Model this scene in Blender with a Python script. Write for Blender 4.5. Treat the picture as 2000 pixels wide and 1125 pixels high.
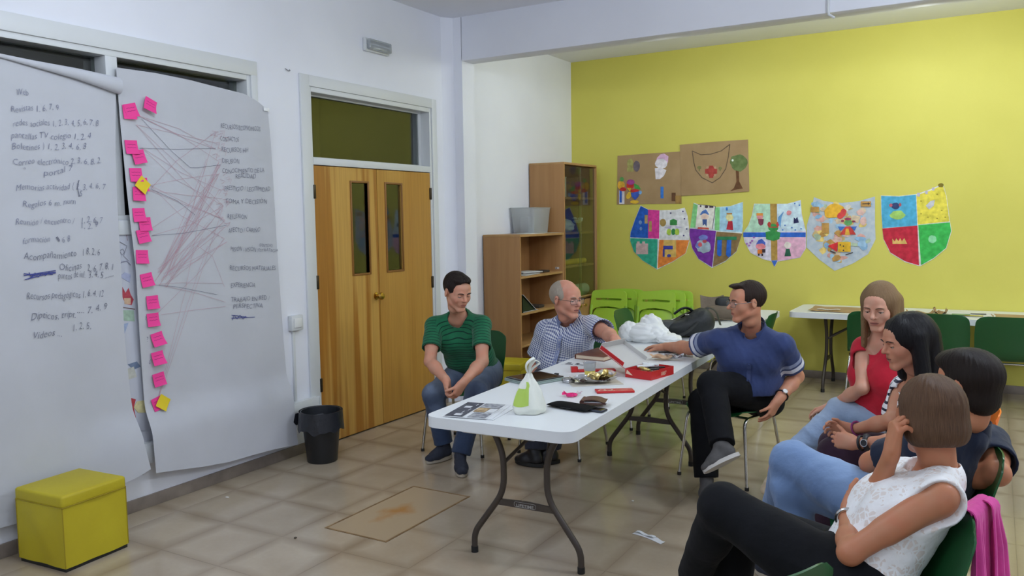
import bpy, bmesh, math, random
import numpy as np
from mathutils import Vector, Matrix
for o in list(bpy.data.objects): bpy.data.objects.remove(o)
S = bpy.context.scene; COL = S.collection
rng = np.random.default_rng(7); random.seed(7)

# ------------------------------------------------------------------ camera
CAMH = 1.64; FPX = 1610.07
_yaw, _pit, _rol = [math.radians(a) for a in (30.342502, 4.837145, -0.856621)]
CF = np.array([-math.sin(_yaw)*math.cos(_pit), math.cos(_yaw)*math.cos(_pit), -math.sin(_pit)])
_r = np.array([math.cos(_yaw), math.sin(_yaw), 0.0]); _u = np.cross(_r, CF)
CR = math.cos(_rol)*_r+math.sin(_rol)*_u; CU = -math.sin(_rol)*_r+math.cos(_rol)*_u
cam = bpy.data.cameras.new('camera'); camo = bpy.data.objects.new('camera', cam); COL.objects.link(camo)
cam.sensor_width = 36.0; cam.lens = FPX/2000*36.0; cam.clip_start = 0.05; cam.clip_end = 60
camo.matrix_world = Matrix(((CR[0], CU[0], -CF[0], 0), (CR[1], CU[1], -CF[1], 0), (CR[2], CU[2], -CF[2], CAMH), (0, 0, 0, 1)))
S.camera = camo
# ------------------------------------------------------------------ world, lights, exposure
S.view_settings.view_transform = 'Standard'; S.view_settings.look = 'None'
S.view_settings.exposure = -0.10; S.view_settings.gamma = 1.0; S.view_settings.use_curve_mapping = False
W = bpy.data.worlds.new('world'); S.world = W; W.use_nodes = True
W.node_tree.nodes['Background'].inputs[0].default_value = (0.55, 0.6, 0.7, 1); W.node_tree.nodes['Background'].inputs[1].default_value = 0.02
def area(name, loc, sx, sy, power, color, rot=(0, 0, 0)):
    l = bpy.data.lights.new(name, 'AREA'); l.shape = 'RECTANGLE'; l.size = sx; l.size_y = sy; l.energy = power; l.color = color
    o = bpy.data.objects.new(name, l); COL.objects.link(o); o.location = loc; o.rotation_euler = rot; return o
ZC = 3.386                                                          # ceiling height
# lamps hanging just under the ceiling: four in the near half of the room, two beyond the beam, and a leftmost one there added to brighten the walls
def lamp(name, loc, r, power, color):
    l = bpy.data.lights.new(name, 'POINT'); l.shadow_soft_size = r; l.energy = power; l.color = color
    o = bpy.data.objects.new(name, l); COL.objects.link(o); o.location = loc; return o
COOL, NEUT = (.80, .89, 1.0), (.93, 1.0, .97)
for a in (('ceiling_or_fill_light', (-2.2, 2.3, 2.95), .20, 52, COOL), ('ceiling_or_fill_light', (-1.9, -1.0, 2.9), .22, 60, COOL), ('ceiling_or_fill_light', (1.5, 0.2, 2.9), .22, 42, COOL), ('ceiling_or_fill_light', (1.2, 4.2, 2.95), .20, 106, COOL),
          ('ceiling_or_fill_light', (-2.5, 6.9, 3.08), .10, 14, NEUT), ('ceiling_or_fill_light', (-0.5, 6.9, 3.08), .10, 44, NEUT), ('ceiling_or_fill_light', (2.4, 6.9, 3.08), .10, 32, NEUT)): lamp(*a)

# ------------------------------------------------------------------ points from pixels of the calibrated photograph (2000 x 1125)
def ray(x, y): return ((x-1000)/FPX)*CR-((y-562.5)/FPX)*CU+CF
O0 = np.array([0, 0, CAMH])
def onz(x, y, z): d = ray(x, y); return O0+(z-CAMH)/d[2]*d
def onx(x, y, X): d = ray(x, y); return O0+X/d[0]*d
def ony(x, y, Y): d = ray(x, y); return O0+Y/d[1]*d

# ------------------------------------------------------------------ materials
def lin(c):
    return tuple(((v/255)/12.92 if v/255 <= .04045 else ((v/255+.055)/1.055)**2.4) for v in c)
_M = {}
def mat(name, c, rough=.5, metal=0, noise=None, bump=None, c2=None, spec=.5, alpha=1.0, trans=0, emit=None, coat=0, stretch=(1, 1, 1), sheen=0):
    """principled material; c/c2 in sRGB 0-255, noise=(scale, detail, lo, hi) mixes c->c2, bump=(scale, strength)"""
    if name in _M: return _M[name]
    m = bpy.data.materials.new(name); m.use_nodes = True; nt = m.node_tree; b = nt.nodes['Principled BSDF']
    b.inputs['Base Color'].default_value = (*lin(c), 1); b.inputs['Roughness'].default_value = rough; b.inputs['Metallic'].default_value = metal
    b.inputs['Specular IOR Level'].default_value = spec; b.inputs['Alpha'].default_value = alpha; b.inputs['Transmission Weight'].default_value = trans
    b.inputs['Coat Weight'].default_value = coat; b.inputs['Sheen Weight'].default_value = sheen
    if emit: b.inputs['Emission Color'].default_value = (*lin(c), 1); b.inputs['Emission Strength'].default_value = emit
    if noise or bump:
        tc = nt.nodes.new('ShaderNodeTexCoord'); mp = nt.nodes.new('ShaderNodeMapping'); mp.inputs['Scale'].default_value = stretch
        nt.links.new(tc.outputs['Object'], mp.inputs[0])
    if noise:
        n = nt.nodes.new('ShaderNodeTexNoise'); n.inputs['Scale'].default_value = noise[0]; n.inputs['Detail'].default_value = noise[1]
        r = nt.nodes.new('ShaderNodeValToRGB'); r.color_ramp.elements[0].position = noise[2]; r.color_ramp.elements[1].position = noise[3]
        r.color_ramp.elements[0].color = (*lin(c), 1); r.color_ramp.elements[1].color = (*lin(c2), 1)
        nt.links.new(mp.outputs[0], n.inputs['Vector']); nt.links.new(n.outputs['Fac'], r.inputs[0]); nt.links.new(r.outputs[0], b.inputs['Base Color'])
    if bump:
        n2 = nt.nodes.new('ShaderNodeTexNoise'); n2.inputs['Scale'].default_value = bump[0]; n2.inputs['Detail'].default_value = 4
        bp = nt.nodes.new('ShaderNodeBump'); bp.inputs['Strength'].default_value = bump[1]; bp.inputs['Distance'].default_value = .01
        nt.links.new(mp.outputs[0], n2.inputs['Vector']); nt.links.new(n2.outputs['Fac'], bp.inputs['Height']); nt.links.new(bp.outputs[0], b.inputs['Normal'])
    _M[name] = m; return m
def nodes_of(m): return m.node_tree.nodes, m.node_tree.links, m.node_tree.nodes['Principled BSDF']

# ------------------------------------------------------------------ mesh building
class MB:
    def __init__(s): s.v = []; s.f = []; s.mi = []
    def add(s, vs, fs, mi=0):
        o = len(s.v); s.v += [tuple(map(float, p)) for p in vs]; s.f += [tuple(i+o for i in f) for f in fs]; s.mi += [mi]*len(fs); return s
    def box(s, x0, y0, z0, x1, y1, z1, mi=0, bev=0, M=None, seg=2):
        if x0 > x1: x0, x1 = x1, x0
        if y0 > y1: y0, y1 = y1, y0
        if z0 > z1: z0, z1 = z1, z0
        vs = [(x, y, z) for z in (z0, z1) for y in (y0, y1) for x in (x0, x1)]
        fs = [(0, 2, 3, 1), (4, 5, 7, 6), (0, 1, 5, 4), (2, 6, 7, 3), (0, 4, 6, 2), (1, 3, 7, 5)]
        if bev:
            bm = bmesh.new(); bv = [bm.verts.new(v) for v in vs]
            for f in fs: bm.faces.new([bv[i] for i in f])
            bmesh.ops.bevel(bm, geom=bm.edges[:], offset=bev, segments=seg, profile=.5, affect='EDGES')
            bm.verts.index_update(); vs = [v.co[:] for v in bm.verts]; fs = [[v.index for v in f.verts] for f in bm.faces]; bm.free()
        if M is not None: vs = [tuple(M@Vector(v)) for v in vs]
        return s.add(vs, fs, mi)
    def tube(s, P, r, n=8, mi=0, closed=False, flat=None):
        P = [np.array(p, float) for p in P]; m = len(P); R = list(r) if hasattr(r, '__len__') else [r]*m
        T = []
        for i in range(m):
            a = P[(i-1) % m] if (closed or i > 0) else P[i]; b = P[(i+1) % m] if (closed or i < m-1) else P[i]
            t = b-a; T.append(t/(np.linalg.norm(t)+1e-12))
        ref = np.array([0, 0, 1.0]) if abs(T[0][2]) < .9 else np.array([1.0, 0, 0])
        nrm = np.cross(T[0], ref); nrm /= np.linalg.norm(nrm); vs = []; fs = []
        for i in range(m):
            nrm = nrm-T[i]*(nrm@T[i]); nrm /= np.linalg.norm(nrm)+1e-12; bn = np.cross(T[i], nrm)
            for j in range(n):
                a = 2*math.pi*j/n; q = nrm*math.cos(a)*R[i]+bn*math.sin(a)*R[i]*(flat or 1); vs.append(P[i]+q)
        for i in range(m if closed else m-1):
            for j in range(n):
                a = i*n+j; b = i*n+(j+1) % n; c = ((i+1) % m)*n+(j+1) % n; d = ((i+1) % m)*n+j; fs.append((a, b, c, d))
        if not closed: fs.append(tuple(range(n-1, -1, -1))); fs.append(tuple((m-1)*n+j for j in range(n)))
        return s.add(vs, fs, mi)
    def lathe(s, prof, n=24, mi=0, c=(0, 0, 0), closed=False):
        vs = []; fs = []; m = len(prof)
        for r, z in prof:
            for j in range(n): a = 2*math.pi*j/n; vs.append((c[0]+r*math.cos(a), c[1]+r*math.sin(a), c[2]+z))
        for i in range(m-1):
            for j in range(n): fs.append((i*n+j, i*n+(j+1) % n, (i+1)*n+(j+1) % n, (i+1)*n+j))
        fs.append(tuple(range(n-1, -1, -1))); fs.append(tuple((m-1)*n+j for j in range(n)))
        return s.add(vs, fs, mi)
    def prism(s, poly, h0, h1, mi=0, fn=None):
        """poly 2d; fn(a,b,h)->xyz"""
        fn = fn or (lambda a, b, h: (a, b, h)); n = len(poly)
        vs = [fn(a, b, h0) for a, b in poly]+[fn(a, b, h1) for a, b in poly]
        fs = [tuple(range(n-1, -1, -1)), tuple(range(n, 2*n))]+[(i, (i+1) % n, n+(i+1) % n, n+i) for i in range(n)]
        return s.add(vs, fs, mi)
    def grid(s, fn, nu, nv, mi=0, thick=0):
        """sheet fn(u,v), u,v in 0..1; thick>0 gives it a second side along its normal"""
        P = np.array([[fn(i/nu, j/nv) for j in range(nv+1)] for i in range(nu+1)], float)
        idx = lambda i, j: i*(nv+1)+j
        q = [(idx(i, j), idx(i+1, j), idx(i+1, j+1), idx(i, j+1)) for i in range(nu) for j in range(nv)]
        if not thick: return s.add(P.reshape(-1, 3), q, mi)
        du = np.gradient(P, axis=0); dv = np.gradient(P, axis=1); N = np.cross(du, dv); N /= np.linalg.norm(N, axis=2, keepdims=True)+1e-12
        A = P.reshape(-1, 3); B = (P-N*thick).reshape(-1, 3); k = len(A)
        f = q+[tuple(k+i for i in reversed(t)) for t in q]
        for i in range(nu): f += [(idx(i+1, 0), idx(i, 0), k+idx(i, 0), k+idx(i+1, 0)), (idx(i, nv), idx(i+1, nv), k+idx(i+1, nv), k+idx(i, nv))]
        for j in range(nv): f += [(idx(0, j), idx(0, j+1), k+idx(0, j+1), k+idx(0, j)), (idx(nu, j+1), idx(nu, j), k+idx(nu, j), k+idx(nu, j+1))]
        return s.add(np.vstack([A, B]), f, mi)
    def ball(s, c, r, mi=0, n=12, m=8):
        r = r if hasattr(r, '__len__') else (r, r, r)
        vs = []; fs = []
        for i in range(1, m):
            t = math.pi*i/m
            for j in range(n): a = 2*math.pi*j/n; vs.append((c[0]+r[0]*math.sin(t)*math.cos(a), c[1]+r[1]*math.sin(t)*math.sin(a), c[2]+r[2]*math.cos(t)))
        top = len(vs); vs.append((c[0], c[1], c[2]+r[2])); vs.append((c[0], c[1], c[2]-r[2]))
        for i in range(m-2):
            for j in range(n): fs.append((i*n+j, (i+1)*n+j, (i+1)*n+(j+1) % n, i*n+(j+1) % n))
        for j in range(n): fs.append((top, j, (j+1) % n)); fs.append((top+1, (m-2)*n+(j+1) % n, (m-2)*n+j))
        return s.add(vs, fs, mi)
    def xf(s, M):
        s.v = [tuple(M@Vector(v)) for v in s.v]; return s

def link(name, me, parent=None):
    o = bpy.data.objects.new(name, me); COL.objects.link(o)
    if parent is not None: o.parent = parent
    return o
def build(name, mb, mats, parent=None, smooth=35, loc=None, off=None, **props):
    me = bpy.data.meshes.new(name)
    v = mb.v if off is None else [(a-off[0], b-off[1], c-off[2]) for a, b, c in mb.v]
    me.from_pydata(v, [], mb.f)
    mats = mats if isinstance(mats, (list, tuple)) else [mats]
    for m in mats: me.materials.append(m)
    if len(mats) > 1: me.polygons.foreach_set('material_index', mb.mi)
    if smooth:
        me.polygons.foreach_set('use_smooth', [True]*len(me.polygons)); me.set_sharp_from_angle(angle=math.radians(smooth))
    me.update(); o = link(name, me, parent)
    if loc is not None: o.location = loc
    for k, val in props.items(): o[k] = val
    return o
def thing(name, label, cat, loc=(0, 0, 0), rz=0, group=None):
    o = bpy.data.objects.new(name, None); COL.objects.link(o); o.location = loc; o.rotation_euler = (0, 0, rz); o.empty_display_size = .1
    o['label'] = label; o['category'] = cat
    if group: o['group'] = group
    return o
def tag(o, label, cat, group=None):
    o['label'] = label; o['category'] = cat
    if group: o['group'] = group
    return o
def dup(root, loc=None, rz=None, label=None, group=None):
    r = root.copy(); COL.objects.link(r)
    if loc is not None: r.location = loc
    if rz is not None: r.rotation_euler = (0, 0, rz)
    if label: r['label'] = label
    if group: r['group'] = group
    def rec(src, dst):
        for ch in list(src.children):
            c = ch.copy(); COL.objects.link(c); c.parent = dst; rec(ch, c)
    rec(root, r); return r
def struct(o): o['kind'] = 'structure'; return o
def fillet(P, r, n=5):
    """round the corners of a polyline"""
    P = [np.array(p, float) for p in P]; out = [P[0]]
    for i in range(1, len(P)-1):
        a = P[i-1]-P[i]; b = P[i+1]-P[i]; la, lb = np.linalg.norm(a), np.linalg.norm(b); d = min(r, la*.49, lb*.49)
        p0 = P[i]+a/la*d; p1 = P[i]+b/lb*d
        for k in range(n+1): t = k/n; out.append((1-t)**2*p0+2*t*(1-t)*P[i]+t*t*p1)
    out.append(P[-1]); return out
def rrect(w, h, r, n=5):
    out = []
    for cx, cy, a0 in ((w/2-r, h/2-r, 0), (-w/2+r, h/2-r, 90), (-w/2+r, -h/2+r, 180), (w/2-r, -h/2+r, 270)):
        for k in range(n+1): a = math.radians(a0+90*k/n); out.append((cx+r*math.cos(a), cy+r*math.sin(a)))
    return out
_tx = {}
def text2d(s, size=.05, shear=0, thin=0, res=2):
    """flat outline mesh of a line of lettering: verts (x,y), faces"""
    cu = bpy.data.curves.new('lettering', 'FONT'); cu.body = s; cu.size = size; cu.shear = shear; cu.offset = thin; cu.resolution_u = res
    ob = bpy.data.objects.new('lettering', cu); COL.objects.link(ob)
    dg = bpy.context.evaluated_depsgraph_get(); me = bpy.data.meshes.new_from_object(ob.evaluated_get(dg))
    v = [(p.co.x, p.co.y) for p in me.vertices]; f = [tuple(p.vertices) for p in me.polygons]
    bpy.data.objects.remove(ob); bpy.data.curves.remove(cu); bpy.data.meshes.remove(me); return v, f
# ================================================================== the room
XL, YB = -4.2, 8.57
m_wall = mat('white_paint', (236, 238, 246), .75, noise=(1.3, 3, .35, .7), c2=(230, 232, 240), bump=(60, .04))
m_ceil = mat('ceiling_paint', (236, 238, 246), .85)
m_yel = mat('yellow_paint', (217, 209, 98), .6, noise=(2, 3, .3, .7), c2=(212, 204, 92), bump=(70, .05))
m_trim = mat('white_gloss_paint', (216, 219, 220), .4)
m_stone = mat('stone_skirting', (146, 134, 124), .45, noise=(9, 4, .3, .7), c2=(122, 111, 103))
m_dark = mat('dark_room_beyond', (38, 46, 58), .8)
m_glass = mat('window_glass', (232, 240, 236), .03, trans=1.0, spec=.5)

def wallbox(name, boxes, m): 
    b = MB()
    for q in boxes: b.box(*q)
    return struct(build(name, b, m, smooth=0))
DY0, DY1, DZ1 = 4.37, 5.84, 2.59; WY0, WY1, WZ0, WZ1 = 1.70, 3.85, 1.66, 2.59
wallbox('wall_left', [(-4.4, -2.6, -.06, XL, WY0, ZC), (-4.4, WY0, -.06, XL, WY1, WZ0), (-4.4, WY0, WZ1, XL, WY1, ZC), (-4.4, WY1, -.06, XL, DY0, ZC),
                      (-4.4, DY0, DZ1, XL, DY1, ZC), (-4.4, DY1, -.06, XL, 8.75, ZC)], m_wall)
wallbox('wall_back', [(XL, YB, -.06, 3.7, 8.75, ZC)], m_yel)
wallbox('wall_right', [(3.5, -2.6, -.06, 3.7, YB, ZC)], m_wall)
wallbox('wall_front', [(-4.4, -2.8, -.06, 3.7, -2.6, ZC)], m_wall)
wallbox('ceiling', [(-4.4, -2.8, ZC, 3.7, 8.75, ZC+.1)], m_ceil)
b = MB(); b.prism([(XL-.01, 6.0), (-4.138, 6.113), (-4.05, 6.113), (-4.05, 6.30), (XL-.01, 6.30)], -.01, ZC)
struct(build('trim_1', b, m_wall, smooth=0))                        # the column
b = MB(); b.box(-4.06, 6.113, 3.012, 3.5, 6.30, ZC+.01, bev=.006); struct(build('trim_2', b, m_wall, smooth=30))   # the beam
# dark rooms behind the door and the window
wallbox('wall_corridor', [(-6.2, 1.2, -.06, -6.1, 6.6, 3.0), (-6.2, 1.1, -.06, -4.4, 1.2, 3.0), (-6.2, 6.5, -.06, -4.4, 6.6, 3.0), (-6.2, 1.2, 2.9, -4.4, 6.5, 3.0), (-6.2, 1.2, -.06, -4.4, 6.5, -.01)], m_dark)

# floor: tiles 41 cm, each one its own slab
b = MB(); b.box(-4.4, -2.8, -.06, 3.7, 8.75, -.004)
floor = struct(build('floor', b, mat('floor_joint', (142, 127, 106), .5), smooth=0))
def tile_material():
    m = bpy.data.materials.new('terrazzo_tile'); m.use_nodes = True; N, L, B = nodes_of(m)
    tc = N.new('ShaderNodeTexCoord'); oi = N.new('ShaderNodeObjectInfo'); sep = N.new('ShaderNodeSeparateXYZ'); L.new(tc.outputs['Object'], sep.inputs[0])
    ax = N.new('ShaderNodeMath'); ax.operation = 'ABSOLUTE'; L.new(sep.outputs[0], ax.inputs[0])
    ay = N.new('ShaderNodeMath'); ay.operation = 'ABSOLUTE'; L.new(sep.outputs[1], ay.inputs[0])
    mx = N.new('ShaderNodeMath'); mx.operation = 'MAXIMUM'; L.new(ax.outputs[0], mx.inputs[0]); L.new(ay.outputs[0], mx.inputs[1])
    geo = N.new('ShaderNodeNewGeometry'); nz = N.new('ShaderNodeTexNoise'); nz.inputs['Scale'].default_value = 2.3; nz.inputs['Detail'].default_value = 5
    L.new(geo.outputs['Position'], nz.inputs['Vector'])
    nf = N.new('ShaderNodeTexNoise'); nf.inputs['Scale'].default_value = 45; nf.inputs['Detail'].default_value = 3; L.new(geo.outputs['Position'], nf.inputs['Vector'])
    ad = N.new('ShaderNodeMath'); ad.operation = 'MULTIPLY_ADD'; ad.inputs[1].default_value = .16; L.new(nz.outputs['Fac'], ad.inputs[0]); L.new(mx.outputs[0], ad.inputs[2])
    r = N.new('ShaderNodeValToRGB'); e = r.color_ramp.elements; e[0].position = .225; e[1].position = .305; e[0].color = (0, 0, 0, 1); e[1].color = (1, 1, 1, 1); L.new(ad.outputs[0], r.inputs[0])
    base = N.new('ShaderNodeValToRGB'); e = base.color_ramp.elements; e[0].position = .3; e[1].position = .72; e[0].color = (*lin((168, 152, 130)), 1); e[1].color = (*lin((190, 175, 153)), 1); L.new(nz.outputs['Fac'], base.inputs[0])
    hs = N.new('ShaderNodeHueSaturation'); L.new(base.outputs[0], hs.inputs['Color'])
    va = N.new('ShaderNodeMath'); va.operation = 'MULTIPLY_ADD'; va.inputs[1].default_value = .10; va.inputs[2].default_value = .95; L.new(oi.outputs['Random'], va.inputs[0])
    vb = N.new('ShaderNodeMath'); vb.operation = 'MULTIPLY_ADD'; vb.inputs[1].default_value = .10; L.new(nf.outputs['Fac'], vb.inputs[0]); L.new(va.outputs[0], vb.inputs[2]); 
    sb = N.new('ShaderNodeMath'); sb.operation = 'SUBTRACT'; sb.inputs[1].default_value = .05; L.new(vb.outputs[0], sb.inputs[0]); L.new(sb.outputs[0], hs.inputs['Value'])
    mix = N.new('ShaderNodeMix'); mix.data_type = 'RGBA'; L.new(hs.outputs[0], mix.inputs['A']); mix.inputs['B'].default_value = (*lin((140, 122, 100)), 1)
    fa = N.new('ShaderNodeMath'); fa.operation = 'MULTIPLY'; fa.inputs[1].default_value = .75; L.new(r.outputs[0], fa.inputs[0]); L.new(fa.outputs[0], mix.inputs['Factor'])
    L.new(mix.outputs['Result'], B.inputs['Base Color'])
    ro = N.new('ShaderNodeMath'); ro.operation = 'MULTIPLY_ADD'; ro.inputs[1].default_value = .14; ro.inputs[2].default_value = .10; L.new(nz.outputs['Fac'], ro.inputs[0]); L.new(ro.outputs[0], B.inputs['Roughness'])
    B.inputs['Specular IOR Level'].default_value = .55
    return m
m_tile = tile_material()
TP = .413; TX0 = -3.58; TY0 = 2.58
tmesh = {}
def tile_mesh(w, d):
    k = (round(w, 3), round(d, 3))
    if k not in tmesh:
        b = MB(); b.box(-w/2, -d/2, -.012, w/2, d/2, 0); me = bpy.data.meshes.new('tile'); me.from_pydata(b.v, [], b.f); me.materials.append(m_tile); tmesh[k] = me
    return tmesh[k]
rest = MB()
HX0, HX1, HY0, HY1 = -3.055, -2.635, 3.19, 3.975                    # access hatch in the floor
for i in range(-2, 18):
    for j in range(-13, 15):
        x0, x1 = max(TX0+i*TP, XL), min(TX0+(i+1)*TP, 3.5); y0, y1 = max(TY0+j*TP, -2.6), min(TY0+(j+1)*TP, YB)
        if x1-x0 < .02 or y1-y0 < .02: continue
        g = .0004
        if x0 < .55 and y0 > 1.5:
            o = link('tile', tile_mesh(x1-x0-2*g, y1-y0-2*g), floor); o.location = ((x0+x1)/2, (y0+y1)/2, random.uniform(-.0004, .0002))
        else: rest.box(x0+g, y0+g, -.012, x1-g, y1-g, 0)
o = build('tile_remainder', rest, m_tile, floor, smooth=0); o['kind'] = 'stuff'

# skirtings
struct(build('baseboard_left', MB().box(XL, -2.6, 0, XL+.014, 4.285, .072, bev=.002).box(XL, 5.905, 0, XL+.014, 5.995, .072, bev=.002).box(XL, 6.31, 0, XL+.014, YB, .072, bev=.002), m_stone))
struct(build('baseboard_back', MB().box(XL+.02, YB-.014, 0, 3.5, YB, .075, bev=.002), m_stone))

# ------------------------------------------------------------------ door_1: double door with a glazed fanlight
def wood(name, c1, c2, freq, stripes):
    m = bpy.data.materials.new(name); m.use_nodes = True; N, L, B = nodes_of(m)
    tc = N.new('ShaderNodeTexCoord'); mp = N.new('ShaderNodeMapping'); mp.inputs['Scale'].default_value = (1, freq, .22); L.new(tc.outputs['Object'], mp.inputs[0])
    n1 = N.new('ShaderNodeTexNoise'); n1.inputs['Scale'].default_value = 1; n1.inputs['Detail'].default_value = 2; n1.inputs['Roughness'].default_value = .35; L.new(mp.outputs[0], n1.inputs['Vector'])
    mp2 = N.new('ShaderNodeMapping'); mp2.inputs['Scale'].default_value = (40, 60, 2); L.new(tc.outputs['Object'], mp2.inputs[0])
    n2 = N.new('ShaderNodeTexNoise'); n2.inputs['Scale'].default_value = 1; n2.inputs['Detail'].default_value = 5; L.new(mp2.outputs[0], n2.inputs['Vector'])
    r = N.new('ShaderNodeValToRGB'); e = r.color_ramp.elements; e[0].position = .5-stripes; e[1].position = .5+stripes; e[0].color = (*lin(c2), 1); e[1].color = (*lin(c1), 1); L.new(n1.outputs['Fac'], r.inputs[0])
    mx = N.new('ShaderNodeMix'); mx.data_type = 'RGBA'; mx.blend_type = 'MULTIPLY'; mx.inputs['Factor'].default_value = .35
    r2 = N.new('ShaderNodeValToRGB'); e = r2.color_ramp.elements; e[0].position = .3; e[1].position = .65; e[0].color = (.55, .5, .42, 1); e[1].color = (1, 1, 1, 1); L.new(n2.outputs['Fac'], r2.inputs[0])
    L.new(r.outputs[0], mx.inputs['A']); L.new(r2.outputs[0], mx.inputs['B']); L.new(mx.outputs['Result'], B.inputs['Base Color']); B.inputs['Roughness'].default_value = .38
    return m
m_doorL = wood('striped_veneer', (205, 160, 82), (172, 116, 44), 9, .03); m_doorR = wood('plain_veneer', (200, 154, 76), (182, 130, 56), 5, .25)
m_bead = mat('dark_wood_bead', (138, 92, 40), .45); m_brass = mat('brass', (196, 160, 84), .25, metal=1); m_hinge = mat('hinge_steel', (70, 62, 54), .4, metal=.8)
door = thing('door_1', 'double veneered door with glazed fanlight and white casing', 'door', (XL, 5.1, 0)); struct(door)
del door['category']; del door['label']
def dpart(name, b, m, par=door, sm=35, **k): return build(name, b, m, par, sm, off=(XL, 5.1, 0), **k)
cz = MB(); cz.box(XL, 4.285, 0, XL+.016, 4.372, 2.665, bev=.002); cz.box(XL, 5.838, 0, XL+.016, 5.905, 2.665, bev=.002); cz.box(XL, 4.372, 2.588, XL+.016, 5.838, 2.665, bev=.002)
dpart('casing', cz, m_trim)
fr = MB(); fr.box(-4.34, 4.372, 0, XL+.004, 4.40, 2.588, bev=.002); fr.box(-4.34, 5.812, 0, XL+.004, 5.838, 2.588, bev=.002); fr.box(-4.34, 4.40, 2.552, XL+.004, 5.812, 2.588, bev=.002); fr.box(-4.34, 4.40, 2.042, XL+.006, 5.812, 2.092, bev=.002)
dpart('frame', fr, m_trim)
tb = MB(); tb.box(-4.31, 4.40, 2.092, -4.285, 4.42, 2.552); tb.box(-4.31, 5.775, 2.092, -4.285, 5.812, 2.552); tb.box(-4.31, 4.42, 2.092, -4.285, 5.775, 2.105); tb.box(-4.31, 4.42, 2.54, -4.285, 5.775, 2.552)
dpart('fanlight_bead', tb, m_trim); dpart('fanlight_pane', MB().box(-4.301, 4.415, 2.10, -4.295, 5.78, 2.545), m_glass, sm=0)
def leaf(y0, y1, s0, s1, m):
    x0, x1 = -4.235, -4.203; z0, z1, a, c = .008, 2.036, 1.235, 1.925
    b = MB(); b.box(x0, y0, z0, x1, s0, z1); b.box(x0, s1, z0, x1, y1, z1); b.box(x0, s0, z0, x1, s1, a); b.box(x0, s0, c, x1, s1, z1)
    lf = dpart('door_leaf', b, m, sm=0)
    k = MB(); w = .016
    for q in ((s0-w, a-w, s0, c+w), (s1, a-w, s1+w, c+w), (s0, a-w, s1, a), (s0, c, s1, c+w)): k.box(x0-.004, q[0], q[1], x1+.008, q[2], q[3], bev=.003)
    dpart('glazing_bead', k, m_bead, lf); dpart('pane', MB().box(-4.222, s0, a, -4.216, s1, c), m_glass, lf, sm=0)
    return lf
l1 = leaf(4.402, 5.098, 4.80, 4.985, m_doorL); l2 = leaf(5.103, 5.81, 5.21, 5.405, m_doorR)
kb = MB(); kb.lathe([(.03, 0), (.03, .006), (.012, .01), (.011, .03), (.026, .04), (.031, .052), (.026, .064), (.008, .068)], 20)
kb.xf(Matrix.Translation((-4.203, 5.055, 1.045))@Matrix.Rotation(math.pi/2, 4, 'Y')); dpart('door_knob', kb, m_brass, l1)
for y, z, l in ((4.402, 1.85, l1), (4.402, 1.2, l1), (4.402, .45, l1), (5.81, 1.86, l2), (5.81, 1.1, l2), (5.81, .4, l2)):
    dpart('hinge', MB().box(-4.21, y-.012, z-.05, -4.192, y+.012, z+.05, bev=.003), m_hinge, l)

# ------------------------------------------------------------------ window_1: two dark panes, mostly covered by the sheets of paper
win = thing('window_1', 'two-pane dark window behind the hung sheets of paper', 'window', (XL, 2.8, 2.1)); struct(win); del win['category']; del win['label']
def wpart(name, b, m, sm=35): return build(name, b, m, win, sm, off=(XL, 2.8, 2.1))
c = MB(); c.box(XL, WY0-.07, WZ1-.002, XL+.016, WY1+.05, WZ1+.09, bev=.002); c.box(XL, WY1-.002, WZ0-.08, XL+.016, WY1+.05, WZ1, bev=.002); c.box(XL, WY0-.07, WZ0-.08, XL+.016, WY0, WZ1, bev=.002); c.box(XL, WY0, WZ0-.08, XL+.016, WY1, WZ0, bev=.002)
wpart('window_casing', c, m_trim)
f = MB()
for q in ((WY0, WZ0, WY0+.03, WZ1), (WY1-.03, WZ0, WY1, WZ1), (WY0+.03, WZ1-.035, WY1-.03, WZ1), (WY0+.03, WZ0, WY1-.03, WZ0+.03), (2.835, WZ0+.03, 2.905, WZ1-.035)): f.box(-4.33, q[0], q[1], XL+.003, q[2], q[3], bev=.002)
wpart('window_frame', f, m_trim)
wpart('pane', MB().box(-4.300, WY0+.03, WZ0+.03, -4.294, 2.835, WZ1-.035), m_glass, 0); wpart('pane', MB().box(-4.300, 2.905, WZ0+.03, -4.294, WY1-.03, WZ1-.035), m_glass, 0)

# ------------------------------------------------------------------ fittings on the wall
t = thing('cable_trunking', 'white plastic cable trunking with end caps running low along the left wall', 'trunking', (XL, 3.6, .27))
build('duct', MB().box(XL, 2.86, .265, XL+.05, 4.33, .385, bev=.004), m_trim, t, off=(XL, 3.6, .27)); build('duct_lid', MB().box(XL+.05, 2.87, .28, XL+.054, 4.32, .37, bev=.001), m_trim, t, off=(XL, 3.6, .27))
build('end_cap', MB().box(XL, 4.33, .262, XL+.053, 4.336, .388), m_trim, t, off=(XL, 3.6, .27)); build('end_cap', MB().box(XL, 2.854, .262, XL+.053, 2.86, .388), m_trim, t, off=(XL, 3.6, .27))
t = thing('light_switch', 'white surface mounted light switch box with thin conduit beside the door', 'switch', (XL, 4.155, .88))
build('back_box', MB().box(XL, 4.10, .885, XL+.04, 4.21, .99, bev=.006), m_trim, t, off=(XL, 4.155, .88)); build('rocker', MB().box(XL+.04, 4.118, .905, XL+.047, 4.192, .972, bev=.004), mat('switch_rocker', (232, 233, 232), .3), t, off=(XL, 4.155, .88))
build('conduit', MB().box(XL, 4.128, .386, XL+.016, 4.148, .885, bev=.003), m_trim, t, off=(XL, 4.155, .88))
t = thing('emergency_light', 'white emergency light with clear ribbed cover high above the door', 'light', (XL, 5.12, 2.98))
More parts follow.
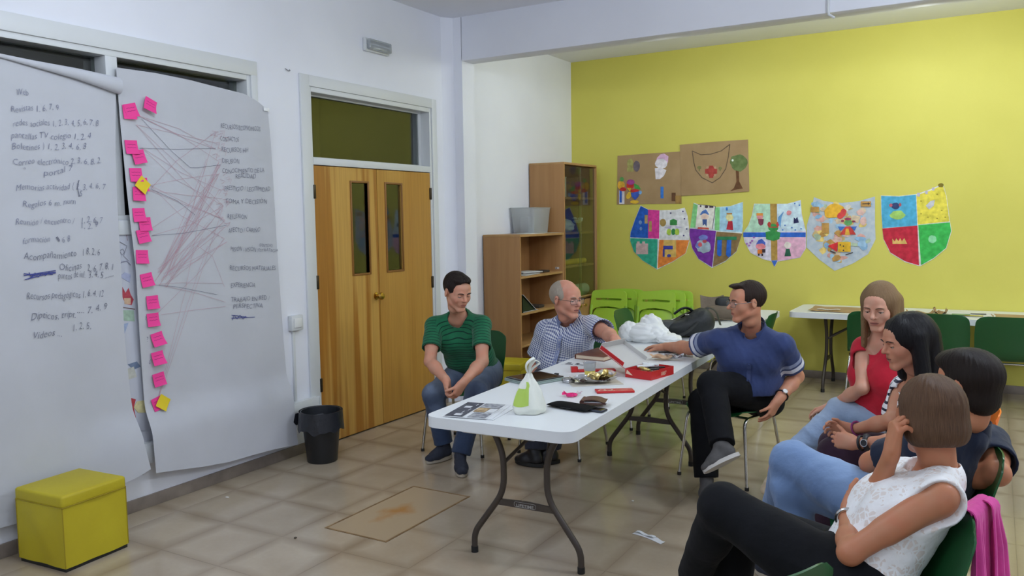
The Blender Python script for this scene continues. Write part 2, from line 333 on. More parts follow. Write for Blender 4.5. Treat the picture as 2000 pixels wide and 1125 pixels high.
build('housing', MB().box(XL, 4.975, 2.93, XL+.03, 5.265, 3.03, bev=.008), m_trim, t, off=(XL, 5.12, 2.98))
b = MB(); b.box(XL+.03, 4.985, 2.94, XL+.065, 5.255, 3.02, bev=.012, seg=3); build('cover', b, mat('clear_cover', (225, 232, 236), .15, trans=.6), t, off=(XL, 5.12, 2.98))
build('reflector_fin', MB().box(XL+.031, 4.99, 2.976, XL+.05, 5.25, 2.984), mat('chrome', (215, 218, 222), .12, metal=1), t, off=(XL, 5.12, 2.98))
for y in (5.07, 5.17): build('lamp_bulb', MB().tube([(XL+.045, y-.03, 2.96), (XL+.045, y+.03, 2.96)], .008, 10), m_trim, t, off=(XL, 5.12, 2.98))
p = onx(561, 138, XL); b = MB(); b.tube([p+(0.0, -.02, .012), p+(.012, -.012, .002), p+(.016, 0, -.004), p+(.012, .014, .0), p+(0.0, .022, .01)], .0025, 6)
tag(build('wire_hook', b, mat('grey_wire', (120, 120, 124), .5)), 'small curved wire hook on the white wall left of the door', 'hook')
b = MB(); b.tube([(-1.03, 6.106, ZC), (-1.03, 6.106, 3.03), (-1.025, 6.108, 3.0), (-.99, 6.12, 2.975)], .009, 8)
tag(build('cable_drop', b, m_trim), 'short white cable running down the face of the beam', 'cable')
# ================================================================== sheets of paper on the left wall
def paper(name, c, rough=.85):
    return mat(name, c, rough, noise=(3.5, 5, .3, .75), c2=tuple(int(v*.965) for v in c), bump=(9, .12))
m_paper = paper('white_roll_paper', (198, 200, 207)); m_ink = mat('blue_ballpoint', (120, 124, 150), .7); m_ink2 = mat('dark_marker', (98, 101, 122), .7)
m_redl = mat('red_pencil', (196, 156, 168), .8); m_scrib = mat('blue_scribble', (60, 68, 140), .7); m_green_l = mat('grey_pencil', (150, 150, 158), .8)
def wavy(y, z, a=.006): return a*(math.sin(3.1*y+1.7*z)+.7*math.sin(5.3*z-2.2*y+1)+.5*math.sin(11*y+4*z))
def yz(px, py, X=XL+.02): q = onx(px, py, X); return q[1], q[2]
def inter(P, t):
    """piecewise linear point at t in 0..1 by index length"""
    d = [0]
    for i in range(1, len(P)): d.append(d[-1]+math.dist(P[i], P[i-1]))
    s = t*d[-1]
    for i in range(1, len(P)):
        if s <= d[i] or i == len(P)-1: k = (s-d[i-1])/(d[i]-d[i-1]+1e-9); return (P[i-1][0]+(P[i][0]-P[i-1][0])*k, P[i-1][1]+(P[i][1]-P[i-1][1])*k)
def sheet(Lp, Rp, depth, curl, nu=40, nv=50, Tp=None, Bp=None):
    """sheet between a left and a right edge (pixel polylines, top to bottom); depth(y,z,u,v) is the distance from the wall; Tp/Bp shape the top and the bottom edge"""
    Lw = [yz(*p) for p in Lp]; Rw = [yz(*p) for p in Rp]; Tw = [yz(*p) for p in Tp] if Tp else None; Bw = [yz(*p) for p in Bp] if Bp else None
    def fn(u, v):
        a = inter(Lw, v); c = inter(Rw, v); y = a[0]+(c[0]-a[0])*u; z = a[1]+(c[1]-a[1])*u
        if Tw: q = inter(Tw, u); k = (1-v)**2; l = (Lw[0][0]+(Rw[0][0]-Lw[0][0])*u, Lw[0][1]+(Rw[0][1]-Lw[0][1])*u); y += (q[0]-l[0])*k; z += (q[1]-l[1])*k
        if Bw: q = inter(Bw, u); k = v**6; l = (Lw[-1][0]+(Rw[-1][0]-Lw[-1][0])*u, Lw[-1][1]+(Rw[-1][1]-Lw[-1][1])*u); y += (q[0]-l[0])*k; z += (q[1]-l[1])*k
        return (XL+depth(y, z, u, v), y, z)
    return MB().grid(fn, nu, nv, thick=.0012)
def over(z): t = min(1, max(0, (.62-z)/.20)); return .052*t*t*(3-2*t)
dL = lambda y, z, u, v: over(z)*min(1, max(0, (y-2.5)/.3))+.036+wavy(y, z)+.012*max(0, v-.6)**2*6+(.05*max(0, u-.85)*max(0, v-.7)*10)
dR = lambda y, z, u, v: over(z)+.034+wavy(y+.7, z*.8+.3)+.015*max(0, v-.7)**2*8+.006*math.sin(9*y)*v**3+.01*(max(0, .08-u)*12)*(v*(1-v)*4)
left = thing('paper_sheet', 'large hung paper sheet with a curled top corner and handwritten list', 'paper', (XL, 2.4, 1.3))
OL = (XL, 2.4, 1.3)
Lp = [(-230, 60), (-260, 600), (-300, 1120)]; Rp = [(221, 160), (222, 300), (229, 440), (240, 640), (252, 790), (262, 868), (271, 911)]
build('sheet', sheet(Lp, Rp, dL, 0, Tp=[(-230, 60), (0, 108), (110, 134), (221, 165)], Bp=[(-300, 1120), (0, 1028), (150, 985), (215, 946), (250, 925), (271, 911)]), m_paper, left, off=OL)
# the top corner has come away and rolls forward
A = [yz(*p) for p in ((-20, 103), (60, 121), (140, 138), (222, 158))]
def curl(u, v):
    a = inter(A, u); w = .012+.055*u**1.3; x = XL+.045+wavy(*a)
    ang = v*math.pi*1.15; r = w*.52
    px = r*math.sin(ang)+.004; dz = -r*(1-math.cos(ang))
    return (x+px+.01*u, a[0]-.10*u*v*(0.2+.8*v)*0+.0, a[1]+.012*u+dz*1.25)
build('curled_corner', MB().grid(curl, 24, 16, thick=.0012), m_paper, left, off=OL)
right = thing('paper_sheet', 'large hung paper sheet with pink sticky notes and crossing red lines', 'paper', (XL, 3.4, 1.3)); OR = (XL, 3.4, 1.3)
Lp2 = [(224, 132), (231, 250), (240, 370), (247, 440), (257, 520), (266, 640), (274, 740), (281, 840), (287, 920)]; Rp2 = [(520, 215), (525, 270), (534, 400), (542, 520), (551, 660), (560, 770), (568, 866)]
build('sheet', sheet(Lp2, Rp2, dR, 0, Tp=[(224, 132), (300, 143), (372, 157), (430, 172), (476, 184), (500, 198), (520, 215)], Bp=[(287, 920), (330, 914), (380, 908), (430, 899), (480, 884), (520, 874), (568, 866)]), m_paper, right, off=OR)
for px, py in ((516, 214),):
    y, z = yz(px, py); build('tape', MB().box(XL+.042+wavy(y+.7, z*.8+.3), y-.025, z-.012, XL+.044+wavy(y+.7, z*.8+.3), y+.025, z+.012, bev=.0005), mat('clear_tape', (232, 234, 238), .25), right, off=OR)
def xL(y, z): return XL+.036+wavy(y, z)
def xR(y, z): return XL+.034+wavy(y+.7, z*.8+.3)
def write(lines, par, off, xf, m, name, size, shear=.25, thin=-.014, lift=.007):
    """handwritten lines: (px, py, text, pixel width, rise in pixels)"""
    for ln in lines:
        b = MB(); px, py, s, w = ln[:4]; dy = ln[4] if len(ln) > 4 else 0
        v, f = text2d(s, 1.0, shear, thin)
        if not v: continue
        W_ = max(p[0] for p in v); p0 = yz(px, py); p1 = yz(px+w, py+dy); L = math.dist(p0, p1); e = ((p1[0]-p0[0])/L, (p1[1]-p0[1])/L); n = (-e[1], e[0])
        sx = L/W_; sy = (ln[5] if len(ln) > 5 else size)
        out = []
        for k, (x, y) in enumerate(v):
            jx = .02*math.sin(x*7+py); jy = .10*math.sin(x*1.9+py*.3)
            a = (x+jx)*sx; c = (y+jy)*sy
            Y = p0[0]+e[0]*a+n[0]*c; Z = p0[1]+e[1]*a+n[1]*c; out.append((xf(Y, Z)+lift, Y, Z))
        b.add(out, f); build(name, b, m, par, 0, off=off)
def strokes(P, par, off, xf, m, name, w=.0016, lift=.007):
    """pen strokes as flat ribbons; P lists of pixel polylines"""
    b = MB()
    for line in P:
        q = [yz(*p) for p in line]; pts = []
        for i in range(len(q)-1):
            n = max(2, int(math.dist(q[i], q[i+1])/.06))
            pts += [(q[i][0]+(q[i+1][0]-q[i][0])*k/n, q[i][1]+(q[i+1][1]-q[i][1])*k/n) for k in range(n)]
        pts.append(q[-1]); vs = []; fs = []
        for i, p in enumerate(pts):
            a = pts[max(0, i-1)]; c = pts[min(len(pts)-1, i+1)]; l = math.dist(a, c)+1e-9; n = (-(c[1]-a[1])/l*w/2, (c[0]-a[0])/l*w/2)
            for s in (1, -1): Y, Z = p[0]+s*n[0], p[1]+s*n[1]; vs.append((xf(Y, Z)+lift, Y, Z))
        fs = [(2*i, 2*i+1, 2*i+3, 2*i+2) for i in range(len(pts)-1)]; b.add(vs, fs)
    return build(name, b, m, par, 0, off=off)
write([(28, 188, 'Web', 24, -1), (16, 219, 'Revistas 1, 6, 7, 9', 96, -3), (20, 247, 'redes sociales 1, 2, 3, 4, 5, 6, 7, 8', 168, -2), (16, 271, 'pantallas TV colegio 1, 2, 4', 158, 1),
       (18, 293, 'Boletines ) 1, 2, 3, 4, 6, 8', 148, -2), (20, 322, 'Correo electrónico 2, 3, 6, 8, 2,', 174, -2), (40, 341, '"', 8, 0), (82, 344, 'portal 7', 60, -9), (26, 372, 'Memorias actividad { 2, 3, 4, 6, 7', 178, -3), (152, 384, '5', 8, 0),
       (40, 405, 'Regalos 6 m. num', 106, -6), (26, 440, 'Reunión / encuentro /', 118, -4), (155, 436, '1, 2, 6, 7', 44, -2), (154, 447, '1, 2, 9', 36, -3), (40, 476, 'formación', 54, -5), (117, 473, '6 8', 18, -3)], left, OL, xL, m_green_l if False else m_ink, 'handwriting', .045)
write([(42, 508, 'Acompañamiento', 104, -6), (156, 499, '1 8, 2, 6', 36, -2), (110, 529, 'Oficinas', 46, -3), (108, 546, 'puntos de inf.', 54, -5), (166, 530, '2, 6, 7, 8, 1', 52, -4), (168, 543, '3, 4, 5 .......', 50, -2), (46, 586, 'Recursos pedagógicos 1, 6, 4, 12', 152, -8),
       (54, 624, 'Dípticos, trípt.', 88, -4), (144, 613, '.... 7, 4, 9', 62, -8), (57, 660, 'Vídeos ...', 58, -4), (134, 647, '1, 2, 5,', 38, -7)], left, OL, xL, m_ink2, 'handwriting', .052)
strokes([[(42, 534), (60, 537), (104, 531)], [(42, 538), (104, 528)], [(50, 545), (72, 533), (98, 536)], [(44, 546), (90, 534), (104, 533)], [(52, 532), (56, 541), (64, 533), (70, 541), (78, 532), (84, 538), (92, 530)]], left, OL, xL, m_scrib, 'crossing_out', .0045)
strokes([[(106, 463), (112, 472)], [(108, 462), (113, 470)], [(152, 352), (149, 366), (153, 384)]], left, OL, xL, m_ink2, 'pen_mark', .004)
write([(428, 251, 'RECURSOS ECONÓMICOS', 76, 6), (427, 276, 'CONTACTOS', 36, 1), (429, 297, 'RECURSOS HH', 52, 1), (430, 319, 'DIFUSIÓN', 34, 1), (430, 339, 'CONOCIMIENTO DE LA', 82, -2), (456, 348, 'REALIDAD', 40, 0), (434, 372, 'PRESTIGIO / LEGITIMIDAD', 90, 2), (436, 398, 'TOMA Y DECISIÓN', 82, 0), (440, 427, 'REFLEXIÓN', 40, 0),
       (442, 454, 'AFECTO / CARIÑO', 64, -1), (446, 490, 'MISIÓN / VISIÓN /', 56, 2), (504, 482, 'IDENTIDAD', 26, 1, .03), (502, 491, 'ESTRATEGIA', 38, 1, .03), (444, 528, 'RECURSOS MATERIALES', 92, 0), (446, 561, 'EXPERIENCIA', 50, 0), (446, 590, 'TRABAJO EN RED /', 78, -5), (450, 602, 'PERSPECTIVA', 60, -1)], right, OR, xR, m_ink2, 'handwriting', .042, .1)
strokes([[(447, 615), (478, 619)], [(447, 621), (494, 619)], [(449, 625), (452, 615), (458, 623), (464, 615), (470, 623), (476, 617)]], right, OR, xR, m_scrib, 'crossing_out', .004)
src = [(266, 226), (262, 244), (272, 288), (276, 308), (288, 362), (286, 372), (290, 446), (290, 460), (296, 550), (298, 556), (300, 540), (304, 610), (300, 790)]
dst = [(414, 244), (418, 258), (420, 280), (418, 292), (424, 316), (426, 322), (424, 340), (428, 372), (430, 388), (432, 402), (436, 430), (440, 440), (434, 466), (440, 472)]
lines = []; rr = random.Random(3)
for k in range(46):
    s = src[rr.randrange(len(src))] if k > 6 else src[k % 3]; d = dst[rr.randrange(len(dst))]
    if k > 16: s = (rr.uniform(298, 330), rr.uniform(520, 562)) if rr.random() < .75 else s
    if k > 30: d = (rr.uniform(390, 428), rr.uniform(300, 470))
    md = ((s[0]+d[0])/2+rr.uniform(-14, 14), (s[1]+d[1])/2+rr.uniform(-10, 10)); lines.append([s, md, d])
for k in range(40): x, y = rr.uniform(405, 436), rr.uniform(240, 470); x += (y-240)*.03; lines.append([(x, y), (x+rr.uniform(4, 14), y+rr.uniform(-5, 5)), (x+rr.uniform(0, 8), y+rr.uniform(4, 10))])
lines += [[(300, 790), (330, 690), (400, 480)], [(304, 555), (350, 552), (430, 553)], [(304, 556), (380, 572), (436, 590)], [(310, 614), (370, 606), (436, 598)], [(380, 480), (410, 500), (434, 560)]]
o = strokes(lines, right, OR, xR, m_redl, 'marker_lines', .0016, .006); o['kind'] = 'stuff'
for P_ in ([(268, 290), (340, 292), (418, 290)], [(272, 232), (330, 296), (366, 328), (380, 328), (428, 322)], [(290, 460), (350, 456), (438, 440)], [(290, 370), (340, 392), (375, 420)], [(296, 556), (340, 560), (420, 575)]): strokes([P_], right, OR, xR, m_ink2, 'pencil_line', .0018, .0065)
for s, x, y in (('9', 271, 592), ('2', 280, 666), ('10', 283, 712), ('11', 284, 756), ('12', 287, 800), ('8', 276, 628), ('5', 246, 382), ('6', 250, 443)):
    write([(x-3, y, s, 7 if len(s) < 2 else 10, 0)], right, OR, xR, m_ink2, 'handwriting', .04)

# sticky notes on the right sheet: each one a thing
m_pink = mat('pink_note', (242, 62, 150), .7); m_pink2 = mat('pink_note_back', (250, 130, 180), .7); m_ynote = mat('yellow_note', (232, 206, 40), .7)
NOTES = [((233, 203, 27, 34, -2, 0), 'pink sticky note at the top, half under another pink note'), ((238, 202, 24, 29, -14, 1), 'pink sticky note at the top lying over another pink note'),
 ((272, 196, 27, 21, 22, 3), 'bent pink sticky note, the rightmost one at the top'), ((239, 275, 22, 26, -2, 0), 'pink sticky note, upper of the second pair down'), ((252, 294, 23, 26, -12, 1), 'pink sticky note, lower of the second pair down'),
 ((247, 329, 22, 26, -2, 0), 'pink sticky note just above the upper yellow note'), ((258, 349, 22, 25, -4, 1), 'pink sticky note almost hidden behind the upper yellow note'), ((250, 367, 25, 25, 3, 2), 'pink sticky note just below the upper yellow note'),
 ((252, 345, 34, 34, 42, 4), 'yellow sticky note turned on its corner, the upper of two'), ((252, 407, 22, 26, -2, 0), 'pink sticky note, topmost of the cluster of three'), ((263, 425, 23, 26, -3, 1), 'pink sticky note, middle of the cluster of three'), ((257, 448, 27, 26, -10, 2), 'pink sticky note, lowest of the cluster of three'),
 ((257, 488, 24, 27, 3, 0), 'single pink sticky note right below the cluster of three'), ((267, 533, 24, 27, -8, 0), 'pink sticky note where many red lines start'), ((279, 577, 23, 26, 0, 0), 'pink sticky note, fifth from the bottom'), ((281, 611, 22, 26, -1, 0), 'pink sticky note with a red arrow pointing at it, fourth from the bottom'),
 ((289, 648, 24, 27, -10, 0), 'pink sticky note with bent corners, third of the last five'), ((289, 685, 24, 27, -6, 0), 'pink sticky note with bent corners, between its like, second above the lower yellow note'), ((291, 726, 25, 28, -7, 0), 'pink sticky note directly above the lower yellow note'),
 ((291, 773, 22, 27, -14, 0), 'pink sticky note half hidden behind the lower yellow note'), ((297, 770, 25, 30, 36, 3), 'yellow sticky note turned on its corner, the lower of two')]
for k, ((px, py, w, h, rot, lay), lab) in enumerate(NOTES):
    cy, cz_ = yz(px+w/2, py+h/2); a = yz(px, py+h/2); c = yz(px+w, py+h/2); hh = .076; yel = lab.startswith('yellow')
    ww = .076; R = math.radians(-rot); x0 = xR(cy, cz_)+(.016 if 'lower' in lab or 'half hidden' in lab else .012)+lay*.0022; bend = .012+.006*rr.random() if 'bent' not in lab else .03
    def fn(u, v):
        s, t = (u-.5)*ww, (.5-v)*hh; Y = cy+s*math.cos(R)-t*math.sin(R); Z = cz_+s*math.sin(R)+t*math.cos(R)
        return (x0+bend*v*v*(.5+.5*u)+wavy(Y+.7, Z*.8+.3)*0, Y, Z)
    nt = thing('sticky_note', lab, 'note', (x0, cy, cz_), group='sticky notes on the right sheet'); build('note_leaf', MB().grid(fn, 5, 5, thick=.0008), m_ynote if yel else m_pink, nt, off=(x0, cy, cz_))
    if not yel:
        sb = MB()
        for q in range(2):
            def f2(u, v): p = fn(.15+.7*u, .3+.22*q+.03*v+.04*math.sin(u*17+k)*.5); return (p[0]+.0014, p[1], p[2])
            sb.grid(f2, 8, 1)
        build('handwriting', sb, mat('note_ink', (168, 34, 110), .7), nt, 0, off=(x0, cy, cz_))
# children's drawing hanging between and behind the two sheets
poster = thing('drawing_poster', 'pale childrens drawing partly hidden between the two large sheets', 'poster', (XL, 2.95, 1.0)); OP = (XL, 2.95, 1.0)
def pp(x, y, d): a, c = yz(x, y, XL+.01); return (XL+d, a, c)
def flat(pts, d0, d1): return MB().prism([yz(*p, XL+.01) for p in pts], d0, d1, fn=lambda a, c, h: (XL+h, a, c))
build('sheet', flat([(190, 428), (300, 432), (330, 838), (215, 846)], .004, .0055), mat('drawing_paper', (205, 208, 218), .85), poster, 0, off=OP)
def sk(pts, w, c): strokes([pts], poster, OP, lambda y, z: XL+.0092, mat('crayon_%d_%d_%d' % c, c, .8), 'crayon_line', w, 0)
for kk, (pts, c) in enumerate((([(240, 560), (246, 572), (252, 562), (256, 575), (262, 585), (258, 596), (246, 594), (240, 580)], (176, 60, 72)), ([(243, 582), (256, 582), (256, 594), (244, 594)], (204, 172, 140)), ([(240, 606), (262, 606), (264, 628), (240, 626)], (160, 186, 164)), ([(240, 634), (252, 630), (244, 652), (238, 646)], (150, 166, 196)),
               ([(250, 712), (268, 706), (276, 716), (262, 722)], (108, 124, 150)), ([(246, 722), (262, 716), (268, 736), (250, 742)], (186, 186, 176)), ([(250, 776), (266, 780), (262, 796), (266, 816), (252, 820)], (176, 52, 60)), ([(251, 784), (256, 785), (258, 806), (252, 812)], (214, 180, 70)), ([(268, 784), (284, 782), (285, 806), (270, 806), (262, 796)], (216, 206, 150)),
               ([(234, 540), (244, 532), (256, 536), (254, 552)], (164, 170, 196)))):
    build('coloured_patch', flat(pts, .0058, .0062+.0002*kk), mat('wash_%d_%d_%d' % c, c, .85, noise=(40, 3, .3, .7), c2=tuple(min(255, v+25) for v in c)), poster, 0, off=OP)
sk([(232, 470), (250, 480), (244, 500), (254, 510)], .003, (140, 140, 150)); sk([(234, 520), (240, 512), (250, 510), (258, 518)], .004, (140, 140, 160)); sk([(240, 600), (266, 604)], .004, (120, 90, 80)); sk([(232, 455), (246, 446), (252, 470)], .003, (170, 140, 150)); sk([(236, 490), (242, 486), (246, 492), (241, 498), (236, 490)], .003, (150, 150, 160))

# ================================================================== art on the yellow wall
def z6(x, y): return (1180+x/4.019, 260+y/4.018)
def z7(x, y): return (1430+x/4.444, 350+y/4.442)
def paint(c, c2=None): c2 = c2 or tuple(min(255, int(v*1.14+10)) for v in c); return mat('paint_%d_%d_%d' % c, c, .8, noise=(22, 4, .32, .68), c2=c2)
class Art:
    def __init__(s, name, label, cat, outline, zf, base, group=None, curve=.0):
        s.zf = zf; c = np.mean([s.w(*p) for p in outline], axis=0); s.o = (c[0], YB, c[1]); s.t = thing(name, label, cat, s.o, group=group); s.n = 0
        s.lay('paper', [outline], base, 0.003, .0045)
    def w(s, x, y): q = ony(*s.zf(x, y), YB-.004); return q[0], q[2]
    def lay(s, name, polys, m, d0=None, d1=None):
        if d0 is None: s.n += 1; d0 = .0046+.0004*s.n; d1 = d0+.0003
        b = MB()
        for q, P in enumerate(polys): b.prism([s.w(*p) for p in P], -d0, -d1-.00012*(q % 8), fn=lambda a, c, h: (a, YB+h, c))
        return build(name, b, m, s.t, 0, off=s.o)
def blob(cx, cy, rx, ry, n=14, j=.08, rot=0):
    r = random.Random(int(cx*7+cy)); out = []
    for k in range(n):
        a = 2*math.pi*k/n; q = 1+r.uniform(-j, j); x, y = rx*q*math.cos(a), ry*q*math.sin(a); out.append((cx+x*math.cos(rot)-y*math.sin(rot), cy+x*math.sin(rot)+y*math.cos(rot)))
    return out
def rect(x0, y0, x1, y1): return [(x0, y0), (x1, y0), (x1, y1), (x0, y1)]
def line(P, w):
    out = []
    for (a, c) in zip(P[:-1], P[1:]):
        l = math.dist(a, c)+1e-9; n = (-(c[1]-a[1])/l*w/2, (c[0]-a[0])/l*w/2); out.append([(a[0]+n[0], a[1]+n[1]), (c[0]+n[0], c[1]+n[1]), (c[0]-n[0], c[1]-n[1]), (a[0]-n[0], a[1]-n[1])])
    return out
kraft = mat('kraft_paper', (164, 134, 94), .8, noise=(5, 5, .3, .7), c2=(178, 148, 108), bump=(6, .25))
a = Art('kraft_poster', 'lower left brown paper poster with coloured cut-outs, partly under another', 'poster', [(105, 178), (350, 160), (600, 144), (608, 553), (350, 556), (100, 562)], z6, kraft, 'brown paper posters')
a.lay('cut_out', [blob(205, 240, 26, 40), rect(180, 270, 230, 302)], paint((150, 146, 84))); a.lay('cut_out', [blob(255, 258, 26, 42)], paint((98, 88, 96)))
a.lay('paper_hat', [[(402, 240), (415, 195), (440, 168), (470, 160), (505, 182), (502, 225), (490, 250), (450, 215)]], paint((206, 168, 196))); a.lay('paper_figure', [blob(450, 240, 48, 40), [(398, 275), (440, 270), (490, 290), (470, 335), (440, 360), (405, 362)]], paint((214, 208, 214)))
a.lay('paint_stroke', [rect(443, 420, 467, 512)], paint((50, 110, 190))); a.lay('cut_out', [rect(530, 468, 562, 534)], paint((92, 60, 34))); a.lay('paint_stroke', [rect(560, 490, 606, 552)], paint((150, 116, 60)))
a.lay('paper_shape', [rect(118, 450, 160, 556)], paint((210, 206, 210))); a.lay('paint_stroke', [rect(122, 450, 140, 545)], paint((40, 90, 180)))
a.lay('paper_shape', [blob(135, 410, 28, 36)], paint((212, 162, 50))); a.lay('paper_shape', [blob(140, 362, 16, 18)], paint((88, 150, 80))); a.lay('paper_shape', [blob(150, 440, 26, 16), blob(205, 410, 30, 28), blob(240, 452, 34, 14)], paint((186, 44, 40)))
a.lay('paper_shape', [blob(210, 385, 32, 20)], paint((150, 60, 130))); a.lay('paper_shape', [[(235, 395), (270, 410), (290, 440), (245, 436)]], paint((70, 160, 70))); a.lay('paper_shape', [blob(195, 490, 18, 28, rot=.4), blob(240, 540, 34, 14), [(180, 430), (215, 430), (205, 460)]], paint((218, 176, 50)))
a.lay('paper_shape', [[(210, 470), (285, 455), (270, 500), (245, 525), (220, 500)]], paint((52, 84, 176))); a.lay('paper_shape', [blob(285, 466, 12, 16)], paint((120, 170, 220)))
a = Art('kraft_poster', 'upper right brown paper poster with a drawn shield and a tree', 'poster', [(595, 92), (860, 68), (1130, 50), (1140, 458), (870, 478), (608, 493)], z6, kraft, 'brown paper posters'); a.t.location.y -= .004
a.lay('charcoal_line', line([(692, 140), (760, 170), (840, 165), (920, 140), (988, 88)], 7)+line([(692, 140), (705, 230), (720, 290), (770, 350), (850, 390), (910, 350), (955, 280), (975, 190), (988, 88)], 7), paint((96, 78, 58)))
a.lay('red_cross', [rect(826, 255, 858, 352), rect(793, 282, 888, 318), blob(842, 302, 40, 40, j=.02)], paint((160, 58, 50))); a.lay('cross_dot', [blob(812, 270, 9, 10), blob(872, 270, 9, 10), blob(812, 330, 9, 10), blob(872, 330, 9, 10)], paint((176, 140, 110)))
a.lay('small_flower', [blob(748, 270, 16, 14), rect(744, 275, 752, 300), blob(912, 276, 14, 12), rect(908, 280, 916, 298)], paint((112, 112, 66)))
a.lay('tree_trunk', [[(1034, 290), (1058, 290), (1062, 380), (1090, 435), (1050, 440), (990, 456), (1020, 430), (1040, 380)]], paint((96, 62, 34))); a.lay('tree_crown', [blob(1058, 232, 68, 68, 18, .1)], paint((98, 120, 66), (120, 138, 84))); a.lay('paper_spot', [blob(1010, 214, 8, 9)], paint((205, 215, 205)))

G = 'painted paper shields'
white = paint((214, 214, 216))
a = Art('paper_shield', 'paper shield with blue, magenta, white, teal and orange fields', 'poster', [(285, 567), (345, 598), (435, 605), (560, 602), (632, 585), (655, 650), (667, 740), (670, 850), (640, 945), (540, 1010), (415, 1071), (300, 1000), (232, 930), (203, 840), (206, 780), (240, 680)], z6, white, G)
a.lay('blue_field', [[(287, 572), (345, 600), (345, 824), (205, 818), (208, 780), (242, 682)]], paint((28, 84, 176))); a.lay('magenta_field', [[(345, 600), (434, 606), (431, 828), (345, 825)]], paint((206, 54, 140)))
a.lay('teal_field', [[(205, 824), (420, 832), (414, 1066), (302, 998), (235, 930), (207, 850)]], paint((46, 158, 128))); a.lay('orange_field', [[(434, 838), (668, 840), (638, 943), (540, 1006), (420, 1062)]], paint((228, 128, 52)))
a.lay('cut_out', [rect(318, 642, 342, 710), rect(352, 690, 374, 772)], paint((170, 140, 86))); a.lay('cut_out', [blob(285, 700, 12, 16), blob(290, 750, 10, 14)], paint((110, 140, 190))); a.lay('gold_coin', [blob(462, 702, 25, 30, j=.02)], paint((158, 130, 70)))
a.lay('creature_body', [blob(544, 775, 16, 26), [(518, 684), (545, 672), (574, 686), (572, 722), (518, 722)]], paint((52, 128, 62))); a.lay('creature_wing', [[(470, 742), (530, 728), (520, 750)], [(560, 728), (615, 738), (570, 752)]], paint((186, 178, 206))); a.lay('creature_leaf', [blob(510, 775, 18, 26), blob(574, 775, 18, 26)], paint((168, 196, 70)))
a.lay('paper_castle', [rect(252, 866, 346, 950), rect(258, 850, 280, 868), rect(300, 850, 322, 868)], paint((190, 164, 160))); a.lay('picture_card', [rect(468, 840, 566, 974)], paint((206, 170, 90))); a.lay('picture_patch', [rect(466, 884, 540, 912), blob(510, 962, 16, 12), rect(462, 912, 476, 970)], paint((52, 58, 150)))
a.lay('ink_star', [blob(x, y, 6, 6) for x, y in ((524, 628), (620, 614), (632, 672), (650, 752), (626, 804))], paint((60, 56, 110)))
a = Art('paper_shield', 'paper shield with green, pale blue, purple and brown fields', 'poster', [(702, 546), (780, 572), (880, 580), (990, 572), (1090, 538), (1090, 700), (1084, 780), (1040, 930), (950, 1010), (845, 1058), (740, 990), (690, 905), (668, 800), (674, 745)], z6, paint((206, 214, 214)), G)
a.lay('green_field', [[(702, 550), (735, 566), (720, 742), (676, 742)]], paint((126, 196, 126))); a.lay('green_strip', [[(872, 582), (908, 582), (905, 765), (868, 760)]], paint((126, 196, 126))); a.lay('blue_field', [[(908, 582), (990, 575), (1088, 545), (1086, 776), (905, 768)]], paint((158, 198, 222))); a.lay('purple_field', [[(672, 748), (878, 768), (848, 1052), (742, 986), (693, 903), (670, 800)]], paint((110, 42, 146)))
a.lay('brown_field', [[(882, 772), (1084, 788), (1038, 928), (950, 1004), (854, 1050)]], paint((132, 106, 66))); a.lay('picture_card', [[(736, 560), (874, 574), (850, 752), (716, 742)]], paint((220, 214, 204))); a.lay('card_frame', line([(736, 560), (874, 574), (850, 752)], 4)+[rect(752, 566, 764, 580), blob(804, 578, 14, 12), rect(826, 570, 858, 586)], paint((70, 56, 70)))
a.lay('pointed_hat', [[(752, 642), (770, 612), (800, 598), (826, 640)]], paint((74, 112, 176))); a.lay('figure_face', [blob(790, 655, 32, 26)], paint((226, 196, 180))); a.lay('figure_body', [[(772, 676), (808, 676), (804, 736), (790, 712), (776, 728)]], paint((60, 84, 140))); a.lay('red_carpet', [[(738, 738), (820, 742), (824, 756), (732, 752)]], paint((190, 74, 60)))
a.lay('paper_dress', [[(975, 690), (1008, 690), (1014, 760), (960, 756)]], paint((170, 36, 52))); a.lay('figure_head', [blob(986, 662, 28, 30)], paint((222, 210, 150))); a.lay('figure_crown', [rect(962, 626, 1006, 638)], paint((170, 120, 60))); a.lay('foil_mark', [blob(964, 594, 8, 12)], paint((40, 110, 190)))
a.lay('cut_out', [blob(780, 890, 58, 50, 16, .15)], paint((156, 172, 186))); a.lay('cut_out', [blob(780, 820, 36, 22), blob(740, 880, 22, 22)], paint((110, 120, 190))); a.lay('cut_out', [blob(755, 875, 16, 18), blob(790, 850, 18, 12)], paint((190, 80, 90)))
a.lay('banner_rail', [rect(884, 812, 1042, 838)], paint((40, 120, 76))); a.lay('blue_banner', [[(890, 838), (926, 838), (922, 960), (905, 968), (888, 955)], [(966, 838), (1000, 838), (996, 962), (976, 974), (958, 955)]], paint((32, 94, 190)))
a = Art('paper_shield', 'pastel paper shield with a brown upright band and a blue bar', 'poster', [(190, 212), (330, 213), (480, 212), (596, 180), (604, 300), (640, 450), (640, 600), (590, 680), (480, 700), (395, 715), (368, 762), (340, 712), (270, 695), (160, 640), (105, 540), (95, 465), (140, 400), (172, 310)], z7, paint((206, 200, 214)), G)
a.lay('green_field', [[(194, 215), (330, 215), (332, 458), (100, 458), (142, 402), (175, 312)]], paint((170, 206, 180))); a.lay('blue_field', [[(390, 215), (480, 214), (592, 186), (602, 302), (634, 448), (390, 456)]], paint((190, 210, 226))); a.lay('pink_field', [[(392, 505), (638, 505), (636, 598), (588, 676), (480, 696), (392, 708)]], paint((212, 164, 186)))
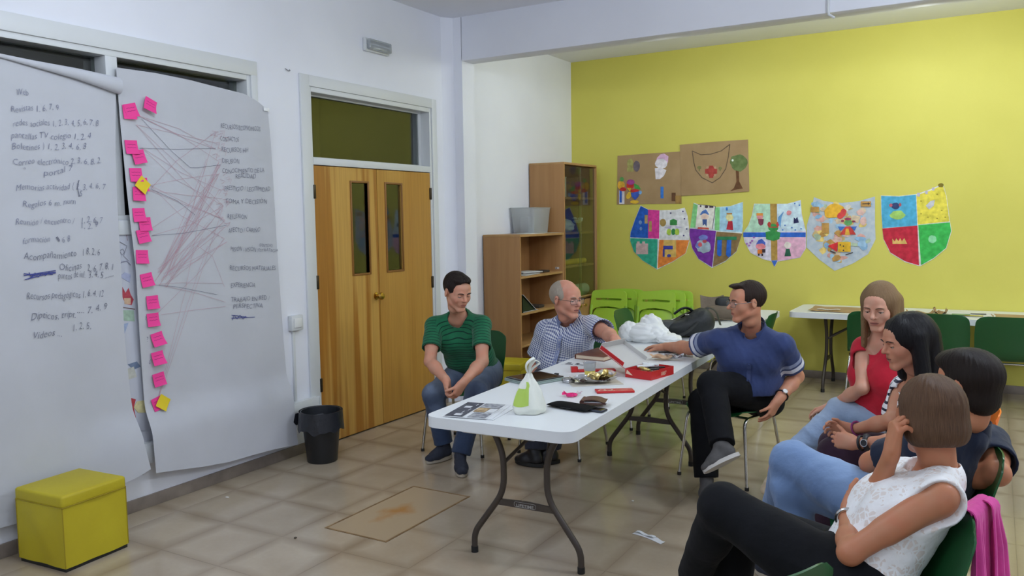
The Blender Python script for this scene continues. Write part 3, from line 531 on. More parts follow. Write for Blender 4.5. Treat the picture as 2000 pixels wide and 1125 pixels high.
a.lay('brown_band', [[(330, 212), (388, 212), (394, 700), (340, 705)]], paint((166, 132, 62))); a.lay('blue_bar', [rect(97, 462, 638, 502)], paint((38, 92, 184))); a.lay('blue_tip', [[(342, 706), (394, 704), (368, 758)]], paint((54, 100, 184)))
a.lay('creature_body', [[(290, 458), (330, 450), (380, 450), (420, 462), (410, 520), (360, 536), (296, 520)], blob(358, 420, 42, 34)], paint((48, 134, 66))); a.lay('creature_crest', [blob(322, 392, 16, 22), blob(396, 392, 12, 22), rect(320, 412, 400, 420)], paint((178, 56, 48)))
a.lay('figure_face', [blob(242, 326, 28, 24), blob(494, 292, 22, 22)], paint((216, 140, 146))); a.lay('figure_hair', [rect(212, 294, 268, 316)], paint((216, 140, 60))); a.lay('figure_body', [[(226, 344), (276, 344), (270, 390), (250, 404), (230, 386)]], paint((120, 50, 70))); a.lay('blue_mountain', [[(400, 330), (452, 276), (430, 330), (420, 420), (400, 380)]], paint((96, 146, 196)))
a.lay('black_crown', [[(536, 330), (552, 346), (566, 326), (580, 376), (534, 384)]], paint((34, 36, 80))); a.lay('pointed_hat', [[(212, 560), (230, 528), (258, 516), (290, 550), (288, 574), (212, 574)]], paint((66, 92, 182))); a.lay('figure_face', [blob(250, 584, 42, 26)], paint((226, 130, 140))); a.lay('orange_tunic', [rect(222, 612, 262, 646)], paint((216, 118, 46))); a.lay('archer_legs', [rect(226, 646, 240, 664), rect(256, 646, 270, 666), rect(262, 606, 290, 636)], paint((54, 40, 50)))
a.lay('figure_head', [blob(482, 572, 30, 30)], paint((222, 210, 202))); a.lay('green_robe', [[(470, 604), (500, 604), (512, 666), (456, 668)]], paint((28, 84, 60))); a.lay('purple_speck', [blob(x, y, 9, 8) for x, y in ((130, 560), (150, 575), (190, 505), (175, 535), (160, 552))], paint((150, 90, 170))); a.lay('blue_speck', [blob(x, y, 7, 6) for x, y in ((460, 400), (545, 212), (440, 440), (550, 440), (585, 225), (520, 420), (600, 430))], paint((60, 110, 180)))
a = Art('paper_shield', 'paper shield covered by a collage of torn pieces and a golden cloud', 'poster', [(710, 155), (800, 190), (950, 206), (1100, 190), (1240, 150), (1240, 400), (1246, 520), (1180, 650), (1050, 730), (890, 795), (760, 700), (645, 592), (648, 400), (690, 260)], z7, paint((178, 192, 206), (200, 208, 214)), G)
r4 = random.Random(11); pal = [(176, 134, 70), (196, 176, 150), (150, 184, 210), (206, 170, 160), (184, 160, 110), (130, 168, 200), (204, 198, 190), (216, 190, 110), (160, 176, 150), (200, 150, 140)]
for k in range(90):
    x, y = r4.uniform(690, 1190), r4.uniform(200, 720); hw = 240 if y < 560 else 240-(y-560)*1.05
    if abs(x-945) > hw: continue
    w, h = r4.uniform(26, 70), r4.uniform(20, 46); a.lay('torn_piece', [blob(x, y, w/1.4, h/1.3, 7, .3, r4.uniform(-.4, .4))], paint(pal[r4.randrange(len(pal))]), .0047+.00006*k, .0049+.00006*k)
a.n = 16; a.lay('golden_cloud', [blob(880, 275, 76, 60, 18, .1), blob(840, 300, 40, 36), blob(930, 262, 44, 40)], paint((222, 166, 46))); a.lay('red_cloud', [blob(950, 310, 44, 26, rot=-.6), blob(968, 280, 26, 24)], paint((196, 62, 60)))
a.lay('creature_dress', [[(985, 410), (1030, 410), (1076, 480), (932, 482)]], paint((190, 60, 52))); a.lay('creature_wing', [[(918, 410), (985, 412), (940, 448)], [(1026, 412), (1085, 408), (1064, 446)]], paint((56, 94, 170))); a.lay('creature_skirt', [[(988, 430), (1012, 430), (1024, 484), (980, 484)]], paint((216, 166, 60))); a.lay('creature_head', [blob(1008, 376, 34, 26)], paint((90, 150, 90))); a.lay('creature_crest', [blob(1006, 346, 30, 12), blob(960, 362, 14, 10), blob(1056, 366, 16, 8)], paint((140, 50, 80)))
a.lay('brown_card', [rect(1118, 192, 1206, 238), rect(780, 380, 842, 468), rect(684, 240, 756, 286)], paint((172, 130, 66))); a.lay('ink_arrow', line([(1132, 214), (1196, 212)], 7)+line([(1182, 200), (1182, 226)], 6), paint((40, 36, 40))); a.lay('yellow_card', [rect(920, 544, 1030, 630)], paint((212, 166, 40))); a.lay('red_flag', [[(830, 578), (920, 544), (912, 630)]], paint((196, 40, 44))); a.lay('ink_mark', line([(852, 622), (900, 642)], 12)+line([(985, 656), (1050, 636)], 8)+[blob(940, 570, 6, 6), blob(968, 580, 6, 6), blob(968, 616, 8, 6)], paint((50, 44, 50)))
a = Art('paper_shield', 'rightmost paper shield with blue, yellow, red and green quarters', 'poster', [(1290, 140), (1450, 145), (1600, 128), (1720, 88), (1830, 36), (1862, 150), (1892, 370), (1906, 450), (1860, 600), (1750, 690), (1632, 756), (1500, 720), (1370, 640), (1312, 520), (1294, 300)], z7, paint((205, 205, 200)), G)
a.lay('blue_quarter', [[(1294, 145), (1450, 150), (1596, 134), (1606, 402), (1306, 424), (1297, 300)]], paint((70, 156, 192))); a.lay('yellow_quarter', [[(1600, 140), (1720, 100), (1828, 50), (1858, 150), (1886, 366), (1612, 394)]], paint((212, 198, 70))); a.lay('red_quarter', [[(1304, 428), (1608, 402), (1622, 748), (1502, 712), (1374, 636), (1315, 518)]], paint((178, 30, 52))); a.lay('green_quarter', [[(1616, 398), (1890, 374), (1900, 450), (1856, 596), (1748, 684), (1640, 745)]], paint((52, 168, 72)))
a.lay('gold_crown', [[(1392, 562), (1390, 515), (1412, 540), (1424, 512), (1444, 538), (1458, 510), (1474, 538), (1494, 510), (1520, 562)]], paint((206, 170, 96))); a.lay('creature_body', [blob(1430, 312, 66, 40, 12, .2)], paint((150, 190, 96))); a.lay('creature_head', [blob(1418, 232, 36, 28)], paint((40, 56, 100))); a.lay('creature_ear', [blob(1378, 226, 14, 16), blob(1458, 222, 12, 16)], paint((170, 80, 90))); a.lay('grey_figure', [[(1680, 230), (1720, 190), (1760, 180), (1750, 230), (1710, 262)]], paint((186, 186, 190))); a.lay('pale_figure', [blob(1738, 520, 36, 34)], paint((130, 200, 150)))
a.lay('silver_seal', [rect(1606, 118, 1630, 150), rect(1676, 100, 1698, 128), rect(1734, 72, 1756, 98)], paint((176, 170, 186))); a.lay('moss_patch', [blob(1812, 52, 24, 18)], paint((120, 106, 30))); a.lay('dark_speck', [blob(x, y, 8, 5) for x, y in ((1640, 190), (1780, 130), (1700, 330), (1820, 270), (1780, 340), (1640, 300), (1850, 330))], paint((156, 140, 40)))
# ================================================================== furniture
R_ = math.radians
m_tabletop = mat('white_table_plastic', (226, 229, 230), .42, bump=(160, .05)); m_leg = mat('brown_grey_tube', (74, 66, 60), .4, metal=.3); m_legcap = mat('black_rubber', (28, 28, 28), .6)
def make_table(label, loc, rz):
    t = thing('folding_table', label, 'table', loc, rz, 'white folding tables'); L, Wd, H = 2.43, .745, .74
    b = MB(); rr_ = rrect(Wd, L, .07, 6); b.prism(rr_, H-.012, H); o2 = rrect(Wd, L, .07, 6); i2 = rrect(Wd-.03, L-.03, .06, 6)
    n = len(o2); o_ = len(b.v)
    b.add([(x, y, H-.012) for x, y in o2]+[(x, y, H-.05) for x, y in o2]+[(x, y, H-.05) for x, y in i2]+[(x, y, H-.012) for x, y in i2], [(k+q*n, (k+1) % n+q*n, (k+1) % n+(q+1)*n, k+(q+1)*n) for q in range(3) for k in range(n)])
    build('tabletop', b, m_tabletop, t, 40)
    s = MB()
    for y in (-1, 1): s.box(-.19, y*(L/2-.03), H-.066, .19, y*(L/2-.10), H-.02, bev=.012)
    for x in (-.24, .24): s.box(x-.015, -L/2+.25, H-.055, x+.015, L/2-.25, H-.012)
    build('underside_rail', s, m_tabletop, t, 40)
    for e in (-1, 1):
        y = e*(L/2-.30)
        for sx in (-1, 1):
            P = fillet([(sx*.20, y, H-.04), (sx*.20, y, H-.06), (sx*.115, y, .52), (sx*.115, y, .33), (sx*.285, y, .10), (sx*.285, y, .012)], .07, 5)
            lg = build('leg', MB().tube(P, .0155, 10), m_leg, t, 50); build('foot_cap', MB().lathe([(.0175, 0), (.0175, .03)], 12, c=(sx*.285, y, 0)), m_legcap, lg)
        c = MB(); c.add([(x, y+d, z) for d in (-.006, .006) for x, z in ((-.16, .262), (.16, .262), (.155, .29), (0, .298), (-.155, .29))], [(0, 1, 2, 3, 4), (9, 8, 7, 6, 5)]+[(k, k+5, (k+1) % 5+5, (k+1) % 5) for k in range(5)])
        cb = build('cross_bar', c, m_leg, t, 0)
        if e < 0:
            v, f = text2d('LIFETIME', .024, 0, .0006); w = max(p[0] for p in v); bb = MB(); bb.add([(x-w/2, y-.0072, .269+z*.8) for x, z in v], f); build('lettering', bb, mat('grey_lettering', (170, 168, 164), .6), cb, 0)
            q = MB(); q.tube([(x, y-.0068, .279+z) for x, z in rrect(w+.022, .024, .008, 3)], .0009, 4, closed=True); build('lettering_frame', q, mat('grey_lettering', (170, 168, 164), .6), cb)
        br = MB(); br.tube([(-.115, y, .47), (-.03, y-e*.22, .60), (-.03, y-e*.42, H-.05)], .009, 8); br.tube([(.115, y, .47), (.03, y-e*.22, .60), (.03, y-e*.42, H-.05)], .009, 8); br.tube([(-.05, y-e*.2, .595), (.05, y-e*.2, .595)], .007, 8)
        build('folding_brace', br, m_leg, t, 50); build('top_bar', MB().tube([(-.30, y, H-.04), (.30, y, H-.04)], .014, 10), m_leg, t, 50)
    return t
TZ = .74
make_table('long white folding table in front with a bag, boxes and wallet on it', (-1.925, 4.235, 0), R_(2.35))
make_table('white folding table standing end to end behind the front table, under backpack', (-2.03, 6.67, 0), R_(2.35))
make_table('white folding table along the yellow wall covered with brown paper', (-.41, 8.19, 0), R_(-90))

# ---- stackable shell chair
m_shell = mat('dark_green_plastic', (20, 84, 40), .38, bump=(220, .04)); m_shell_o = mat('orange_plastic', (236, 112, 22), .35); m_chrome = mat('chrome_tube', (206, 204, 198), .14, metal=1.0)
def chair_shell(mt):
    prof = fillet([(-.235, .415), (-.225, .438), (-.02, .428), (.175, .436), (.245, .62), (.30, .81)], .09, 8)   # (y back positive, z)
    P = np.array(prof); d = np.r_[0, np.cumsum(np.linalg.norm(np.diff(P, axis=0), axis=1))]; T = d[-1]
    def at(s): return np.array([np.interp(s, d, P[:, 0]), np.interp(s, d, P[:, 1])])
    def fn(u, v):
        s = v*T; p = at(s); w = np.interp(v, [0, .12, .45, .62, .8, 1], [.195, .215, .217, .212, .214, .205]); x = (u-.5)*2
        e = max(0, (v-.86)/.14); ee = max(0, (.06-v)/.06); w *= (1-.16*e**6-.10*ee**2); xx = x*w
        dish = abs(x)**2.2; up = .035*dish*(1-min(1, v/.5)) if v < .5 else 0; fw = -.03*dish*min(1, max(0, (v-.5)/.15))
        top = -.020*e**2*abs(x)**8 
        return (xx, p[0]+fw, p[1]+up+top)
    return MB().grid(fn, 14, 34, thick=.006)
def make_chair(label, loc, rz, mt=None, group='stackable shell chairs'):
    """local: sits facing -Y"""
    t = thing('shell_chair', label, 'chair', loc, rz, group)
    build('seat_shell', chair_shell(None), mt or m_shell, t, 60)
    for s in (-1, 1):
        P = fillet([(s*.235, -.235, .012), (s*.195, -.20, .412), (s*.195, .16, .412), (s*.225, .25, .012)], .06, 6)
        fr_ = build('side_frame', MB().tube(P, .0105, 10), m_chrome, t, 60)
        for y in (-.235, .25): build('foot_cap', MB().lathe([(.013, 0), (.013, .02)], 10, c=(s*(.235 if y < 0 else .225), y, 0)), m_legcap, fr_)
    for y in (-.13, .10): build('cross_tube', MB().tube([(-.195, y, .408), (.195, y, .408)], .009, 8), m_chrome, t, 60)
    return t
ch0 = make_chair('dark green shell chair under the man in the green striped shirt', (-3.26, 4.89, 0), R_(7))
def chair(label, loc, rz): return dup(ch0, loc, R_(rz), label)
chair('dark green shell chair under the man in the checked shirt', (-2.60, 5.14, 0), 0)
chair('dark green shell chair under the man in the blue polo shirt', (-1.40, 5.12, 0), -14)
chair('green shell chair behind the white plastic bag, left of the rear table', (-2.62, 6.05, 0), 94)
chair('green shell chair left of the rear table, nearest the lime chairs', (-2.60, 6.86, 0), 92)
chair('green shell chair on the right of the rear table, mostly behind the polo man', (-1.88, 7.12, 0), -88)
chair('green shell chair under the wall table, the one right behind the woman in red', (-.87, 7.80, 0), 182)
chair('green shell chair tucked under the wall table, second from the right', (-.36, 7.82, 0), 180)
chair('rightmost green shell chair tucked under the wall table', (.10, 7.78, 0), 180)
chair('green shell chair under the woman in red', (-.43, 4.60, 0), -70)
chair('green shell chair under the dark-haired man in navy', (-.26, 3.25, 0), -76)
chair('green shell chair in front with a pink cardigan over its back', (-.34, 2.50, 0), -68)
chair('empty green shell chair at the bottom edge, nearest the camera', (-.65, 2.045, 0), -121)
cho = make_chair('orange shell chair under the woman in the striped top', (-.26, 3.96, 0), R_(-84), m_shell_o)

# ---- lime green folding chairs leaning in two stacks
m_lime = mat('lime_plastic', (174, 214, 66), .3, bump=(30, .03)); m_lime_d = mat('lime_tube', (150, 194, 56), .35)
def make_fold(label, loc, tilt, group):
    t = thing('folded_chair', label, 'chair', loc, 0, group); t.rotation_euler = (tilt, 0, 0)
    Wd, H = .43, .86
    b = MB(); out = [(-.215, .42), (-.215, H-.06), (-.20, H-.02), (-.16, H), (.16, H), (.20, H-.02), (.215, H-.06), (.215, .42), (.185, .42), (.18, H-.26), (.15, H-.225), (0, H-.205), (-.15, H-.225), (-.18, H-.26), (-.185, .42)]
    # back frame with a hand slot: built as four pieces round the slot
    z0, z1 = H-.106, H-.084
    def pr(poly): b.prism(poly, -.014, .008, fn=lambda a, c, h: (a, h-.012*math.cos(a*7)+.012, c))
    pr([(-.203, H-.05), (-.198, H-.028), (-.184, H-.010), (-.16, H), (-.08, H+.006), (0, H+.008), (.08, H+.006), (.16, H), (.184, H-.010), (.198, H-.028), (.203, H-.05), (.205, z1), (.14, z1), (0, z1+.004), (-.14, z1), (-.205, z1)])
    pr([(-.205, z1), (-.15, z1), (-.15, z0), (-.208, z0)]); pr([(.15, z1), (.205, z1), (.208, z0), (.15, z0)])
    pr([(-.208, z0), (-.14, z0), (0, z0+.004), (.14, z0), (.208, z0), (.216, .40), (.196, .40), (.199, H-.30), (.196, H-.25), (.182, H-.215), (.155, H-.195), (.09, H-.178), (0, H-.172), (-.09, H-.178), (-.155, H-.195), (-.182, H-.215), (-.196, H-.25), (-.199, H-.30), (-.196, .40), (-.216, .40)])
    build('back_panel', b, m_lime, t, 40)
    for s in (-1, 1): build('rail', MB().tube([(s*.20, 0, H-.16), (s*.205, .0, .45), (s*.205, .0, .02)], .013, 8, flat=1.4), m_lime_d, t, 50)
    def seat(u, v):
        x = (u-.5)*.36*(1-.22*max(0, (v-.84)/.16)**2); z = .26+v*(H-.19-.26); return (x, .012+.02*(2*u-1)**2-.012-.012*math.sin(v*3.1), z)
    build('seat_panel', MB().grid(seat, 10, 14, thick=.012), m_lime, t, 60)
    for s in (-1, 1): build('leg', MB().tube([(s*.17, .03, H-.25), (s*.18, .03, .02)], .011, 8), m_lime_d, t, 50)
    build('stretcher', MB().tube([(-.2, 0, .14), (.2, 0, .14)], .009, 8), m_lime_d, t, 50)
    return t
STK = [('left', -3.56, 8.02), ('right', -3.03, 8.04)]
WORD = {0: 'front', 1: 'middle', 2: 'rear'}
f0 = None
for nm, x, y in STK:
    for k in range(3):
        lab = '%s chair of the %s stack of lime folded chairs by the yellow wall' % (WORD[k], nm); L_ = (x+.045*k+(.03 if k else 0), y+.10*k, 0)
        if f0 is None: f0 = make_fold(lab, L_, R_(-9), 'lime folded chairs')
        else: dup(f0, L_, None, lab)

# ---- bookcase and glazed cabinet on the left beyond the column
def beech(name, c1, c2):
    m = mat(name, c1, .45, noise=(1, 5, .3, .7), c2=c2, stretch=(18, 18, 1.2)); return m
m_beech = beech('beech_board', (176, 132, 84), (162, 117, 70)); m_beech2 = beech('beech_edge', (186, 146, 96), (174, 132, 82))
BX0, BX1 = XL+.012, -3.787; C0, C1 = 6.625, 7.528; K0, K1 = 7.545, 8.345
t = thing('open_bookcase', 'low open beech bookcase with five shelves beside the glazed cabinet', 'bookcase', (-4.0, 7.07, 0)); O = (-4.0, 7.07, 0)
def bp(n, *boxes, m=m_beech, par=t, off=O, bev=.0015):
    b = MB()
    for q in boxes: b.box(*q, bev=bev)
    return build(n, b, m, par, 30, off=off)
bp('side_panel', (BX0, C0, 0, BX1, C0+.02, 1.465)); bp('side_panel', (BX0, C1-.02, 0, BX1, C1, 1.465)); bp('top_panel', (BX0, C0, 1.465, BX1+.004, C1, 1.487), m=m_beech2); bp('back_panel', (BX0, C0+.02, .06, BX0+.008, C1-.02, 1.465)); bp('plinth', (BX0+.02, C0+.02, 0, BX1-.02, C1-.02, .06))
SH = (.07, .435, .74, 1.085)
for z in SH: bp('shelf', (BX0+.008, C0+.02, z-.011, BX1-.006, C1-.02, z+.011), m=m_beech2)
t = thing('glazed_cabinet', 'tall beech cabinet with sliding glass doors in the corner', 'cabinet', (-4.0, 7.95, 0)); O2 = (-4.0, 7.95, 0)
kw = dict(par=t, off=O2)
bp('side_panel', (BX0, K0, 0, BX1, K0+.02, 2.18), **kw); bp('side_panel', (BX0, K1-.02, 0, BX1, K1, 2.18), **kw); bp('top_panel', (BX0, K0, 2.18, BX1, K1, 2.202), m=m_beech2, **kw); bp('back_panel', (BX0, K0+.02, .06, BX0+.008, K1-.02, 2.18), **kw); bp('plinth', (BX0+.02, K0+.02, 0, BX1-.01, K1-.02, .07), **kw)
KS = (.08, .43, .775, 1.125, 1.475, 1.84)
for z in KS: bp('shelf', (BX0+.008, K0+.02, z-.011, BX1-.035, K1-.02, z+.011), m=m_beech2, **kw)
for (a, c_) in ((K0+.022, K0+.40), (K0+.402, K1-.022)): d = bp('drawer_front', (BX1-.016, a, .09, BX1, c_, .76), **kw); build('drawer_knob', MB().lathe([(.014, 0), (.010, .012), (.016, .022), (.004, .028)], 14).xf(Matrix.Translation((BX1, c_-.06 if a < K0+.1 else a+.06, .70))@Matrix.Rotation(math.pi/2, 4, 'Y')), m_brass, d, off=O2)
m_tint = mat('cabinet_glass', (214, 222, 206), .03, trans=1.0)
bp('glass_door', (BX1-.014, K0+.022, .80, BX1-.009, K0+.42, 2.165), m=m_tint, bev=0, **kw); bp('glass_door', (BX1-.024, K0+.38, .80, BX1-.019, K1-.022, 2.165), m=m_tint, bev=0, **kw)
bp('door_track', (BX1-.03, K0+.02, .787, BX1, K1-.02, .80), m=m_beech2, **kw)
st = build('sticker', MB().box(BX1-.09, C1-.0212, 1.115, BX1-.045, C1-.020, 1.135), mat('white_sticker', (214, 214, 214), .6), par := bpy.data.objects['open_bookcase'], 0, off=O)
build('sticker_mark', MB().box(BX1-.085, C1-.0216, 1.119, BX1-.072, C1-.0212, 1.131), mat('black_mark', (40, 40, 44), .6), par, 0, off=O)
# on and in the bookcase
wp = mat('copy_paper', (220, 222, 224), .8)
def sheets(label, x0, y0, x1, y1, z, n, cat='paper', name='paper_sheet', rot=0, m=wp, group=None, dz=.0016):
    t = thing(name, label, cat, ((x0+x1)/2, (y0+y1)/2, z), R_(rot), group)
    for k in range(n):
        dx, dy = random.uniform(-.012, .012)*(k > 0), random.uniform(-.012, .012)*(k > 0); w, d = (x1-x0)/2, (y1-y0)/2
        def fn(u, v): return (-w+2*w*u+dx, -d+2*d*v+dy, .0015+dz*k+.003*(math.sin(u*3+k)+1)*.3*(k == n-1))
        build('leaf', MB().grid(fn, 4, 4, thick=.0012), m, t, 40)
    return t
sheets('white paper sheets lying on top of the low bookcase', -4.02, 6.86, -3.80, 7.16, 1.487, 2); sheets('paper sheet lying at the end of the bookcase top', -3.96, 7.22, -3.78, 7.48, 1.487, 1, m=mat('cream_paper', (206, 196, 176), .8))
t = thing('plastic_box', 'translucent storage box without a lid on top of the low bookcase', 'box', (-4.05, 7.31, 1.489))
m_clear = mat('milky_plastic', (236, 240, 242), .25, trans=.75)
def tub(w, d, h, tk):
    b = MB(); rows = [(0, .86), (h, 1.0)]
    def q(s, z, i): return [(x*s*(w-2*tk*i)/w, y*s*(d-2*tk*i)/d, z) for x, y in rrect(w, d, .03, 4)]
    vs = q(.86, 0, 0)+q(1, h, 0)+q(1, h, 1)+q(.86, tk, 1); n = len(vs)//4
    return b.add(vs, [(k+r*n, (k+1) % n+r*n, (k+1) % n+(r+1)*n, k+(r+1)*n) for r in range(3) for k in range(n)]+[tuple(range(n-1, -1, -1)), tuple(range(3*n, 4*n))])
build('tub', tub(.28, .36, .25, .003), m_clear, t, 40); build('rim', MB().tube([(x, y, .25) for x, y in rrect(.285, .365, .03, 4)], .006, 6, closed=True), m_clear, t, 50)
g = thing('paper_bundle', 'pale folded paper standing inside the translucent box', 'paper', (-4.06, 7.25, 1.497)); build('bundle', MB().box(-.05, -.05, 0, .05, .06, .15, bev=.008), wp, g)
sheets('stack of papers and magazines on the top bookcase shelf', -4.05, 6.72, -3.81, 7.06, SH[3]+.0115, 4, 'papers', 'paper_stack', 6)
t = thing('magazine', 'grey magazine lying on the papers of the top bookcase shelf', 'magazine', (-3.95, 7.02, SH[3]+.022), R_(-14)); build('cover', MB().box(-.10, -.14, 0, .10, .14, .008, bev=.002), mat('grey_cover', (150, 148, 150), .4), t); build('pages', MB().box(-.098, -.138, .008, .098, .138, .012, bev=.001), wp, t)
t = thing('dark_pouch', 'small dark object lying beside the magazine on the top shelf', 'pouch', (-3.90, 7.27, SH[3]+.0115)); build('pouch_body', MB().box(-.05, -.07, 0, .05, .07, .022, bev=.008), mat('dark_brown_cloth', (58, 48, 44), .7), t)
t = thing('ring_binder', 'dark green ring binder lying half open on the middle shelf', 'binder', (-3.95, 6.83, SH[2]+.0115))
mg = mat('dark_green_board', (24, 38, 30), .45)
build('cover', MB().box(-.15, -.14, 0, .15, .16, .003), mg, t); b = MB(); b.box(-.15, 0, 0, .15, .30, .003, M=Matrix.Translation((0, -.135, .165))@Matrix.Rotation(R_(-33), 4, 'X')); build('cover', b, mg, t, 0)
build('spine', MB().box(-.15, -.142, 0, .15, -.137, .166), mg, t, 0)
b = MB(); b.prism([(-.13, .004), (.13, .004), (-.13, .15)], -.13, .14, fn=lambda a, c, h: (h, a, c)); build('pages', b, mg, t, 0); b = MB(); b.box(-.15, 0, 0.003, .151, .30, .006, M=Matrix.Translation((.002, -.135, .165))@Matrix.Rotation(R_(-33), 4, 'X')); build('paper_edge', b, wp, t, 0)
build('paper_edge', MB().box(-.146, -.13, .0032, .152, .155, .0055), wp, t, 0)
t = thing('dark_pouch', 'small dark pouch lying right of the green binder', 'pouch', (-3.92, 7.16, SH[2]+.0115)); build('pouch_body', MB().box(-.07, -.06, 0, .07, .06, .03, bev=.012), mat('dark_brown_cloth', (58, 48, 44), .7), t)
# in the glazed cabinet
def in_cab(nm, lab, cat, y, z, x=-3.95): return thing(nm, lab, cat, (x, y, z+.0115))
t = in_cab('carton', 'white carton standing on the top cabinet shelf', 'carton', 7.75, KS[5]); build('carton_body', MB().box(-.05, -.07, 0, .05, .07, .20, bev=.003), wp, t); build('carton_lid', MB().box(-.052, -.072, .2, .052, .072, .212, bev=.002), wp, t)
t = in_cab('picture_box', 'purple and brown patterned box on the top cabinet shelf', 'box', 8.08, KS[5]); build('box_body', MB().box(-.08, -.13, 0, .08, .13, .17, bev=.004), mat('purple_print', (110, 70, 96), .5, noise=(14, 3, .4, .6), c2=(150, 116, 70)), t); build('box_lid', MB().box(-.083, -.133, .17, .083, .133, .215, bev=.003), mat('brown_print', (120, 92, 70), .5), t)
def crumple(nm, rx, ry, rz_, m, par, seed=0, nu=40, nv=24, amp=.22, z0=0):
    r = np.random.default_rng(seed); K = r.normal(size=(9, 3))*3.2; ph = r.uniform(0, 6.3, 9)
    def fn(u, v):
        a = 2*math.pi*u; p = math.pi*(.02+.96*v); d = np.array([math.sin(p)*math.cos(a), math.sin(p)*math.sin(a), math.cos(p)]); s = 1-amp/2+amp*float(np.mean(np.abs(np.sin(K@d+ph))))*1.6-amp*.4
        return (rx*s*d[0], ry*s*d[1], max(0, z0+rz_*(s*d[2]+.8)/1.8))
    return build(nm, MB().grid(fn, nu, nv), m, par, 30)
t = in_cab('cloth_heap', 'white crumpled cloth on the second cabinet shelf', 'cloth', 7.80, KS[4]); crumple('cloth', .12, .17, .14, mat('white_cloth', (214, 216, 210), .9), t, 4)
t = in_cab('paper_flower', 'white paper flower beside the cloth on the second cabinet shelf', 'flower', 8.04, KS[4], -3.88)
for k in range(7): a = k*.9; build('petal', MB().ball((.03*math.cos(a), .04*math.sin(a), .12+.02*math.sin(k*2)), (.03, .03, .016), n=8, m=5), wp, t)
build('stem', MB().tube([(0, 0, 0), (0, .01, .12)], .006, 6), mat('green_stem', (110, 150, 80), .6), t)
t = in_cab('shield_reflection', 'blue round disc in place of a shield reflection in the cabinet glass', 'card', 7.80, KS[3], -4.09); b = MB(); b.prism([(.15*math.cos(a), .165+.15*math.sin(a)) for a in np.linspace(-1.2, 4.34, 24)], 0, .006, fn=lambda a, c, h: (h, a, c)); build('card', b, mat('reflection_blue', (78, 112, 150), .7), t, 0)  # solid blue disc painted as the reflection of a wall shield in the glass
t = in_cab('yellow_roll', 'yellow roll of paper lying on the third cabinet shelf', 'roll', 7.98, KS[3]); build('roll', MB().tube([(.03, -.26, .03), (.05, .26, .03)], .03, 16), mat('yellow_card', (240, 206, 70), .6), t); build('roll_core', MB().tube([(.0297, -.262, .03), (.0299, -.258, .03)], .012, 10), mat('roll_shadow', (150, 120, 40), .7), t)
t = in_cab('pale_roll', 'pale green roll of paper on the lowest glazed shelf', 'roll', 8.08, KS[2]); build('roll', MB().tube([(.03, -.20, .065), (.03, .20, .065)], .065, 18), mat('mint_paper', (206, 228, 206), .7), t); build('roll_core', MB().tube([(.03, -.203, .065), (.03, -.199, .065)], .03, 12), wp, t)
t = in_cab('glass_jar', 'clear jar standing left of the pale roll', 'jar', 7.70, KS[2], -3.9); build('jar_body', MB().lathe([(.04, 0), (.042, .1), (.03, .12), (.03, .135)], 16), m_clear, t); build('jar_lid', MB().lathe([(.033, .135), (.033, .15)], 16), m_trim, t)

# ---- yellow cube seats
m_yfab = mat('yellow_leatherette', (196, 180, 34), .55, noise=(3, 3, .3, .7), c2=(184, 166, 26), bump=(35, .10)); m_seam = mat('yellow_seam', (158, 138, 20), .6)
def cube_seat(label, loc, rz, w=.345, h=.37):
    t = thing('cube_seat', label, 'stool', loc, rz, 'yellow cube seats'); a = w/2
    def wallf(u, v):
        k = u*4; s = int(k) % 4; f = k-int(k); c = [(-a, -a), (a, -a), (a, a), (-a, a)]; p, q = c[s], c[(s+1) % 4]; x = p[0]+(q[0]-p[0])*f; y = p[1]+(q[1]-p[1])*f
        b_ = .006*math.sin(f*math.pi)*math.sin(v*3.1+s)+.004*math.sin(9*f+5*v+s)*math.sin(f*math.pi); n = [(0, -1), (1, 0), (0, 1), (-1, 0)][s]
        return (x+n[0]*b_, y+n[1]*b_, .018+v*(h-.06-.018))
    build('box_cover', MB().grid(wallf, 48, 10), m_yfab, t, 35); build('base_board', MB().box(-a+.004, -a+.004, 0.0, a-.004, a-.004, .02), m_legcap, t, 0)
    b = MB(); b.box(-a-.004, -a-.004, h-.062, a+.004, a+.004, h, bev=.014, seg=4)
    build('padded_lid', b, m_yfab, t, 60); build('seam', MB().tube([(x, y, h-.056) for x, y in rrect(w+.008, w+.008, .010, 3)], .0022, 6, closed=True), m_seam, t)
    for sx, sy in ((-1, -1), (1, -1), (1, 1), (-1, 1)): build('corner_seam', MB().tube([(sx*a, sy*a, .02), (sx*a, sy*a, h-.06)], .0028, 6), m_seam, t)
    return t
cube_seat('yellow leatherette cube seat in the left foreground by the paper', (-3.925, 2.34, 0), R_(4))
cube_seat('yellow leatherette cube seat behind the green-shirted man beside the bookcase', (-3.74, 6.28, 0), R_(14))
# ---- waste bin
t = thing('waste_bin', 'black plastic waste bin with a bin bag turned over its rim', 'bin', (-3.945, 4.125, 0)); m_bin = mat('black_plastic', (30, 33, 38), .4); m_bag = mat('bin_bag_film', (38, 40, 46), .28, bump=(24, .5))
build('bucket', MB().lathe([(.098, 0), (.102, .004), (.135, .345), (.139, .35), (.132, .35), (.098, .01), (.0, .01)], 28), m_bin, t, 40)
def bagf(u, v):
    a = 2*math.pi*u; f = math.sin(7*a)*.5+math.sin(13*a+1)*.3+math.sin(4*a+2)*.4
    if v < .45: q = v/.45; return ((.147+.010*(1-q)+.004*f*(1-q))*math.cos(a), (.147+.010*(1-q)+.004*f*(1-q))*math.sin(a), .225+.02*f*(1-q)+.13*q)
    q = (v-.45)/.55; r = .147-.04*q+.012*f*q; return (r*math.cos(a), r*math.sin(a), .355+.012*math.sin(q*3.14)-.15*q+.01*f*q)
build('bin_bag', MB().grid(bagf, 72, 18, thick=.001), m_bag, t, 60)
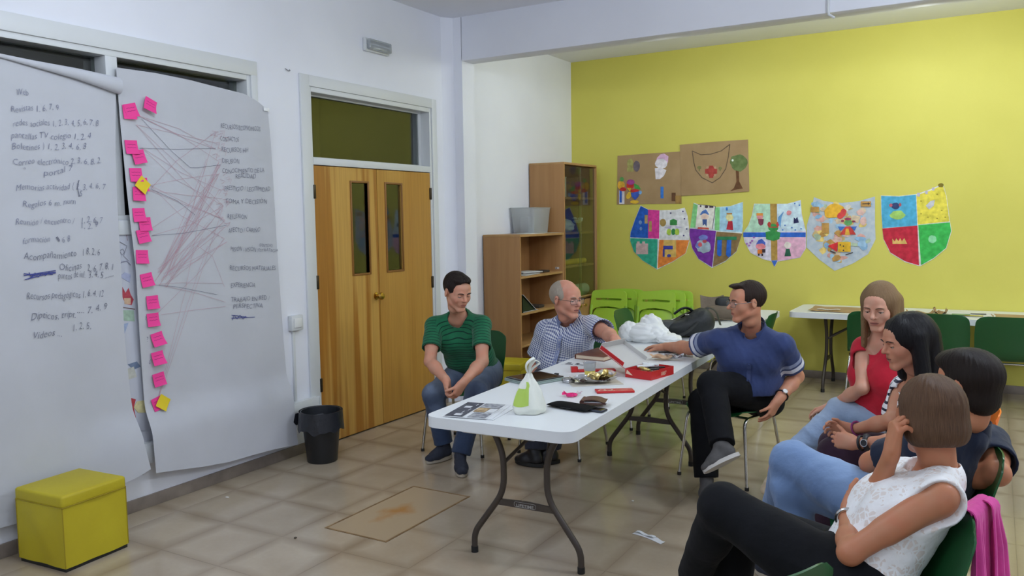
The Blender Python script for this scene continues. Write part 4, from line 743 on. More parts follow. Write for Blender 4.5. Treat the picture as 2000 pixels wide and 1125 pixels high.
b = MB(); b.grid(lambda u, v: (-.15-.028*v+.012*math.sin(u*5), -.09+.14*u, .33-.09*v+.01*u), 5, 5, thick=.001); build('bag_corner', b, m_bag, t)
# ---- hatch in the floor
t = thing('floor_hatch', 'rectangular floor hatch with a rusty frame and an orange stain', 'hatch', ((HX0+HX1)/2, (HY0+HY1)/2, 0)); w, d = (HX1-HX0)/2, (HY1-HY0)/2; m_rust = mat('rusty_strip', (120, 92, 58), .6, noise=(16, 4, .35, .65), c2=(146, 116, 76))
for q in ((-w, -d, w, -d+.012), (-w, d-.012, w, d), (-w, -d+.012, -w+.012, d-.012), (w-.012, -d+.012, w, d-.012)): build('frame_strip', MB().box(q[0], q[1], 0, q[2], q[3], .0022), m_rust, t, 0)
def hatch_mat():
    m = mat('hatch_plate', (176, 154, 124), .24); N, L, B = nodes_of(m); tc = N.new('ShaderNodeTexCoord'); mp = N.new('ShaderNodeMapping'); mp.inputs['Location'].default_value = (.1, .05, 0); mp.inputs['Scale'].default_value = (4.6, 2.9, 1); L.new(tc.outputs['Object'], mp.inputs[0])
    ln = N.new('ShaderNodeVectorMath'); ln.operation = 'LENGTH'; L.new(mp.outputs[0], ln.inputs[0]); nz = N.new('ShaderNodeTexNoise'); nz.inputs['Scale'].default_value = 7; nz.inputs['Detail'].default_value = 5; L.new(tc.outputs['Object'], nz.inputs['Vector'])
    ad = N.new('ShaderNodeMath'); ad.operation = 'MULTIPLY_ADD'; ad.inputs[1].default_value = 1.1; L.new(nz.outputs['Fac'], ad.inputs[0]); L.new(ln.outputs['Value'], ad.inputs[2])
    r = N.new('ShaderNodeValToRGB'); e = r.color_ramp.elements; e[0].position = .62; e[1].position = 1.25; e[0].color = (*lin((176, 128, 78)), 1); e[1].color = (*lin((180, 160, 132)), 1); L.new(ad.outputs[0], r.inputs[0]); L.new(r.outputs[0], B.inputs['Base Color']); return m
build('plate', MB().box(-w+.012, -d+.012, 0, w-.012, d-.012, .0012), hatch_mat(), t, 0)
# ================================================================== things on the tables and on the floor
TT = TZ+.0008; m_strap = mat('black_strap', (30, 28, 30), .5)
def base(name, label, cat, pts, z=TT, rz=None, group=None):
    """thing whose local x runs along the first edge of its footprint (pixel quad on the table top)"""
    q = [onz(*p, z) for p in pts]; c = sum(q)/len(q); e = q[1]-q[0]; a = math.atan2(e[1], e[0]) if rz is None else rz
    return thing(name, label, cat, tuple(c), a, group), math.hypot(e[0], e[1]), (math.dist(q[1][:2], q[2][:2]) if len(q) > 2 else 0)
def quadpart(name, par, x0, y0, x1, y1, z, m, dz=.0004): return build(name, MB().box(x0, y0, z, x1, y1, z+dz), m, par, 0)
m_blkp = mat('newsprint_black', (62, 64, 74), .7, noise=(60, 3, .4, .6), c2=(84, 86, 96)); m_gry = mat('newsprint_grey', (120, 122, 130), .7, noise=(45, 4, .4, .6), c2=(170, 172, 176)); m_tan = mat('newsprint_tan', (150, 124, 92), .7, noise=(60, 3, .4, .6), c2=(196, 170, 130))
# leaflet at the near corner
t = thing('leaflet', 'printed black and white leaflets fanned out at the near table corner', 'leaflet', (-2.075, 3.195, TT), R_(101))
for k, (dx, dy, r) in enumerate(((.012, -.045, -4), (.006, -.02, 2), (0, 0, 0))):
    b = MB(); M = Matrix.Translation((dx, dy, .0016*k))@Matrix.Rotation(R_(r), 4, 'Z'); b.grid(lambda u, v: tuple(M@Vector((-.148+.296*u, -.105+.21*v, .001+.0008*(1-abs(2*u-1))*(v > .6)*(k == 2)))), 6, 6, thick=.0012); build('leaf', b, wp, t, 30)
for x0, y0, x1, y1, m in ((-.14, .012, .142, .100, m_blkp), (.05, -.095, .140, .004, m_gry), (-.035, -.055, .045, .004, m_tan), (-.14, -.098, -.045, -.01, m_gry), (-.03, -.098, .04, -.060, wp)): quadpart('printed_block', t, x0, y0, x1, y1, .0058, m)
for k in range(5): quadpart('printed_line', t, -.12+.05*k, .03+.012*(k % 2), -.085+.05*k, .034+.012*(k % 2)+.03*(k % 3 == 0), .0063, mat('newsprint_white', (210, 212, 216), .7))
# tied carrier bag
t = thing('carrier_bag', 'small tied white carrier bag with a green print on the front table', 'bag', tuple(onz(1032, 806, TT)), R_(20)); m_film = mat('white_bag_film', (226, 228, 216), .5, bump=(14, .5)); m_gpr = mat('green_print', (176, 204, 88), .5)
def bagp(u, v, o=0):
    a = 2*math.pi*u; r = np.interp(v, [0, .1, .3, .55, .75, .88, 1], [.064, .074, .068, .054, .036, .020, .012])+o; w = 1+.07*math.sin(5*a+4*v)+.05*math.sin(9*a+1-6*v)*(v)+.08*math.sin(3*a+2)*v
    return (r*1.05*w*math.cos(a)+.006*v, r*.82*w*math.sin(a), .002+.185*v-.008*(1-v)*math.cos(3*a)*(v > .02))
build('bag_body', MB().grid(bagp, 56, 30), m_film, t, 70)
build('green_print', MB().grid(lambda u, v: bagp(.60+.17*u, .22+.42*v, .0012), 12, 14), m_gpr, t, 70); build('green_print', MB().grid(lambda u, v: bagp(.70+.03*math.sin(3*v)+.05*u, .60+.20*v, .0014), 6, 10), m_gpr, t, 70)
for s, h in ((-1, .075), (1, .062)):
    P = [(.006, 0, .178), (.006+s*.012, .012*s, .205), (.006+s*.030+.02, .018*s, .232), (.03+s*.012, .016*s, .178+h), (.035, .006*s, .185+h), (.012+s*.004, -.006, .225), (.004, -.004, .18)]
    build('handle', MB().tube(fillet(P, .02, 4), .008, 8, flat=.35), m_film, t, 60)
# tablet in its case
t, w, d = base('tablet', 'dark tablet lying in a grey-green folding case near the checked man', 'tablet', [(992, 745), (1043, 757), (1096, 742), (1046, 729)]); w, d = .215, .262
build('case_back', MB().box(-w/2, -d/2, 0, w/2, d/2, .010, bev=.004), mat('sage_case', (142, 158, 152), .5), t); build('case_flap', MB().box(-w/2, -d/2, .0105, w/2-.002, d/2-.002, .016, bev=.002), mat('sage_case', (142, 158, 152), .5), t)
build('body', MB().box(-w/2+.006, -d/2+.006, .0165, w/2-.006, d/2-.006, .023, bev=.002), mat('dark_bezel', (48, 46, 46), .3), t); build('screen', MB().box(-w/2+.016, -d/2+.02, .023, w/2-.016, d/2-.02, .0236), mat('dark_screen', (30, 28, 28), .06), t, 0)
t = thing('earphone_bud', 'tiny black clip lying beyond the tablet corner', 'clip', tuple(onz(1087, 732, TT))); build('clip_body', MB().box(-.013, -.008, 0, .013, .008, .010, bev=.003), m_legcap, t)
# cards, notebook
t, w, d = base('picture_card', 'small white card with a dark print beside the notebook', 'card', [(1103, 712), (1136, 714), (1132, 708)]); build('card', MB().box(-.075, -.05, 0, .075, .05, .001), wp, t, 0)
for q in ((-.06, -.03, -.01, .0), (-.06, .01, -.035, .04), (.0, -.02, .02, .035), (.02, -.03, .06, -.01)): quadpart('dark_print', t, *q, .001, m_blkp)
t = thing('notebook', 'thick brown notebook with cream page edges in front of the checked man', 'book', tuple((onz(1134, 703, TT)+onz(1184, 707, TT)+onz(1213, 692, TT)+onz(1165, 685, TT))/4), R_(-4)); lb = mat('brown_leather_cover', (128, 82, 66), .5, noise=(30, 3, .35, .65), c2=(112, 70, 56))
build('cover', MB().box(-.105, -.155, 0, .105, .155, .003, bev=.001), lb, t); build('pages', MB().box(-.10, -.15, .003, .10, .15, .026, bev=.001), mat('cream_pages', (226, 206, 178), .7), t); build('cover', MB().box(-.105, -.155, .026, .105, .155, .0295, bev=.001), lb, t); build('spine', MB().box(-.108, -.155, 0, -.104, .155, .0295, bev=.001), lb, t)
# red carton, cup, foil and chocolate
m_red = mat('red_card', (196, 32, 36), .35); m_redi = mat('grey_card_inside', (196, 194, 190), .8)
t = thing('empty_carton', 'flattened red chocolate carton lying behind the foil heap', 'carton', tuple(onz(1165, 725, TT)), R_(35)); build('flap', MB().box(-.11, -.022, 0, .11, .022, .012, bev=.002), m_red, t); build('inner_flap', MB().box(-.02, .022, .002, .10, .05, .006), m_redi, t, 0); build('torn_end', MB().box(-.15, -.018, 0, -.112, .02, .03), m_red, t, 0)
t = thing('plastic_cup', 'clear plastic cup with yellow bottom beside the chocolate foil', 'cup', tuple(onz(1152, 737, TT))); build('cup_wall', MB().lathe([(.026, 0), (.027, .001), (.036, .085), (.038, .087), (.0355, .086), (.0262, .003), (0, .003)], 24), m_clear, t, 40); build('yellow_band', MB().lathe([(.0265, .002), (.0305, .04), (.0312, .04), (.0272, .002)], 24), mat('yellow_film', (226, 206, 90), .3), t, 40)
m_foil = mat('silver_foil', (204, 204, 206), .18, metal=1, bump=(40, .8)); m_goldf = mat('gold_foil', (206, 184, 120), .2, metal=1, bump=(40, .8)); m_choc = mat('dark_chocolate', (46, 26, 18), .35)
t = thing('foil_tray', 'opened silver and gold foil with broken dark chocolate pieces on it', 'foil', tuple(onz(1158, 748, TT)), R_(40)); rr2 = random.Random(5)
def foilsheet(w, d, a, seed, z0=0.002):
    r = np.random.default_rng(seed); K = r.normal(size=(6, 2))*28; ph = r.uniform(0, 6.3, 6)
    def fn(u, v):
        x, y = (u-.5)*w, (v-.5)*d; e = max(abs(2*u-1), abs(2*v-1))**4; n = float(np.mean(np.abs(np.sin(K@np.array([x, y])+ph)))); return (x+.01*math.sin(v*9), y+.01*math.sin(u*8), z0+a*n+a*1.6*e*(.4+.6*math.sin(5*u+3*v)**2))
    return MB().grid(fn, 26, 20, thick=.0006)
build('paper_liner', MB().box(-.13, -.075, 0, .15, .07, .002), mat('card_liner', (206, 198, 182), .7), t, 0); build('foil', foilsheet(.24, .13, .016, 2), m_foil, t, 30); o = build('foil', foilsheet(.14, .10, .022, 8, .006), m_goldf, t, 30); o.location = (.05, .0, 0); o.rotation_euler = (0, 0, .4)
for k in range(7): o = build('chocolate_piece', MB().box(-.016, -.012, 0, .016, .012, .010, bev=.003), m_choc, t); o.location = (rr2.uniform(-.09, .08), rr2.uniform(-.05, .03), .014+.004*(k % 3)); o.rotation_euler = (rr2.uniform(-.2, .2), rr2.uniform(-.2, .2), rr2.uniform(0, 3))
t = thing('foil_ball', 'crumpled silver foil at the left end of the chocolate foil', 'foil', tuple(onz(1110, 747, TT))); crumple('foil', .035, .03, .028, m_foil, t, 6, 24, 16, .35)
t = thing('snack_wrapper', 'clear and silver crumpled wrapper right of the yellow cup', 'wrapper', tuple(onz(1184, 736, TT)+np.array([0, 0, .001]))); crumple('film', .05, .04, .04, mat('clear_wrap', (226, 222, 206), .2, trans=.5, bump=(40, .8)), t, 12, 30, 18, .4)
# red bar
t = thing('chocolate_bar', 'red wrapped chocolate bar with cream lettering lying on the front table', 'bar', tuple((onz(1163, 763, TT)+onz(1167, 771, TT)+onz(1238, 768, TT)+onz(1233, 759, TT))/4), math.atan2(*((onz(1237, 768, TT)-onz(1166, 770, TT))[1::-1])))
build('bar_wrapper', MB().box(-.098, -.036, 0, .098, .036, .011, bev=.003), m_red, t); m_cream = mat('cream_print', (232, 206, 180), .5)
b = MB(); 
for P in ([(-.085, -.012), (-.07, .016), (-.05, .02), (-.045, .004), (-.06, -.004), (-.045, -.018)], [(-.04, .018), (-.02, .022), (-.008, .008), (-.018, -.010), (-.034, -.012)], [(-.09, -.022), (-.05, -.024), (0, -.02)]): b.tube([(x, y, .0112) for x, y in fillet([(a, c) for a, c in P], .01, 3)], .0032, 6, flat=.1)
build('cream_swirl', b, m_cream, t, 0); v, f = text2d('chocolate', .022); w = max(p[0] for p in v); b = MB(); b.add([(x-w/2+.05, y+.006, .0115) for x, y in v], f); b.add([(x-w/2+.035, y-.020, .0115) for x, y in text2d('extrafino', .020)[0]], text2d('extrafino', .020)[1]); build('lettering', b, m_cream, t, 0)
# pink sweet wrapper, case, phone, wallet
t = thing('sweet_wrapper', 'bright pink twisted sweet wrapper on the front table', 'wrapper', tuple(onz(1118, 774, TT)), .4); mpk = mat('pink_film', (236, 42, 124), .25, bump=(50, .6)); crumple('wrapper_body', .026, .018, .018, mpk, t, 3, 20, 12, .35)
for s in (-1, 1): o = build('twist_end', MB().grid(lambda u, v: (s*(.02+.03*u), (v-.5)*.045*u+.004*math.sin(12*v), .008+.014*u*(.5+.5*math.sin(9*v+s))), 6, 14, thick=.0006), mpk if s < 0 else mat('silver_pink_film', (214, 190, 196), .3), t, 40); o.rotation_euler = (0, 0, s*.5+.3)
b = MB(); b.tube([(.018*math.cos(a)-.01, .013*math.sin(a)-.022, .012) for a in np.linspace(0, 6.28, 16, endpoint=False)], .004, 6, closed=True, flat=2); build('wrapper_ring', b, mpk, t, 60)
a_ = math.atan2(*((onz(1152, 803, TT)-onz(1081, 791, TT))[1::-1]))
t = thing('phone_pouch', 'black soft phone pouch lying beside the brown wallet', 'pouch', tuple((onz(1080, 797, TT)+onz(1086, 787, TT)+onz(1150, 809, TT)+onz(1154, 797, TT))/4), a_)
build('pouch_body', MB().grid(lambda u, v: ((u-.5)*.235*(1 if v < 2 else 1), .052*math.cos(2*math.pi*v)*(1-.12*(2*u-1)**4), .011+.011*math.sin(2*math.pi*v)*(1-.75*abs(2*u-1)**5)), 20, 24), mat('black_velvet', (18, 18, 20), .9, spec=.15), t, 60); build('pouch_seam', MB().tube([(-.115, -.045, .011), (0, -.0525, .011), (.115, -.045, .011)], .0015, 5), m_strap, t)
t = thing('phone', 'dark blue phone sticking out from under the brown wallet', 'phone', tuple(onz(1160, 802, TT)), a_+.1); build('phone_body', MB().box(-.058, -.03, 0, .058, .03, .011, bev=.005), mat('dark_blue_case', (44, 48, 62), .35), t); build('screen', MB().box(-.05, -.025, .011, .05, .025, .0114), mat('dark_screen', (30, 28, 28), .06), t, 0)
t = thing('wallet', 'brown leather wallet with a white slip inside lying across the phone', 'wallet', tuple(onz(1162, 792, TT)+np.array([0, 0, .0125])), a_+.45); lw = mat('wallet_leather', (92, 58, 48), .32, noise=(24, 4, .3, .7), c2=(74, 46, 38), bump=(60, .2))
build('lower_flap', MB().box(-.058, -.045, 0, .058, .045, .009, bev=.004), lw, t); build('slip', MB().box(-.052, -.040, .0092, .064, .038, .0118), wp, t, 0); build('upper_flap', MB().grid(lambda u, v: (-.058+.114*u, -.045+.09*v, .013+.012*math.sin(math.pi*min(1, u*1.15))**.6), 14, 6, thick=.004), lw, t, 50); build('folded_edge', MB().tube([(-.057, -.044, .010), (-.057, .044, .010)], .0105, 10), lw, t, 60)
# red chocolate box with the lid standing open
q = [onz(*p, TT) for p in ((1217, 736), (1270, 743), (1322, 729), (1268, 718))]; c = sum(q)/4; ang = math.atan2(*((q[1]-q[0])[1::-1]))
t = thing('chocolate_box', 'open red chocolate box, its grey lid held up by the checked man', 'box', (-1.662, 4.367, TT), R_(-12)); bw, bd, bh = .17, .235, .048
for n, bx in (('box_wall', (-bw/2, -bd/2, 0, bw/2, -bd/2+.003, bh)), ('box_wall', (-bw/2, bd/2-.003, 0, bw/2, bd/2, bh)), ('box_wall', (-bw/2, -bd/2+.003, 0, -bw/2+.003, bd/2-.003, bh)), ('box_wall', (bw/2-.003, -bd/2+.003, 0, bw/2, bd/2-.003, bh))): build(n, MB().box(*bx), m_red, t, 0)
build('box_floor', MB().box(-bw/2+.003, -bd/2+.003, 0, bw/2-.003, bd/2-.003, .003), m_redi, t, 0)
M = Matrix.Translation((-bw/2, 0, bh+.001))@Matrix.Rotation(R_(-52), 4, 'Y')
lid = MB(); lid.box(-.20, -bd/2-.002, 0, 0, bd/2+.002, .003, M=Matrix.Translation((-bw/2-.001, 0, bh))@Matrix.Rotation(R_(28), 4, 'Y')); l_ = build('lid', lid, m_redi, t, 0)
lid = MB(); lid.box(-.20, -bd/2-.003, -.0025, 0, bd/2+.003, -.0002, M=Matrix.Translation((-bw/2-.001, 0, bh))@Matrix.Rotation(R_(28), 4, 'Y')); build('lid_outside', lid, m_red, l_, 0)
lid = MB(); LM = Matrix.Translation((-bw/2-.001, 0, bh))@Matrix.Rotation(R_(28), 4, 'Y'); lid.box(-.202, -bd/2, .0, -.199, bd/2, .040, M=LM); build('lid_flap', lid, m_redi, l_, 0)
for s in (-1, 1): lid = MB(); lid.box(-.198, s*bd/2-.0012, .003, -.02, s*bd/2+.0012, .026, M=LM); build('lid_side', lid, m_red if s < 0 else m_redi, l_, 0)
b = MB(); b.add([(-bw/2+.005+.0, -bd/2-.0006, .02), (-bw/2+.05, -bd/2-.0006, .014), (-bw/2+.012, -bd/2-.0006, .044)], [(0, 1, 2)]); build('cream_print', b, m_cream, t, 0)
v, f = text2d('1887', .03); b = MB(); b.add([(bw/2+.0006, -.02+x, .012+y) for x, y in v], f); build('cream_print', b, m_cream, t, 0)
for k in range(9): o = build('wrapped_bar', MB().box(-.05, -.011, 0, .05, .011, .010, bev=.003), (m_foil, mat('black_wrapper', (34, 32, 36), .3), m_goldf, wp)[k % 4], t); o.location = (rr2.uniform(-.03, .03), rr2.uniform(-.07, .07), .03+.008*(k % 4)); o.rotation_euler = (rr2.uniform(-.2, .2), rr2.uniform(-.15, .15), rr2.uniform(0, 3))
# leaflets with a pen by the polo man's hand
t = thing('leaflet', 'grey printed leaflet with a dark pen by the polo man', 'leaflet', tuple(onz(1325, 692, TT)), R_(20))
for k, (r, dx) in enumerate(((0, 0), (-14, .03))): o = build('leaf', MB().box(-.105, -.148, .0008*k, .105, .148, .0008*k+.0008), wp, t, 0); o.rotation_euler = (0, 0, R_(r)); o.location = (dx, 0, 0)
for q in ((-.09, -.12, .0, .0), (.01, -.12, .09, -.03), (-.09, .02, .09, .12)): quadpart('printed_block', t, *q, .0017, m_gry)
t = thing('pen', 'black pen lying on the grey printed leaflet', 'pen', tuple(onz(1307, 690, TT)+np.array([0, 0, .006])), R_(28)); build('barrel', MB().tube([(-.07, 0, .002), (.05, 0, .002)], .0055, 10), m_legcap, t, 60); build('tip', MB().tube([(.05, 0, .002), (.066, 0, .002)], [.005, .001], 8), m_chrome, t, 60); build('clip', MB().box(-.068, -.0015, .0075, -.03, .0015, .009), m_chrome, t, 0)
t = thing('foil_strip', 'beige and silver chocolate wrapper behind the red box', 'wrapper', tuple(onz(1292, 703, TT)), .3); build('foil', foilsheet(.13, .09, .014, 15), mat('beige_wrapper', (206, 170, 136), .4), t, 30); o = build('foil', foilsheet(.10, .05, .016, 16), m_foil, t, 30); o.location = (.08, -.01, .002)
# crumpled white bag, backpack, brown bag on the rear table
t = thing('white_bag', 'crumpled white plastic bag standing on the table behind the open box', 'bag', (-2.13, 5.56, TT), .2); m_wb = mat('white_thin_film', (236, 238, 236), .45, bump=(12, .5))
o = crumple('bag_heap', .145, .10, .14, m_wb, t, 21, 64, 36, .30); o = crumple('bag_fold', .09, .07, .19, m_wb, t, 22, 48, 30, .30); o.location = (.02, .03, .0); o = crumple('bag_corner', .08, .07, .14, m_wb, t, 23, 40, 26, .28); o.location = (-.13, .0, 0); o = crumple('bag_corner', .09, .07, .07, m_wb, t, 24, 40, 26, .4); o.location = (.15, -.04, 0)
t = thing('backpack', 'black backpack with loose straps lying on the rear table', 'backpack', (-1.97, 5.96, TT+.004), R_(28)); m_np = mat('black_nylon', (30, 34, 36), .55, bump=(40, .3)); m_np2 = mat('grey_nylon', (58, 62, 64), .5, bump=(40, .3))
F0 = lambda sx, sy, sz, e: MB().grid(lambda u, v: (sx*math.copysign(abs(math.cos(2*math.pi*u))**e, math.cos(2*math.pi*u))*math.sin(math.pi*(.02+.96*v))**.5, sy*math.copysign(abs(math.sin(2*math.pi*u))**e, math.sin(2*math.pi*u))*math.sin(math.pi*(.02+.96*v))**.5, sz*(.5-.5*math.cos(math.pi*v))*(1+.05*math.sin(6*u+3))), 40, 18)
b = F0(.20, .15, .20, .7); b.v = [(x, y, z*(.52+.46*min(1, max(0, (x+.16)/.26)))+.012*math.sin(19*x+11*y)*min(1, z*12)) for x, y, z in b.v]; build('main_body', b, m_np, t, 60); o = build('front_pocket', F0(.12, .09, .12, .7), m_np2, t, 60); o.location = (-.17, -.03, 0)
b = MB(); b.tube([(-.10+.16*u, -.02-.01*math.sin(6*u), .165+.045*math.sin(math.pi*u)) for u in np.linspace(0, 1, 10)], .018, 8, flat=.5); build('top_handle', b, m_np, t, 60)
for P in ([(-.20, .06, .08), (-.27, .08, .06), (-.33, .05, .05), (-.37, .0, .004)], [(.05, -.14, .12), (-.03, -.20, .05), (-.14, -.19, .004), (-.22, -.15, .004)], [(.12, .0, .17), (.16, .04, .21), (.22, .02, .18), (.24, -.03, .08)]): build('strap', MB().tube(fillet(P, .05, 4), .022, 8, flat=.22), m_np, t, 60)
build('buckle', MB().box(-.015, -.01, 0, .015, .01, .006, bev=.002).xf(Matrix.Translation((-.02, -.1, .165))), m_chrome, t); build('buckle', MB().box(-.015, -.01, 0, .015, .01, .006, bev=.002).xf(Matrix.Translation((.06, -.05, .178))), m_chrome, t)
t = thing('shoulder_bag', 'brown shoulder bag with a black hood on top at the far end of the tables', 'bag', (-2.02, 6.98, TT), R_(30)); m_br = mat('brown_canvas', (96, 84, 70), .7, bump=(60, .3), noise=(12, 3, .3, .7), c2=(112, 98, 82))
build('bag_body', F0(.17, .08, .13, .6), m_br, t, 60); b = MB(); b.grid(lambda u, v: (-.17+.2*u, -.06+.05*v, .05+.17*v-.02*math.sin(3*u)), 8, 8, thick=.006); build('flap', b, m_br, t, 50); o = build('dark_hood', F0(.08, .06, .11, .8), m_np, t, 60); o.location = (.03, -.0, .09); build('strap', MB().tube(fillet([(-.15, -.08, .06), (-.02, -.11, .02), (.12, -.12, .01), (.2, -.06, .004)], .05, 4), .012, 8, flat=.3), m_br, t, 60)
# papers on the wall table
def kraft_sheet(name, label, x0, y0, x1, y1, z, curl, m=None, rz=0):
    t = thing(name, label, 'paper', ((x0+x1)/2, (y0+y1)/2, z), rz); w, d = x1-x0, y1-y0
    build('sheet', MB().grid(lambda u, v: ((u-.5)*w+.01*math.sin(v*5), (v-.5)*d+.008*math.sin(u*7), .002+curl*(.5+.5*math.sin(u*9+v*4))*.5+curl*max(0, abs(2*u-1)-.75)*3), 26, 10, thick=.0012), m or kraft, t, 40); return t
t = kraft_sheet('kraft_sheet', 'crumpled brown paper sheet at the left end of the wall table', -1.47, 7.92, -.78, 8.36, TT, .012); o = build('torn_strip', MB().grid(lambda u, v: (-.28+.2*u, -.16+.05*v+.03*u, .016+.004*math.sin(9*u)), 8, 2, thick=.001), wp, t, 40)
kraft_sheet('kraft_sheet', 'curled brown paper piece behind the woman in red', -.66, 7.94, -.44, 8.2, TT, .03); t = kraft_sheet('drawing_sheet', 'white sheets with drawings lying between two brown papers', -.38, 7.98, .02, 8.36, TT, .006, wp)
for q, m in (((-.12, -.12, .02, -.02), mat('green_crayon', (130, 160, 120), .8)), ((.02, .0, .14, .08), mat('pencil_grey', (130, 130, 130), .8)), ((-.02, -.15, .12, -.09), mat('yellow_crayon', (206, 196, 80), .8))): quadpart('crayon_patch', t, *q, .009, m)
kraft_sheet('kraft_sheet', 'flat brown paper sheet at the right end of the wall table', .0, 7.90, .52, 8.30, TT, .004, rz=-.02); kraft_sheet('kraft_scrap', 'small upright brown paper scrap left of the white drawings', -.44, 8.05, -.34, 8.2, TT+.002, .05)
# litter on the floor
t = thing('paper_strip', 'torn white paper strip lying on the floor right of the table', 'paper', tuple((onz(1240, 1041, .001)+onz(1295, 1060, .001))/2), math.atan2(*((onz(1295, 1060, 0)-onz(1240, 1041, 0))[1::-1])))
build('strip', MB().grid(lambda u, v: ((u-.5)*.19, (v-.5)*.035+.008*math.sin(u*4), .001+.006*math.sin(u*7)**2*v), 14, 3, thick=.0008), wp, t, 40); build('strip_fold', MB().grid(lambda u, v: ((u-.5)*.12-.03, (v-.5)*.02+.012, .008+.004*math.sin(u*9)), 10, 2, thick=.0006), wp, t, 40)
for px, py, lab, c in ((444, 972, 'small white crumb on the floor below the right paper sheet', (216, 212, 204)), (1236, 979, 'tiny white crumb on the floor right of the front table legs', (216, 212, 204)), (577, 1051, 'tiny dark crumb on the floor near the left foreground', (70, 60, 50))):
    t = thing('crumb', lab, 'crumb', tuple(onz(px, py, .0005)), 0); crumple('crumb_body', .014 if px == 444 else .007, .008, .006, mat('crumb_%d' % c[0], c, .8), t, 3, 12, 8, .3)
